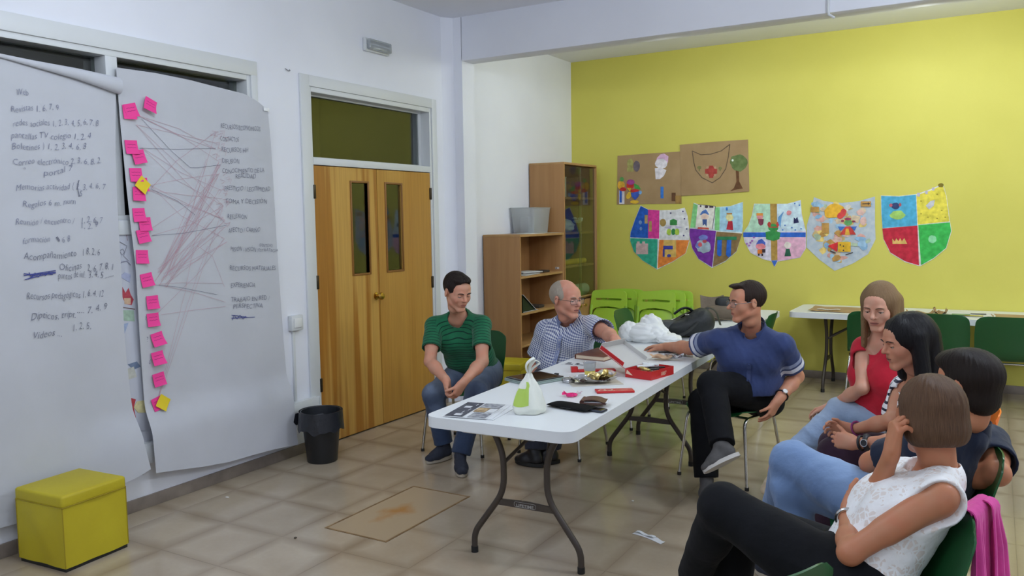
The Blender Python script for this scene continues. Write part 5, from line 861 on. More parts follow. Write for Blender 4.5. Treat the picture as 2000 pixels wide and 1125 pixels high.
# ================================================================== people: implicit bodies meshed into one continuous surface
def nrm(v): v = np.asarray(v, float); return v/(np.linalg.norm(v)+1e-12)
class Field:
    """signed distance grid; every shape is blended smoothly into what is there"""
    def __init__(s, lo, hi, h):
        s.h = h; s.lo = np.array(lo, float); n = np.ceil((np.array(hi)-s.lo)/h).astype(int)+1; s.n = n
        s.g = np.full(n, 1.0, np.float32); s.ax = [(s.lo[i]+h*np.arange(n[i])).astype(np.float32) for i in range(3)]
    def sub(s, lo, hi):
        a = np.clip(np.floor((np.array(lo)-s.lo)/s.h).astype(int), 0, s.n); b = np.clip(np.ceil((np.array(hi)-s.lo)/s.h).astype(int)+1, 0, s.n)
        if np.any(b-a < 1): return None
        sl = tuple(slice(a[i], b[i]) for i in range(3)); X = s.ax[0][sl[0]][:, None, None]; Y = s.ax[1][sl[1]][None, :, None]; Z = s.ax[2][sl[2]][None, None, :]
        return sl, X, Y, Z
    def mix(s, sl, d, k, op):
        g = s.g[sl]
        if op == 'u': hh = np.clip(.5+.5*(g-d)/k, 0, 1); s.g[sl] = g*(1-hh)+d*hh-k*hh*(1-hh)
        elif op == 's': d = -d; hh = np.clip(.5-.5*(g-d)/k, 0, 1); s.g[sl] = g*(1-hh)+d*hh+k*hh*(1-hh)
    def cone(s, a, b, ra, rb, k=.012, op='u', side=None, flat=1.0, cutb=False):
        """tapered capsule; side+flat squash it across the direction `side` (radius along side is multiplied by flat)"""
        a = np.asarray(a, float); b = np.asarray(b, float); R = max(ra, rb)*max(1, flat)+k+2*s.h
        q = s.sub(np.minimum(a, b)-R, np.maximum(a, b)+R)
        if q is None: return
        sl, X, Y, Z = q; ba = (b-a); L2 = float(ba@ba)+1e-9; px, py, pz = X-a[0], Y-a[1], Z-a[2]
        t = (px*ba[0]+py*ba[1]+pz*ba[2])/L2; h = np.clip(t, 0, 1); r = ra+(rb-ra)*h
        dx, dy, dz = px-h*ba[0], py-h*ba[1], pz-h*ba[2]
        if side is None or flat == 1.0: d = np.sqrt(dx*dx+dy*dy+dz*dz)-r
        else:
            sd = nrm(side); c = dx*sd[0]+dy*sd[1]+dz*sd[2]; m = 1/flat-1
            dx, dy, dz = dx+c*m*sd[0], dy+c*m*sd[1], dz+c*m*sd[2]; d = (np.sqrt(dx*dx+dy*dy+dz*dz)-r)*min(1, flat) if flat < 1 else np.sqrt(dx*dx+dy*dy+dz*dz)-r
        if cutb: d = np.maximum(d, (t-1)*math.sqrt(L2))
        s.mix(sl, d.astype(np.float32), k, op)
    def ell(s, c, A, rad, k=.012, op='u'):
        """ellipsoid, A rows = its axes"""
        c = np.asarray(c, float); A = np.asarray(A, float); rad = np.asarray(rad, float); ext = np.sqrt(((A.T*rad)**2).sum(1))+k+2*s.h; q = s.sub(c-ext, c+ext)
        if q is None: return
        sl, X, Y, Z = q; X, Y, Z = X-c[0], Y-c[1], Z-c[2]; k0 = 0; k1 = 0
        for i in range(3): w = (X*A[i, 0]+Y*A[i, 1]+Z*A[i, 2])/rad[i]; k0 = k0+w*w; k1 = k1+(w/rad[i])**2
        k0 = np.sqrt(k0); k1 = np.sqrt(k1)+1e-6; s.mix(sl, (k0*(k0-1)/k1).astype(np.float32), k, op)
    def plane(s, c, n, lo, hi, k=.004):
        """cut away everything on the side n points to, within a box"""
        q = s.sub(lo, hi)
        if q is None: return
        sl, X, Y, Z = q; n = nrm(n); d = -((X-c[0])*n[0]+(Y-c[1])*n[1]+(Z-c[2])*n[2]); s.mix(sl, d.astype(np.float32), k, 's')
    def mesh(s, smooth=1):
        g = s.g; ins = g < 0; c = np.zeros(tuple(np.array(g.shape)-1), np.int8)
        for i in (0, 1):
            for j in (0, 1):
                for k in (0, 1): c += ins[i:g.shape[0]-1+i, j:g.shape[1]-1+j, k:g.shape[2]-1+k]
        cells = np.argwhere((c > 0) & (c < 8)); n = len(cells); idx = np.full(c.shape, -1, np.int32); idx[tuple(cells.T)] = np.arange(n)
        off = np.array([(i, j, k) for i in (0, 1) for j in (0, 1) for k in (0, 1)]); val = np.stack([g[tuple((cells+o).T)] for o in off], 1)
        acc = np.zeros((n, 3)); cnt = np.zeros(n)
        for a in range(8):
            for b in range(a+1, 8):
                if abs(off[a]-off[b]).sum() != 1: continue
                va, vb = val[:, a], val[:, b]; m = (va < 0) != (vb < 0); t = va/(va-vb+1e-12); p = off[a]+t[:, None]*(off[b]-off[a]); acc[m] += p[m]; cnt[m] += 1
        V = s.lo+(cells+acc/np.maximum(cnt, 1)[:, None])*s.h; F = []
        for ax in range(3):
            A = [slice(None)]*3; B = [slice(None)]*3; A[ax] = slice(0, g.shape[ax]-1); B[ax] = slice(1, g.shape[ax]); ia, ib = ins[tuple(A)], ins[tuple(B)]
            e = np.argwhere(ia != ib); u, w = (ax+1) % 3, (ax+2) % 3; e = e[(e[:, u] > 0) & (e[:, w] > 0) & (e[:, u] < g.shape[u]-1) & (e[:, w] < g.shape[w]-1)]
            fl = ia[tuple(e.T)]; qs = []
            for du, dw in ((-1, -1), (0, -1), (0, 0), (-1, 0)): q = e.copy(); q[:, u] += du; q[:, w] += dw; qs.append(idx[tuple(q.T)])
            Q = np.stack(qs, 1); Q[~fl] = Q[~fl][:, ::-1]; F.append(Q)
        F = np.vstack(F); F = F[(F >= 0).all(1)]
        for _ in range(smooth):
            S2 = np.zeros_like(V); N2 = np.zeros(n)
            for i in range(4):
                np.add.at(S2, F[:, i], V[F[:, (i+1) % 4]]); np.add.at(N2, F[:, i], 1)
            V = .5*V+.5*S2/np.maximum(N2, 1)[:, None]
        return V, F
def normals(V, F):
    a = V[F[:, 2]]-V[F[:, 0]]; b = V[F[:, 3]]-V[F[:, 1]]; fn = np.cross(a, b); N = np.zeros_like(V)
    for i in range(4): np.add.at(N, F[:, i], fn)
    return N/(np.linalg.norm(N, axis=1, keepdims=True)+1e-12)
def folds(V, seed, scale, amp, n=7):
    r = np.random.default_rng(seed); K = r.normal(size=(n, 3))*scale; ph = r.uniform(0, 6.3, n); out = 0
    for i in range(n): w = V@K[i]+ph[i]; out = out+(1-np.abs(np.sin(w+.6*np.sin(V@K[(i+1) % n]*.6))))**2
    return amp*(out/n-.33)
def put(name, V, F, m, parent, off, attrs=None, smooth=True):
    me = bpy.data.meshes.new(name); n, k = len(V), len(F); me.vertices.add(n); me.vertices.foreach_set('co', (V-np.array(off)).astype(np.float32).ravel())
    me.loops.add(4*k); me.loops.foreach_set('vertex_index', F.astype(np.int32).ravel()); me.polygons.add(k); me.polygons.foreach_set('loop_start', np.arange(0, 4*k, 4, dtype=np.int32))
    me.update(calc_edges=True); me.polygons.foreach_set('use_smooth', [True]*k)
    for nm, (ty, arr) in (attrs or {}).items():
        a = me.attributes.new(nm, ty, 'POINT'); a.data.foreach_set('vector' if ty == 'FLOAT_VECTOR' else 'value', np.ascontiguousarray(arr, np.float32).ravel())
    me.materials.append(m); me.validate(); return link(name, me, parent)

# ------------------------------------------------------------------ cloth, hair and skin materials
def attr_node(N, nm): a = N.new('ShaderNodeAttribute'); a.attribute_name = nm; return a
def skin(name, c, lip):
    m = bpy.data.materials.new(name); m.use_nodes = True; N, L, B = nodes_of(m); a = attr_node(N, 'lip'); mx = N.new('ShaderNodeMix'); mx.data_type = 'RGBA'
    tc = N.new('ShaderNodeTexCoord'); nz = N.new('ShaderNodeTexNoise'); nz.inputs['Scale'].default_value = 18; nz.inputs['Detail'].default_value = 4; L.new(tc.outputs['Object'], nz.inputs['Vector'])
    r = N.new('ShaderNodeValToRGB'); e = r.color_ramp.elements; e[0].position = .35; e[1].position = .7; e[0].color = (*lin(c), 1); e[1].color = (*lin(tuple(min(255, int(v*k)) for v, k in zip(c, (1.02, .95, .93)))), 1); L.new(nz.outputs['Fac'], r.inputs[0])
    L.new(r.outputs[0], mx.inputs['A']); mx.inputs['B'].default_value = (*lin(lip), 1); L.new(a.outputs['Fac'], mx.inputs['Factor']); L.new(mx.outputs['Result'], B.inputs['Base Color'])
    B.inputs['Roughness'].default_value = .48; B.inputs['Specular IOR Level'].default_value = .4; B.inputs['Subsurface Weight'].default_value = .12; B.inputs['Subsurface Radius'].default_value = (.012, .005, .003); B.inputs['Subsurface Scale'].default_value = .5
    return m
def hairmat(name, c, c2, fu=70, fv=3.5, rough=.45):
    m = bpy.data.materials.new(name); m.use_nodes = True; N, L, B = nodes_of(m); a = attr_node(N, 'strand'); mp = N.new('ShaderNodeMapping'); mp.inputs['Scale'].default_value = (fu*.16, fv, 1); L.new(a.outputs['Vector'], mp.inputs[0])
    nz = N.new('ShaderNodeTexNoise'); nz.inputs['Scale'].default_value = 1.0; nz.inputs['Detail'].default_value = 6; nz.inputs['Roughness'].default_value = .6; L.new(mp.outputs[0], nz.inputs['Vector'])
    r = N.new('ShaderNodeValToRGB'); e = r.color_ramp.elements; e[0].position = .3; e[1].position = .7; e[0].color = (*lin(c), 1); e[1].color = (*lin(c2), 1); L.new(nz.outputs['Fac'], r.inputs[0]); L.new(r.outputs[0], B.inputs['Base Color'])
    bp = N.new('ShaderNodeBump'); bp.inputs['Strength'].default_value = .55; bp.inputs['Distance'].default_value = .006; L.new(nz.outputs['Fac'], bp.inputs['Height']); L.new(bp.outputs[0], B.inputs['Normal']); B.inputs['Roughness'].default_value = rough; B.inputs['Specular IOR Level'].default_value = .2
    return m
def cloth(name, c, kind='plain', c2=(0, 0, 0), c3=(0, 0, 0), period=.03, width=.2, bump=.25, sheen=.15, c2n=None):
    """fabric; the pattern runs along cloth coordinates stored per vertex: x round the limb or trunk, y along it, z which piece"""
    m = bpy.data.materials.new(name); m.use_nodes = True; N, L, B = nodes_of(m); a = attr_node(N, 'cloth'); sp = N.new('ShaderNodeSeparateXYZ'); L.new(a.outputs['Vector'], sp.inputs[0])
    tc = N.new('ShaderNodeTexCoord'); nz = N.new('ShaderNodeTexNoise'); nz.inputs['Scale'].default_value = 9; nz.inputs['Detail'].default_value = 5; L.new(tc.outputs['Object'], nz.inputs['Vector'])
    r = N.new('ShaderNodeValToRGB'); e = r.color_ramp.elements; e[0].position = .3; e[1].position = .72; e[0].color = (*lin(c), 1); e[1].color = (*lin(c2n or tuple(min(255, int(v*1.16+3)) for v in c)), 1); L.new(nz.outputs['Fac'], r.inputs[0]); out = r.outputs[0]
    def M_(op, x, y=None, z=None):
        n = N.new('ShaderNodeMath'); n.operation = op
        for i, q in enumerate((x, y, z)):
            if q is None: continue
            if isinstance(q, (int, float)): n.inputs[i].default_value = q
            else: L.new(q, n.inputs[i])
        return n.outputs[0]
    def over(fac, col):
        mx = N.new('ShaderNodeMix'); mx.data_type = 'RGBA'; L.new(fac, mx.inputs['Factor']); L.new(out, mx.inputs['A']); mx.inputs['B'].default_value = (*lin(col), 1); return mx.outputs['Result']
    band = lambda v, p, w: M_('LESS_THAN', M_('FRACT', M_('DIVIDE', v, p)), w)
    if kind == 'stripes': out = over(band(sp.outputs[1], period, width), c2)
    if kind == 'check':
        fx, fy = band(sp.outputs[0], period, .5), band(sp.outputs[1], period, .5); out = over(M_('MULTIPLY', M_('ADD', fx, fy), .5), c2)
    if kind == 'lace':
        v = N.new('ShaderNodeTexVoronoi'); v.feature = 'DISTANCE_TO_EDGE'; v.inputs['Scale'].default_value = 46; L.new(tc.outputs['Object'], v.inputs['Vector']); n2 = N.new('ShaderNodeTexNoise'); n2.inputs['Scale'].default_value = 26; n2.inputs['Detail'].default_value = 3; L.new(tc.outputs['Object'], n2.inputs['Vector'])
        f = M_('MULTIPLY', M_('GREATER_THAN', v.outputs['Distance'], .10), M_('GREATER_THAN', n2.outputs['Fac'], .53)); out = over(M_('MULTIPLY', M_('MULTIPLY', f, sp.outputs[2]), .62), c2)
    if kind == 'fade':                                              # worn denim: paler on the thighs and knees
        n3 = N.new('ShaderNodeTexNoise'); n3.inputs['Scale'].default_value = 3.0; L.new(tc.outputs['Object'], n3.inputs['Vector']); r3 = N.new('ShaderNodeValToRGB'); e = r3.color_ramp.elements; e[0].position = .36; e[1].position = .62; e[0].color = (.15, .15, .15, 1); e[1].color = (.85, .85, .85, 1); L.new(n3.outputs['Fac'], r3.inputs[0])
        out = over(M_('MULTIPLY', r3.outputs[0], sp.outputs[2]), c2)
    if kind == 'sleeve':                                            # two bands round each sleeve, measured from its hem
        d = sp.outputs[2]; out = over(M_('MULTIPLY', M_('GREATER_THAN', d, .022), M_('LESS_THAN', d, .050)), c2); out = over(M_('MULTIPLY', M_('GREATER_THAN', d, .062), M_('LESS_THAN', d, .086)), c3)
    L.new(out, B.inputs['Base Color']); B.inputs['Roughness'].default_value = .85; B.inputs['Specular IOR Level'].default_value = .2; B.inputs['Sheen Weight'].default_value = sheen
    n4 = N.new('ShaderNodeTexNoise'); n4.inputs['Scale'].default_value = 38; n4.inputs['Detail'].default_value = 4; L.new(tc.outputs['Object'], n4.inputs['Vector']); bp = N.new('ShaderNodeBump'); bp.inputs['Strength'].default_value = bump; bp.inputs['Distance'].default_value = .006; L.new(n4.outputs['Fac'], bp.inputs['Height']); L.new(bp.outputs[0], B.inputs['Normal'])
    return m
POSE={
 'green':{'hipR':(-3.31,4.97,0.53),'hipL':(-3.12,4.98,0.53),'shR':(-3.341,4.625,0.913),'shL':(-3.003,4.708,0.928),'neck':(-3.18,4.68,0.986),'head':(-3.111,4.585,1.152),'elR':(-3.249,4.447,0.689),'wrR':(-3.029,4.319,0.599),'elL':(-2.895,4.544,0.7),'wrL':(-2.875,4.29,0.611),'kneR':(-3.282,4.518,0.449),'kneL':(-2.954,4.553,0.491),'ankR':(-3.208,4.533,0.09),'ankL':(-2.969,4.371,0.09),'toeR':(-3.245,4.403,0.03),'toeL':(-2.85,4.221,0.03)},
 'check':{'hipR':(-2.7,5.22,0.53),'hipL':(-2.52,5.22,0.53),'shR':(-2.682,5.041,0.869),'shL':(-2.322,5.024,0.918),'neck':(-2.512,5.068,0.96),'head':(-2.476,4.951,1.093),'elR':(-2.79,5.075,0.591),'wrR':(-2.664,4.912,0.449),'elL':(-2.119,4.818,0.894),'wrL':(-1.976,4.613,0.898),'kneR':(-2.64,4.8,0.49),'kneL':(-2.47,4.8,0.49),'ankR':(-2.58,4.677,0.09),'ankL':(-2.518,4.777,0.09),'toeR':(-2.675,4.685,0.03),'toeL':(-2.575,4.737,0.03)},
 'polo':{'hipR':(-1.37,5.2,0.54),'hipL':(-1.2,5.1,0.54),'shR':(-1.424,4.885,0.895),'shL':(-1.06,4.956,0.877),'neck':(-1.25,4.993,0.966),'head':(-1.26,4.91,1.123),'elR':(-1.647,5.044,0.801),'wrR':(-1.861,5.185,0.759),'elL':(-1.012,5.138,0.657),'wrL':(-1.073,4.912,0.545),'kneL':(-1.41,4.716,0.645),'ankL':(-1.26,4.433,0.358),'kneR':(-1.479,4.764,0.527),'ankR':(-1.411,4.63,0.09),'toeL':(-1.343,4.369,0.239),'toeR':(-1.37,4.497,0.03)},
 'red':{'head':(-0.488,4.494,1.171),'neck':(-0.492,4.558,1.015),'shR':(-0.566,4.578,0.951),'shL':(-0.39,4.472,0.952),'hipR':(-0.53,4.68,0.53),'hipL':(-0.42,4.53,0.54),'kneL':(-0.669,4.542,0.607),'ankL':(-0.962,4.376,0.309),'toeL':(-1.057,4.363,0.206),'kneR':(-0.794,5.013,0.464),'ankR':(-0.994,5.305,0.09),'toeR':(-1.124,5.345,0.03),'elR':(-0.554,4.438,0.758),'wrR':(-0.728,4.59,0.613),'elL':(-0.483,4.62,0.746),'wrL':(-0.682,4.677,0.625)},
 'stripe':{'head':(-0.31,3.892,1.084),'neck':(-0.272,3.982,0.94),'shR':(-0.329,4.08,0.859),'shL':(-0.188,3.839,0.888),'hipR':(-0.28,4.05,0.53),'hipL':(-0.24,3.87,0.53),'elR':(-0.358,3.837,0.745),'wrR':(-0.538,3.958,0.655),'elL':(-0.276,3.657,0.709),'wrL':(-0.49,3.737,0.654),'kneR':(-0.62,4.06,0.55),'kneL':(-0.6,3.92,0.55),'ankR':(-0.66,4.1,0.09),'ankL':(-0.64,3.92,0.09),'toeR':(-0.79,4.1,0.03),'toeL':(-0.77,3.92,0.03)},
 'dark':{'head':(-0.06,3.255,1.043),'neck':(-0.063,3.321,0.893),'shR':(0.013,3.528,0.781),'shL':(-0.177,3.121,0.846),'hipL':(-0.27,3.2,0.54),'hipR':(-0.22,3.37,0.53),'kneL':(-0.682,3.375,0.647),'ankL':(-0.796,3.66,0.347),'kneR':(-0.68,3.371,0.543),'ankR':(-0.63,3.371,0.09),'toeR':(-0.77,3.421,0.03),'toeL':(-0.874,3.73,0.239),'elR':(0.034,3.253,0.733),'wrR':(-0.141,3.403,0.636),'elL':(-0.374,3.295,0.701),'wrL':(-0.279,3.522,0.746)},
 'lace':{'head':(-0.149,2.691,1.039),'neck':(-0.114,2.71,0.903),'shR':(-0.22,2.814,0.819),'shL':(-0.101,2.516,0.858),'hipL':(-0.32,2.5,0.54),'hipR':(-0.33,2.67,0.53),'kneL':(-0.733,2.583,0.698),'ankL':(-0.892,2.762,0.353),'kneR':(-0.751,2.826,0.563),'ankR':(-0.801,2.826,0.09),'toeR':(-0.941,2.876,0.03),'toeL':(-1.012,2.812,0.283),'elR':(-0.305,2.709,0.73),'wrR':(-0.241,2.604,0.938),'elL':(-0.325,2.418,0.686),'wrL':(-0.365,2.647,0.716)},
}

def frame(fwd, up):
    up = nrm(up); f = nrm(np.asarray(fwd, float)-up*(np.asarray(fwd, float)@up)); r = np.cross(f, up); return r, f, up
class Person:
    def __init__(s, key, label, look, headup=(0, 0, 1), sc=1.0, female=False, belly=0, skinm=None, h=.0042, bulk=1.0, neckr=.052, chest=1.0, headsc=1.0, torsofwd=None):
        J = {k: np.array(v) for k, v in POSE[key].items()}; s.J = J; s.sc = sc; s.f = female; s.bulk = bulk; s.belly = belly; s.neckr = neckr; s.headsc = headsc
        P = np.array(list(J.values())); s.lo = P.min(0)-.24; s.hi = P.max(0)+.26; s.lo[2] = -.01; s.h = h
        s.hip = (J['hipR']+J['hipL'])/2; s.sh = (J['shR']+J['shL'])/2; s.up = nrm(s.sh-s.hip)
        s.rt = nrm(J['shR']-J['shL']); s.fw = nrm(np.cross(s.up, s.rt)); 
        hr = nrm(J['hipR']-J['hipL']); s.hfw = nrm(np.cross([0, 0, 1.0], hr)); s.hr = hr
        s.HF = nrm(look); s.HR = nrm(np.cross(s.HF, headup)); s.HU = np.cross(s.HR, s.HF); s.hc = J['head']
        s.root = thing('person', label, 'person', (s.hip[0], s.hip[1], 0)); s.off = (s.hip[0], s.hip[1], 0); s.skinm = skinm; s.eyes = True
    def H(s, x, y, z): k = s.headsc; return s.hc+(x*s.HR+y*s.HF+z*s.HU)*k
    # -- trunk, limbs
    def trunk(s, F, o=0, k=.05, low=True):
        J, b, fw = s.J, s.bulk, s.fw; w = .90 if s.f else 1.0; L = np.linalg.norm(s.sh-s.hip); fl = .66
        pel = s.hip+s.up*.02; r = s.rt*.5+s.hr*.5; r = nrm(r)
        F.ell(pel, np.array([nrm(r), nrm(np.cross(s.up, r)), s.up]), ((.168 if s.f else .165)*b+o, .118*b+o, .115+o), k)
        wa = s.hip+s.up*L*.38+fw*.015; q_ = .050 if s.f else .066
        F.cone(s.hip+s.up*.06-r*q_*b, wa-s.rt*q_*b, .098*b+o, (.080 if s.f else .098)*b+o, k); F.cone(s.hip+s.up*.06+r*q_*b, wa+s.rt*q_*b, .098*b+o, (.080 if s.f else .098)*b+o, k)
        ch = s.hip+s.up*L*.72+fw*.012
        for g in (-1, 1): F.cone(wa+g*s.rt*(q_-.004)*b, ch+g*s.rt*.070*b*w, (.086 if s.f else .100)*b+o, .092*b*w+o, k)
        if s.belly: F.ell(s.hip+s.up*L*.30+fw*(.06+s.belly*.5), np.array([s.rt, fw, s.up]), (.145*b+o, .10+s.belly+o, .15+o), .06)
        if s.f:
            for g in (-1, 1): F.ell(ch+g*s.rt*.070+fw*.070-s.up*.03, np.array([s.rt, fw, s.up]), (.047+o, .034+o, .046+o), .045)
        else:
            for g in (-1, 1): F.ell(ch+g*s.rt*.065+fw*.055, np.array([s.rt, fw, s.up]), (.08*b+o, .042+o, .07+o), .05)
        nb = J['neck']-s.up*.01
        for g, n in ((1, 'shR'), (-1, 'shL')):
            F.cone(nb-s.up*.035-fw*.01, J[n]-s.up*.010, .052*w+o, .046*b*w+o, .04); F.cone(ch+g*s.rt*.07*w, J[n]-s.up*.03, .082*b*w+o, .050*b*w+o, .05)
        F.cone(s.hip+s.up*L*.55-fw*.01, nb-s.up*.06-fw*.015, .09*b+o, .07*w+o, .05)
    def arm(s, F, n, o=0, upper=1.0, fore=True, k=.02):
        J = s.J; w = (.80 if s.f else 1.0)*(.5+.5*s.bulk); a, e, wr = J['sh'+n], J['el'+n], J['wr'+n]; m = a+(e-a)*upper
        F.cone(a, m, .050*w+o, (.040 if upper == 1 else .044)*w+o, k)
        if upper > .8: F.cone(a+(e-a)*.25, a+(e-a)*.6, .045*w+o, .043*w+o, k)
        if fore:
            F.cone(e, e+(wr-e)*.35, .038*w+o, .041*w+o, k); F.cone(e+(wr-e)*.3, wr, .040*w+o, .0265*w+o, k)
    def leg(s, F, n, o=0, k=.03, calf=1.0, kn=1.0):
        J = s.J; b = s.bulk*(.97 if s.f else 1.0); hp, kn_, an = J['hip'+n], J['kne'+n], J['ank'+n]
        F.cone(hp, kn_, .088*b+o, .058*b*kn+o, k); F.cone(hp+(kn_-hp)*.15-np.array([0, 0, .01]), hp+(kn_-hp)*.6, .088*b+o, .072*b+o, k)
        F.cone(kn_, an, .054*b*kn+o, .038*b*calf+o, k); bk = nrm(np.cross(np.cross(an-kn_, hp-kn_), an-kn_)); F.ell(kn_+(an-kn_)*.33+bk*.012, np.array(frame(bk, nrm(an-kn_)*-1)), (.050*b+o, .048*b+o, .12), k)
    def hand(s, F, n, d, nm, curl=(.35, .5, .35), thumb=.5, spread=.12, sc=None):
        """five-fingered hand from the wrist: d towards the fingers, nm out of the palm"""
        sc = sc or (s.sc*(.90 if s.f else 1.0)); w = s.J['wr'+n]; d = nrm(d); nm = nrm(np.asarray(nm, float)-d*(np.asarray(nm)@d)); t = np.cross(d, nm)*(1 if n == 'R' else -1)
        P = lambda a, b_, c: w+(d*a+t*b_+nm*c)*sc
        F.cone(P(-.015, 0, 0), P(.03, 0, 0), .026*sc, .027*sc, .015, side=nm, flat=.75); 
        for q, ln in ((.030, .085), (.010, .092), (-.010, .088), (-.029, .078)): F.cone(P(.015, q*.7, 0), P(ln, q, 0), .0165*sc, .0135*sc, .012, side=nm, flat=.85)
        F.cone(P(.02, .022, .006), P(.055, .036, .010), .018*sc, .014*sc, .012)
        for i, (q, b0, ln) in enumerate(((.030, .085, .072), (.010, .092, .080), (-.0105, .088, .074), (-.029, .078, .058))):
            p = P(b0, q, 0); ang = 0; dd = d+t*(1.5-i)*spread*.5; dd = nrm(dd); c = 1+.12*(i-1)*.5
            for j, (fr, r) in enumerate(((.45, .0092), (.31, .0083), (.24, .0074))):
                ang += curl[j]*c; v = dd*math.cos(ang)+nm*math.sin(ang); q2 = p+v*ln*fr*sc; F.cone(p, q2, r*sc, (r-.0009)*sc, .003); p = q2
        p = P(.05, .036, .010)
        for fr, r, a in ((.038, .0105, .0), (.030, .0092, thumb)):
            v = nrm(d*.72+t*(.62-a*.5)+nm*(.25+a*.55)); q2 = p+v*fr*sc; F.cone(p, q2, r*sc, (r-.001)*sc, .004); p = q2
    def head(s, F, jaw=1.0, nose=1.0, ears=True):
        A = np.array([s.HR, s.HF, s.HU]); k_ = s.headsc; E = lambda c, r, k=.012, op='u': F.ell(s.H(*c), A, np.array(r)*k_, k, op); C = lambda a, b, ra, rb, k=.008, op='u': F.cone(s.H(*a), s.H(*b), ra*k_, rb*k_, k, op)
        w = .95 if s.f else 1.0
        E((0, -.014, .034), (.075*w, .096, .086)); E((0, .022, -.026), (.063*w, .072, .078), .02); cw = .010 if s.f else .014
        C((-.043*w, .006, -.060), (.043*w, .006, -.060), .017*jaw, .017*jaw, .02); C((-cw, .070, -.099), (cw, .070, -.099), .0145*jaw, .0145*jaw, .018)
        for g in (-1, 1): C((g*.042*w, .02, -.068), (g*.013, .068, -.099), .0165*jaw, .0145, .018)
        E((0, .058, .037), (.057*w, .036, .048), .02); C((-.028, .083, .019), (.028, .083, .019), .0115, .0115, .012); C((-.028, .083, .019), (-.047*w, .066, .014), .0115, .010, .012); C((.028, .083, .019), (.047*w, .066, .014), .0115, .010, .012)
        for g in (-1, 1): E((g*.041*w, .058, -.024), (.023, .024, .027), .022); E((g*.034, .097, .001), (.0215, .0145, .0120), .009, 's')
        C((0, .087, .012), (0, .109*nose, -.025), .0080, .0115, .008)
        for g in (-1, 1): C((g*.008, .099, -.029), (g*.0135, .091, -.029), .0072, .0062, .004); C((g*.007, .100, -.037), (g*.008, .104, -.034), .0028, .0028, .002, 's')
        E((0, .072, -.058), (.032, .022, .026), .015); C((-.019, .0855, -.0555), (.019, .0855, -.0555), .0058, .0058, .004); C((0, .0905, -.0555), (0, .0905, -.0556), .0055, .0055, .006); C((-.014, .0865, -.0672), (.014, .0865, -.0672), .0070, .0070, .004); C((-.024, .0945, -.0612), (.024, .0945, -.0612), .0022, .0022, .002, 's'); C((-.014, .094, -.079), (.014, .094, -.079), .006, .006, .006, 's')
        if ears:
            for g in (-1, 1):
                Ae = np.array([nrm(s.HR*g+s.HF*-.35), nrm(s.HF+s.HR*g*.35), s.HU]); F.ell(s.H(g*.078*w, -.012, -.004), Ae, np.array((.009, .019, .031))*k_, .006); F.ell(s.H(g*.088*w, -.008, .000), Ae, np.array((.006, .010, .019))*k_, .005, 's')
        nk = s.J['neck']; F.cone(s.H(0, -.028, -.052), nk-s.up*.03-s.fw*.005, s.neckr, s.neckr*1.08, .03); C((0, .010, -.072), (0, -.012, -.115), .034, .040, .02)
    def surf(s, x, z, lift=.0):
        """a point on the face in front of head coordinates x, z"""
        m = (np.abs(s.fv[:, 0]-x) < .005) & (np.abs(s.fv[:, 2]-z) < .005); y = s.fv[m, 1].max() if m.any() else .09
        return s.H(x, y+lift, z)-np.array(s.off)
    def face(s, brow, iris=(58, 40, 30), closed=.5, browd=.0032):
        A = [s.HR, s.HF, s.HU]; M = Matrix(((A[0][0], A[1][0], A[2][0]), (A[0][1], A[1][1], A[2][1]), (A[0][2], A[1][2], A[2][2]))).to_4x4()
        mw = mat('eye_white', (205, 198, 190), .25); mi = mat('iris_%d_%d_%d' % iris, iris, .15)
        for g in (-1, 1):
            c = s.H(g*.0325, .0775, .001); T = Matrix.Translation(Vector(c-np.array(s.off)))@M@Matrix.Scale(s.headsc, 4)
            b = MB(); b.ball((0, 0, 0), .0125, n=16, m=10); b.xf(T); ob = build('eye', b, mw, s.root, 60)
            q = MB(); q.ball((0, .0092, -.0028), (.0055, .0040, .0055), n=12, m=8); q.xf(T); build('iris', q, mi, ob, 60)
            def lid(u, v): a = math.pi*u; e = -.25+v*1.5*1; r = .0136; z = math.sin(math.pi*.5*(1-v)+(.35-closed)*v*0); 
            # upper lid: a cap of a slightly larger ball, turned down over the eye
            L_ = MB(); th0 = .12-closed*.42
            L_.grid(lambda u, v: (.0139*math.cos(th0+v*(1.45-th0))*math.cos(math.pi*u), .0139*math.cos(th0+v*(1.45-th0))*math.sin(math.pi*u), .0139*math.sin(th0+v*(1.45-th0))), 12, 6, thick=.0008)
            L_.xf(T); build('eyelid', L_, s.skinm, ob, 60)
            q = MB(); q.tube([(.0143*math.cos(th0)*math.cos(a), .0143*math.cos(th0)*math.sin(a), .0143*math.sin(th0)) for a in np.linspace(.25, 2.89, 12)], .0011, 5); q.xf(T); build('lashes', q, mat('lash_dark', (40, 28, 24), .8), ob, 60)
            pts = [s.surf(g*x, z, .0005) for x, z in ((.013, .0175), (.020, .0205), (.028, .0228), (.036, .0232), (.044, .0215), (.051, .0175))]
            b = MB(); b.tube(pts, [browd*s.headsc*k for k in (.8, 1.1, 1.1, 1, .8, .4)], 6); build('eyebrow', b, brow, s.root, 60)
        b = MB(); b.tube([s.surf(x, -.0612-.0010*math.cos(x*130), -.0008) for x in np.linspace(-.0215, .0215, 13)], .0014*s.headsc, 5); build('mouth_line', b, mat('mouth_dark', (92, 40, 38), .7), s.root, 60)
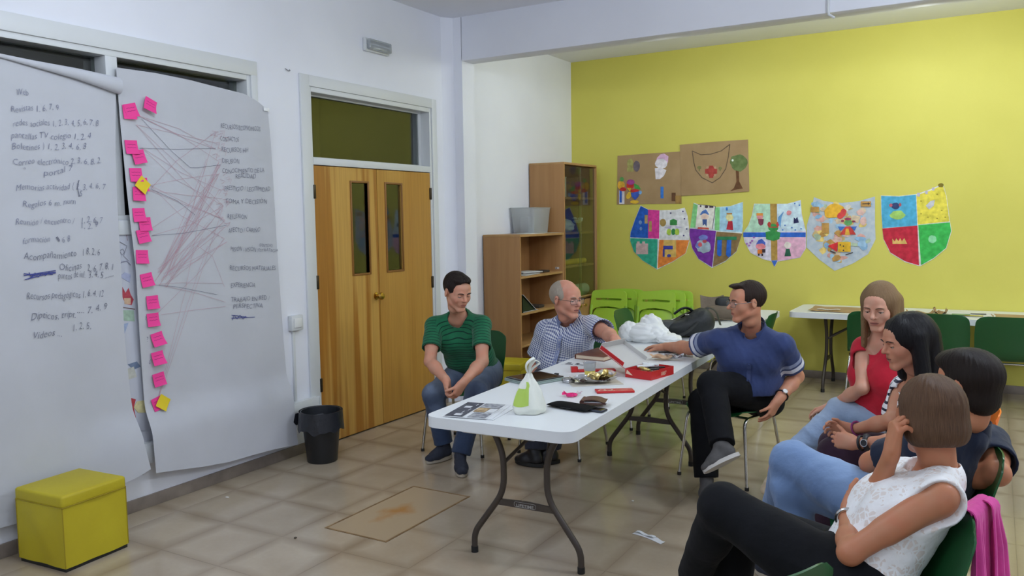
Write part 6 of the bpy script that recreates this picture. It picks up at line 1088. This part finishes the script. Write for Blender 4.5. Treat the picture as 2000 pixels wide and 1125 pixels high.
    def liptint(s, V):
        d = (V-s.hc); x, y, z = d@s.HR/s.headsc, d@s.HF/s.headsc, d@s.HU/s.headsc; m = (y > .075) & (y < .108)
        e = np.clip(2.2-2*((x/.022)**2+((z+.0618)/.0112)**2), 0, 1)*m; ch = .28*np.clip(1-(((np.abs(x)-.046)/.024)**2+((z+.028)/.024)**2), 0, 1)*(y > .03); nn = .25*np.clip(1-((x/.016)**2+((z+.026)/.014)**2), 0, 1)*(y > .095)
        return np.maximum(.7*e, np.maximum(.55*ch, .6*nn))
    def body(s, hands, shoes=True, **hk):
        F = Field(s.lo, s.hi, s.h); s.trunk(F, -.034 if s.belly else -.014)
        for n in 'RL':
            s.arm(F, n); s.leg(F, n, -.006)
            if n in hands: s.hand(F, n, *hands[n][:2], **(hands[n][2] if len(hands[n]) > 2 else {}))
            if 'toe'+n in s.J: F.cone(s.J['ank'+n], s.J['toe'+n]*.2+s.J['ank'+n]*.8, .027, .022, .02)
        s.head(F, **hk); V, Q = F.mesh(1); d_ = V-s.hc; s.fv = np.stack([d_@s.HR, d_@s.HF, d_@s.HU], 1)/s.headsc; s.fv = s.fv[(np.abs(s.fv[:, 0]) < .07) & (s.fv[:, 1] > .02) & (np.abs(s.fv[:, 2]) < .11)]
        return put('body', V, Q, s.skinm, s.root, s.off, {'lip': ('FLOAT', s.liptint(V))})
    # -- clothes
    def cuv(s, V, segs, planar=False):
        """cloth coordinates from the nearest of the segments (a, b, r, ref): round, along, piece"""
        best = np.full(len(V), 9.0); out = np.zeros((len(V), 3))
        for i, (a, b, r, ref) in enumerate(segs):
            ba = b-a; L = np.linalg.norm(ba); ax = ba/L; q = V-a; t = q@ax; h = np.clip(t, 0, L); d = np.linalg.norm(q-h[:, None]*ax, axis=1)-r; e1 = nrm(ref-ax*(ref@ax)); e2 = np.cross(ax, e1); an = np.arctan2(q@e2, q@e1)
            m = d < best; best[m] = d[m]; out[m, 0] = an[m]*r; out[m, 1] = t[m]; out[m, 2] = i
        m = out[:, 2] == 0; a, b, r, ref = segs[0]; ax = nrm(b-a); q = V[m]-a; out[m, 1] = q@ax; rt = np.cross(nrm(ref-ax*(ref@ax)), ax); out[m, 0] = q@rt+.8*(q@np.cross(ax, rt)) if planar else out[m, 0]
        return out
    def top(s, m, sleeve=.62, o=.010, h=.006, fold=.006, neck=(.068, .0), hem=.0, seed=1, third=None, name='shirt', sleeveo=.014, extra=None, hemz=None, strap=None):
        F = Field(s.lo, s.hi, h); s.trunk(F, o); J = s.J
        for n in 'RL':
            a, e = J['sh'+n], J['el'+n]
            if sleeve > 0: p = a+(e-a)*sleeve; w = (.86 if s.f else 1)*(.5+.5*s.bulk); F.cone(a-s.up*.006, p, .050*w+sleeveo*.7, .050*w+sleeveo*1.25, .02, cutb=True); dd_ = nrm(e-a); F.cone(p-dd_*.028, p+dd_*.05, .050*w+sleeveo*1.25-.0135, .050*w+sleeveo*1.25-.0135, .003, 's')
            elif strap is not None: F.cone(a+(e-a)*.02-s.up*.01+(s.rt if n == 'R' else -s.rt)*.045, a+(e-a)*.35+(s.rt if n == 'R' else -s.rt)*.05, .058, .062, .012, 's')
        if extra: extra(F)
        nk, up = J['neck'], s.up; r, dz = neck; nd = nrm(s.hc-nk); F.cone(nk-up*(.02+dz)+s.fw*.02, nk+nd*.14+s.fw*.01, r*.9, r*1.25, .006, 's')
        if hemz: F.plane((s.hip[0], s.hip[1], hemz), (0, 0, -1), s.hip-.3, s.hip+.3, .006)
        else: F.plane(s.hip-s.up*(.085-hem), -s.up, s.hip-.3, s.hip+.3, .006)
        V, Q = F.mesh(2); N_ = normals(V, Q); V = V+N_*folds(V, seed, 17, fold)[:, None]+N_*folds(V, seed+5, 34, fold*.45)[:, None]
        segs = [(s.hip-s.up*.1, s.sh, .15, s.fw)]+[(J['sh'+n], J['el'+n], .062, s.fw) for n in 'RL']; c = s.cuv(V, segs, True)
        if third: c[:, 2] = third(V, c, segs)
        return put(name, V, Q, m, s.root, s.off, {'cloth': ('FLOAT_VECTOR', c)})
    def bottoms(s, m, o=.014, h=.0065, fold=.006, seed=3, calf=1.35, end=.02, name='trousers', ankle=True, fade=None, legs='RL', kn=1.05, belt=False):
        F = Field(s.lo, s.hi, h); J = s.J; r = s.hr; b = s.bulk
        F.ell(s.hip+s.up*.015, np.array([r, nrm(np.cross(s.up, r)), s.up]), ((.170)*b+o, .122*b+o, .118+o), .05)
        F.ell(s.hip+np.array([0, 0, .055]), np.array([r, nrm(np.cross([0, 0, 1.0], r)), [0, 0, 1.0]]), (.162*b+o, .124*b+o, .085), .04); F.plane((s.hip[0], s.hip[1], s.hip[2]+.11), (0, 0, 1), s.hip-[.2, .2, .2], s.hip+[.2, .2, .3], .004) if belt else None
        for n in legs:
            s.leg(F, n, o, calf=calf, kn=kn); d = nrm(J['ank'+n]-J['kne'+n]); c = J['ank'+n]-d*end; F.plane(c, d, c-.13, c+.13, .003)
        V, Q = F.mesh(1); N_ = normals(V, Q); V = V+N_*folds(V, seed, 15, fold)[:, None]+N_*folds(V, seed+2, 40, fold*.4)[:, None]
        segs = []
        for n in legs: segs += [(J['hip'+n], J['kne'+n], .085, np.array([0, 0, 1.0])), (J['kne'+n], J['ank'+n], .06, s.hfw)]
        c = s.cuv(V, segs); c[:, 2] = np.clip(N_[:, 2]*.7+.5, 0, 1) if fade is None else fade(V, c, N_)
        return put(name, V, Q, m, s.root, s.off, {'cloth': ('FLOAT_VECTOR', c)})
    def shoe(s, n, m, msole, w=.046, up=(0, 0, 1), name='shoe', low=False):
        J = s.J; an, to = J['ank'+n], J['toe'+n]; sole = nrm(np.cross(nrm(to-an), nrm(np.cross(np.asarray(up, float), to-an)))); d = nrm((to-an)-sole*((to-an)@sole)); U = sole if sole[2] > -.2 else -sole
        if tuple(up) == (0, 0, 1): U = np.array([0, 0, 1.0]); d = nrm((to-an)*[1, 1, 0]); an = np.array([an[0], an[1], .085])
        heel = an-U*.05-d*.045; tip = heel+d*.215; F = Field(np.minimum(heel, tip)-.14, np.maximum(heel, tip)+.16, .0045); sd = np.cross(d, U)
        F.cone(heel+U*.012+d*.03, heel+U*.005+d*.12, .036, .040, .02, side=U, flat=.8); F.cone(heel+U*.005+d*.11, tip-d*.045-U*.002, .041, .036, .02, side=U, flat=.72)
        if not low: F.cone(heel+U*.03+d*.03, heel+U*.075+d*.045, .036, .036, .02); F.cone(heel+U*.06+d*.055, tip-d*.085+U*.012, .034, .03, .025)
        else:
            F.cone(heel+U*.02+d*.01, heel+U*.035+d*.012, .03, .026, .015); F.cone(heel+U*.055+d*.06, heel+U*.05+d*.125, .034, .026, .006, 's')
        F.plane(heel-U*.018, -U, heel-.3, heel+.3, .003); V, Q = F.mesh(1); o_ = put(name, V, Q, m, s.root, s.off)
        b = MB(); P = []
        for q in range(28):
            a = 2*math.pi*q/28; x = math.cos(a); y = math.sin(a); ww = .0415+(.004*x if x > 0 else .002*x); P.append((heel+d*(.092+.112*x)+sd*(ww*y*(1-.12*max(0, -x))), ))
        P = [p[0]-np.array(s.off) for p in P]; k = len(P); b.add([p-U*.030 for p in P]+[p-U*.008 for p in P], [tuple(range(k-1, -1, -1)), tuple(range(k, 2*k))]+[(i, (i+1) % k, k+(i+1) % k, k+i) for i in range(k)]); build('sole', b, msole, o_, 40)
        return o_
    # -- hair
    def hair(s, m, shapes, cuts, h=.0045, jag=.003, name='hair', seed=5, spread=1.0):
        A = np.array([s.HR, s.HF, s.HU]); lo, hi = s.hc-.24, s.hc+.22; lo[2] -= .22; F = Field(lo, hi, h); k_ = s.headsc
        for sh in shapes:
            if sh[0] == 'e': F.ell(s.H(*sh[1]), A, np.array(sh[2])*k_, sh[3] if len(sh) > 3 else .012)
            else: F.cone(s.H(*sh[1]), s.H(*sh[2]), sh[3]*k_, sh[4]*k_, sh[5] if len(sh) > 5 else .015, side=(s.HR*sh[7][0]+s.HF*sh[7][1] if len(sh) > 7 else None), flat=sh[6] if len(sh) > 6 else 1)
        for c in cuts:
            if c[0] == 'e': F.ell(s.H(*c[1]), A, np.array(c[2])*k_, c[3] if len(c) > 3 else .008, 's')
            elif c[0] == 'p': F.plane(s.H(*c[1]), s.HR*c[2][0]+s.HF*c[2][1]+s.HU*c[2][2], lo, hi, c[3] if len(c) > 3 else .008)
            else: F.cone(s.H(*c[1]), s.H(*c[2]), c[3]*k_, c[4]*k_, .008, 's')
        V, Q = F.mesh(1); d = V-s.hc; x, y, z = d@s.HR, d@s.HF, d@s.HU; N_ = normals(V, Q)
        an = np.arctan2(x, -y); st = np.stack([an*10*spread, z*10, np.linalg.norm(d, axis=1)*10], 1); r = np.random.default_rng(seed); g = 0
        for q in range(5): g = g+np.sin(an*r.uniform(18, 60)+z*r.uniform(-14, 14)+r.uniform(0, 6))
        V = V+N_*(g/5*jag)[:, None]
        return put(name, V, Q, m, s.root, s.off, {'strand': ('FLOAT_VECTOR', st)})
    def ring(s, name, c, ax, r, t, m, parent=None, flat=1.6, n=24):
        ax = nrm(ax); e1 = nrm(np.cross(ax, [.3, .2, 1])); e2 = np.cross(ax, e1); b = MB(); b.tube([c+r*(math.cos(a)*e1+math.sin(a)*e2)-np.array(s.off) for a in np.linspace(0, 2*math.pi, n, endpoint=False)], t, 8, closed=True, flat=flat); return build(name, b, m, parent or s.root, 60)
    def glasses(s, m, w=.027, hh=.017, rimless=False):
        b = MB(); o = np.array(s.off); H = lambda *a: s.H(*a)-o
        for g in (-1, 1):
            cx = g*.0335; b.tube([H(cx+x, .107-abs(cx+x)*.16, -.004+z) for x, z in rrect(2*w, 2*hh, .011, 4)], .0013, 6, closed=True)
            b.tube([H(g*(.0335+w), .102, .003), H(g*.071, .094, .004), H(g*.080, .05, .004), H(g*.083, -.01, .008), H(g*.082, -.022, -.004)], .0016, 6)
        b.tube([H(-.007, .109, .0), H(0, .111, .003), H(.007, .109, .0)], .0014, 6); fr = build('glasses', b, m, s.root, 60)
        gl = mat('spectacle_lens', (240, 244, 244), .02, alpha=.10, spec=.8)
        for g in (-1, 1):
            q = MB(); cx = g*.0335; P = [H(cx+x*.97, .107-abs(cx+x)*.16, -.004+z*.97) for x, z in rrect(2*w, 2*hh, .011, 4)]; q.add(P, [tuple(range(len(P)))]); build('lens', q, gl, fr, 0)
# ------------------------------------------------------------------ the seven people
SK1 = skin('skin_light', (205, 152, 126), (180, 104, 92)); SK2 = skin('skin_ruddy', (206, 150, 126), (178, 104, 92)); SK3 = skin('skin_pale', (214, 164, 138), (186, 110, 102)); SK4 = skin('skin_tan', (188, 128, 94), (160, 88, 76)); SK5 = skin('skin_olive', (198, 142, 112), (172, 98, 86))
BR_dark = mat('brow_dark', (44, 32, 26), .8); BR_grey = mat('brow_grey', (140, 120, 104), .8); BR_brown = mat('brow_brown', (96, 68, 48), .8)
m_sole = mat('pale_rubber_sole', (176, 166, 150), .7); m_sole2 = mat('grey_white_sole', (196, 192, 186), .65); m_metal = mat('bracelet_silver', (210, 208, 204), .2, metal=1); m_strap = mat('black_strap', (30, 28, 30), .5); m_dial = mat('watch_dial', (226, 226, 222), .2)
FACECUT = lambda z=.0, w=.074: ('e', (0, .108, -.030+z), (w, .074, .098))
EARS = [('e', (.083, -.006, -.012), (.020, .025, .036)), ('e', (-.083, -.006, -.012), (.020, .025, .036))]
def watch(p, n, r, dial=True, strapm=None, at=.06, label=None):
    wr, el = p.J['wr'+n], p.J['el'+n]; ax = nrm(el-wr); c = wr+ax*at; ob = p.ring('watch', c, ax, r, .0048, strapm or m_strap, flat=2.2)
    if dial:
        out = nrm(O0-c); out = nrm(out-ax*(out@ax)); e2 = np.cross(ax, out); b = MB(); P0 = c+out*(r+.002)-np.array(p.off); k = 20; ring = [(math.cos(2*math.pi*q/k), math.sin(2*math.pi*q/k)) for q in range(k)]
        vs = [P0+ax*.017*x+e2*.017*y for x, y in ring]+[P0+out*.008+ax*.016*x+e2*.016*y for x, y in ring]; b.add(vs, [tuple(range(k-1, -1, -1)), tuple(range(k, 2*k))]+[(q, (q+1) % k, k+(q+1) % k, k+q) for q in range(k)]); build('watch_case', b, m_metal, ob, 40)
        b = MB(); b.add([P0+out*.0085+ax*.0135*x+e2*.0135*y for x, y in ring], [tuple(range(k))]); build('watch_dial', b, m_dial if strapm is None else m_strap, ob, 0)
    return ob

# 1 man in the green striped T-shirt
p = Person('green', 'man in green T-shirt with dark stripes and jeans, sitting hands together before the door', (.92, -.40, -.30), skinm=SK1, headsc=1.03, neckr=.050)
p.body({'R': ((.42, -.35, -.85), (.85, .25, .3), dict(curl=(.55, .7, .5))), 'L': ((-.42, -.30, -.85), (-.85, .1, .3), dict(curl=(.5, .7, .5)))}); p.face(BR_dark, closed=.85)
p.top(cloth('green_striped_jersey', (30, 98, 66), 'stripes', (18, 52, 42), period=.0235, width=.2), sleeve=.66, seed=2, fold=.007, neck=(.072, .0), name='t_shirt')
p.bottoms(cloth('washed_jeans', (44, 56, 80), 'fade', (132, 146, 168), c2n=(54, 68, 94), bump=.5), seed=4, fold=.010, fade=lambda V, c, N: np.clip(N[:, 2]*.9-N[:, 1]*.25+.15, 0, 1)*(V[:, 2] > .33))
m_shoe = mat('navy_suede', (34, 38, 52), .85, noise=(30, 3, .3, .7), c2=(44, 48, 62))
for n in 'RL': p.shoe(n, m_shoe, m_sole)
p.hair(hairmat('hair_black', (26, 20, 18), (46, 36, 32)), [('e', (0, -.020, .040), (.082, .104, .092)), ('e', (0, .03, .092), (.062, .062, .030))], [FACECUT(.004, .068), ('p', (0, 0, -.055), (0, .35, -1)), *EARS, ('e', (0, .10, .05), (.05, .05, .045))])

# 2 older man in the checked shirt
p = Person('check', 'older man with glasses in blue and white checked shirt, behind the table', (.95, -.30, -.06), skinm=SK2, headsc=1.06, belly=.05, bulk=1.1, neckr=.056)
p.body({'R': ((.2, -.9, -.2), (0, 0, -1)), 'L': ((.55, -.45, -.35), (-.2, -.2, -1), dict(curl=(.7, .8, .5)))}, jaw=1.2, nose=1.05); p.face(BR_grey, closed=.55)
p.top(cloth('blue_gingham', (216, 220, 232), 'check', (58, 74, 134), period=.0135, bump=.2), sleeve=.72, seed=7, fold=.009, neck=(.07, -.005), sleeveo=.024, name='shirt')
p.bottoms(cloth('dark_slacks', (40, 42, 52)), seed=9)
for n in 'RL': p.shoe(n, mat('black_leather', (26, 26, 30), .35), mat('black_sole', (20, 20, 20), .6))
p.hair(hairmat('hair_grey', (150, 138, 122), (186, 174, 158), rough=.6), [('e', (0, -.026, .030), (.083, .100, .088))], [('e', (0, .098, .045), (.070, .085, .085)), ('e', (0, .11, -.06), (.078, .08, .12)), ('p', (0, 0, -.062), (0, .3, -1)), *EARS, ('e', (0, .03, .125), (.05, .08, .035))], jag=.002)
p.glasses(mat('dark_spectacle_frame', (52, 44, 40), .3))
def collar(p, m, w=.034, r=.074, fwd=.02, gap=.42, lift=.018):
    """turned-down shirt collar round the neck"""
    nk = p.J['neck']; up = nrm(nrm(p.hc-nk)*.5+p.up*.5); f = nrm(p.fw-up*(p.fw@up)); rt = np.cross(f, up); o = np.array(p.off); c = nk+f*.006+up*(.002+lift)
    def fn(u, v):
        a = gap+(2*math.pi-2*gap)*u; d = f*math.cos(a)+rt*math.sin(a); q = math.sin(v*math.pi*.62); pt = 1+.5*max(0, 1-min(u, 1-u)/.14); rr_ = r*(1+.10*v)+.012*v*pt; dn = .018*(1-v)**2*0+(.024*min(1, v*3)-(w+.012*(pt-1))*max(0, (v-.3)/.7)*1.4)
        return c+d*rr_+up*(dn-.014-.014*math.cos(a)-.012*abs(math.sin(a))*v)-o
    return build('collar', MB().grid(fn, 40, 8, thick=.003), m, p.root, 60)
collar(p, mat('collar_gingham', (150, 160, 196), .85, noise=(120, 1, .45, .55), c2=(110, 124, 172)))
def placket(p, m, mb, n=5, a=.02, b_=.46, w=.017):
    """button strip down the front, laid on the shirt by casting onto it"""
    ob = [c for c in p.root.children if c.name.split('.')[0] in ('shirt', 'polo_shirt')][0]; me = ob.data; V = np.empty(len(me.vertices)*3, np.float32); me.vertices.foreach_get('co', V); V = V.reshape(-1, 3)+np.array(p.off); L = np.linalg.norm(p.sh-p.hip); pts = []
    for t in np.linspace(a, b_, 16):
        c = p.J['neck']-p.up*(t+.05); q = V-c; x, z, y = q@p.rt, q@p.up, q@p.fw; mm = (np.abs(x) < .015) & (np.abs(z) < .012) & (y > 0); pts.append(c+p.fw*((y[mm].max() if mm.any() else .1)+.003))
    o = np.array(p.off); vs = []; 
    for c in pts: vs += [c+p.rt*w-o, c-p.rt*w-o, c+p.rt*w+p.fw*.002-o, c-p.rt*w+p.fw*.002-o]
    fs = []
    for i in range(len(pts)-1): k = 4*i; fs += [(k+2, k+3, k+7, k+6), (k, k+2, k+6, k+4), (k+3, k+1, k+5, k+7)]
    b = MB(); b.add(vs, fs); st = build('placket', b, m, p.root, 40)
    for i in np.linspace(1, 14, n).astype(int):
        c = pts[i]+p.fw*.003-o; k = 10; q = MB(); q.add([c+p.rt*.006*math.cos(6.283*j/k)+p.up*.006*math.sin(6.283*j/k) for j in range(k)]+[c+p.fw*.002+p.rt*.005*math.cos(6.283*j/k)+p.up*.005*math.sin(6.283*j/k) for j in range(k)], [tuple(range(k, 2*k))]+[(j, (j+1) % k, k+(j+1) % k, k+j) for j in range(k)]); build('button', q, mb, st, 40)
placket(p, mat('placket_gingham', (176, 184, 210), .85, noise=(150, 1, .45, .55), c2=(120, 132, 178)), mat('white_button', (226, 226, 226), .4), 5, .0, .34)

# 3 man in the blue polo shirt
p = Person('polo', 'man with glasses in navy polo shirt with striped sleeves, one leg crossed over', (-.80, -.66, -.06), skinm=SK5, headsc=1.0, belly=.045, bulk=1.12, neckr=.052)
p.J['wrR'] = np.array([-1.861, 5.185, .775]); p.J['toeL'] = p.J['ankL']+np.array([-.125, -.055, -.075])
p.body({'R': ((-.95, .22, -.05), (0, 0, -1), dict(curl=(.25, .35, .25))), 'L': ((-.36, -.28, -.88), (-.82, .25, .35), dict(curl=(.35, .3, .2), spread=.3))}, nose=1.06); p.face(BR_dark, closed=.6)
def hem_dist(p, frac):
    def f(V, c, segs):
        out = np.full(len(V), 9.0)
        for i, n in ((1, 'R'), (2, 'L')): Ls = np.linalg.norm(p.J['el'+n]-p.J['sh'+n])*frac; m = (c[:, 2] == i) & (c[:, 1] > .06); out[m] = Ls-c[m, 1]
        return out
    return f
p.top(cloth('navy_pique', (50, 62, 100), 'sleeve', (214, 216, 224), (140, 150, 176), bump=.2), sleeve=.70, seed=12, fold=.010, neck=(.07, 0), sleeveo=.020, third=hem_dist(p, .70), name='polo_shirt', hemz=.560)
collar(p, cloth('navy_rib', (46, 58, 94)), lift=.02); placket(p, mat('navy_placket', (54, 66, 106), .8), mat('navy_button', (60, 80, 130), .4), 2, .035, .13, .012)
b = MB(); L_ = p.J['neck']
m_blk = cloth('black_trousers', (15, 16, 19), bump=.25, sheen=.02)
p.bottoms(m_blk, seed=14, calf=1.35, fold=.005)
m_gshoe = mat('grey_suede', (78, 76, 76), .85, noise=(30, 3, .3, .7), c2=(92, 90, 90))
p.shoe('R', m_gshoe, m_sole2); p.shoe('L', m_gshoe, m_sole2, up=(-.30, .42, .85))
p.hair(hairmat('hair_dark_brown', (36, 26, 22), (58, 44, 36)), [('e', (0, -.022, .038), (.082, .102, .092)), ('e', (0, .055, .098), (.045, .050, .018))], [FACECUT(.012, .076), ('e', (.055, .08, .06), (.032, .045, .06)), ('e', (-.055, .08, .06), (.032, .045, .06)), ('p', (0, 0, -.06), (0, .3, -1)), *EARS, ('e', (0, .11, .05), (.06, .05, .05))])
p.glasses(mat('silver_spectacle_frame', (150, 148, 146), .25, metal=.8)); watch(p, 'L', .034)

# 4 woman in the red top
p = Person('red', 'woman with long light brown hair in red top and pale jeans', (-.20, -.95, -.24), skinm=SK3, female=True, headsc=.98, neckr=.044, sc=.95)
p.body({'R': ((-.85, .25, -.35), (0, -.2, -1), dict(curl=(.4, .5, .3))), 'L': ((-.85, .3, -.2), (.1, .3, -1), dict(curl=(.5, .6, .4)))}, jaw=.85, nose=1.03); p.face(BR_brown, closed=.35, browd=.0024)
p.top(cloth('red_jersey', (184, 34, 52)), sleeve=.24, seed=21, fold=.006, neck=(.074, .03), sleeveo=.016, name='t_shirt')
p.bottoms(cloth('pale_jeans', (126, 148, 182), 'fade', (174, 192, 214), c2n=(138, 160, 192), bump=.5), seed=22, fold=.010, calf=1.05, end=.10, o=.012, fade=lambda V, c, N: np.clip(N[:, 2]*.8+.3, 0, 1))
m_beige = mat('beige_leather', (204, 186, 158), .5)
for n in 'RL': p.shoe(n, m_beige, m_beige, low=True, name='ballerina_shoe', up=(0, 0, 1) if n == 'R' else (-.5, -.3, .8))
p.hair(hairmat('hair_light_brown', (104, 78, 54), (158, 128, 92)), [('e', (0, -.016, .036), (.086, .106, .094)), ('c', (.070, -.012, .03), (.080, .034, -.205), .040, .022, .02, .6, (1, 0)), ('c', (-.070, -.012, .03), (-.084, .034, -.225), .040, .022, .02, .6, (1, 0)), ('c', (.045, -.07, .01), (.055, -.06, -.22), .05, .04), ('c', (-.045, -.07, .01), (-.055, -.06, -.22), .05, .04)], [('e', (0, .112, -.035), (.058, .082, .112)), ('c', (0, .07, -.09), (0, .09, -.30), .045, .065)], jag=.0012)

# 5 woman in the striped top
p = Person('stripe', 'woman with black shoulder length hair in striped top, gesturing with both hands', (-.84, -.50, -.16), skinm=SK5, female=True, headsc=.98, neckr=.045, sc=.95)
p.J['kneR'] = np.array([-.62, 4.06, .55]); p.J['kneL'] = np.array([-.60, 3.92, .55])
p.body({'R': ((-.9, -.15, .12), (-.1, -.9, -.3), dict(curl=(.5, .6, .4), spread=.25)), 'L': ((-.95, .08, .05), (.0, .9, -.2), dict(curl=(.75, .9, .5)))}, jaw=.9); p.face(BR_dark, closed=.7, browd=.0024)
p.top(cloth('striped_jersey', (224, 224, 226), 'stripes', (36, 40, 58), period=.030, width=.36), sleeve=.30, seed=31, fold=.005, neck=(.08, .02), sleeveo=.012, name='t_shirt')
p.bottoms(cloth('dark_plum_trousers', (52, 32, 46)), seed=32)
for n in 'RL': p.shoe(n, mat('black_leather', (26, 26, 30), .35), mat('black_sole', (20, 20, 20), .6), low=True)
p.hair(hairmat('hair_jet', (16, 15, 17), (32, 30, 32), rough=.32), [('e', (0, -.020, .036), (.090, .112, .098)), ('c', (.066, -.02, .03), (.080, -.01, -.16), .036, .034), ('c', (-.066, -.02, .03), (-.080, -.01, -.16), .036, .034), ('c', (0, -.075, .01), (0, -.085, -.17), .07, .062), ('c', (.03, .05, .085), (.074, .055, -.02), .018, .014)], [('e', (0, .114, -.045), (.070, .086, .110)), ('c', (0, .06, -.10), (0, .08, -.25), .05, .06)], jag=.0015)
p.ring('purple_bracelet', p.J['wrR']+nrm(p.J['elR']-p.J['wrR'])*.035, p.J['elR']-p.J['wrR'], .031, .004, mat('purple_cord', (150, 60, 120), .6)); p.ring('black_bracelet', p.J['wrL']+nrm(p.J['elL']-p.J['wrL'])*.03, p.J['elL']-p.J['wrL'], .031, .0035, m_strap); watch(p, 'L', .032, strapm=m_strap, at=.062)

# 6 man with dark hair seen from behind
p = Person('dark', 'dark-haired man in navy polo and blue jeans, seen from behind', (-.62, .44, -.08), skinm=SK4, headsc=1.04, neckr=.052, bulk=1.05); p.hc = p.hc+np.array([0, 0, -.010])
p.body({'R': ((-.8, .5, 0), (0, 0, -1)), 'L': ((.2, .5, .75), (.3, -.8, .2), dict(curl=(.8, .9, .5)))}); p.face(BR_dark, closed=.5)
p.top(cloth('dark_navy_pique', (24, 32, 52)), sleeve=.72, seed=41, fold=.008, neck=(.068, -.01), sleeveo=.018, name='polo_shirt'); collar(p, cloth('dark_navy_rib', (22, 30, 50)), lift=.004, r=.072)
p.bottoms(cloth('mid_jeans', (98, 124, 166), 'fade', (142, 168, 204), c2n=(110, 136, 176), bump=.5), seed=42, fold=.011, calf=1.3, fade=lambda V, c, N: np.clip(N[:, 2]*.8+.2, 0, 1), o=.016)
for n in 'RL': p.shoe(n, m_shoe, m_sole)
p.hair(hairmat('hair_black_brown', (24, 18, 16), (44, 34, 28)), [('e', (0, -.020, .038), (.079, .101, .088)), ('e', (0, .022, .084), (.070, .088, .042), .02), ('e', (0, -.042, -.042), (.062, .056, .056), .03)], [FACECUT(.0, .072), ('p', (0, 0, -.096), (0, .25, -1)), ('e', (.085, .0, -.012), (.022, .025, .036)), ('e', (-.085, .0, -.012), (.022, .025, .036))], jag=.0015)

# 7 woman in the white lace top, nearest the camera
p = Person('lace', 'woman with brown bob in white lace top and black trousers, nearest the camera', (-.46, .64, -.10), skinm=SK4, female=True, headsc=1.0, neckr=.048, sc=1.0, h=.004, bulk=1.06)
p.body({'R': ((.12, .05, 1), (.85, .45, .1), dict(curl=(.75, .9, .6), thumb=.6)), 'L': ((.05, .85, .25), (.8, .1, .3), dict(curl=(.3, .4, .3)))}, jaw=.9); p.face(BR_brown, closed=.6)
p.top(cloth('white_lace', (232, 230, 228), 'lace', (220, 204, 192), bump=.6), sleeve=0, seed=51, fold=.007, neck=(.082, .005), o=.012, strap=1, third=lambda V, c, segs: np.ones(len(V)), name='lace_top', h=.0055)
p.bottoms(m_blk, seed=52, calf=1.1, fold=.005)
for n in 'RL': p.shoe(n, mat('dark_blue_leather', (44, 46, 60), .4), m_sole)
p.hair(hairmat('hair_ash_brown', (66, 46, 34), (122, 92, 68), fu=90, fv=2.5), [('e', (0, -.018, .034), (.086, .107, .093)), ('e', (0, -.026, -.035), (.089, .098, .072), .03)], [('p', (0, 0, -.090), (0, -.10, -1), .012), ('e', (0, .118, -.04), (.066, .080, .105)), ('c', (0, .02, -.09), (0, .02, -.2), .045, .05)], jag=.002, spread=1.0)
p.ring('silver_bracelet', p.J['wrL']+nrm(p.J['elL']-p.J['wrL'])*.03, p.J['elL']-p.J['wrL'], .031, .005, m_metal, flat=1.4)
b = MB(); q_ = p.J['shL']; b.tube([q_+p.rt*.075+p.up*.050+p.fw*.03-np.array(p.off), q_+p.rt*.062+p.up*.058-np.array(p.off), q_+p.rt*.048+p.up*.040-p.fw*.045-np.array(p.off), q_+p.rt*.040-p.up*.02-p.fw*.072-np.array(p.off)], .005, 6, flat=.4); build('strap', b, mat('nude_strap', (226, 186, 168), .7), p.root, 60)
# pink cardigan hung over the back of her chair
t = thing('cardigan', 'pink cardigan hanging over the back of the nearest occupied green chair', 'cardigan', (-.03, 2.60, .0), -.30)
m_card = cloth('pink_knit', (206, 70, 146), bump=.4)
def drape(y0, y1, top, bot, x0, k, flare=.0):
    def fn(u, v):
        y = y0+(y1-y0)*u+flare*(v-.3)*(u-.3); w = .012*math.sin(u*9+k)+.008*math.sin(u*21+2*k)
        if v < .16: a = v/.16*math.pi; return (x0-.022*math.cos(a), y, top+.024*math.sin(a))
        q = (v-.16)/.84; return (x0+.022+.02*q+w*min(1, q*3), y, top-(top-bot)*q+.02*math.sin(u*6+k)*q)
    return MB().grid(fn, 26, 40, thick=.004)
O_ = (.0, 2.70, 0)
build('back_panel', drape(2.63, 2.78, .80, .37, .00, 0, -.03), m_card, t, 70, off=O_); build('sleeve', drape(2.73, 2.80, .798, .50, .018, 2, .10), m_card, t, 70, off=O_); build('sleeve', drape(2.615, 2.675, .802, .33, .014, 4, -.03), m_card, t, 70, off=O_)
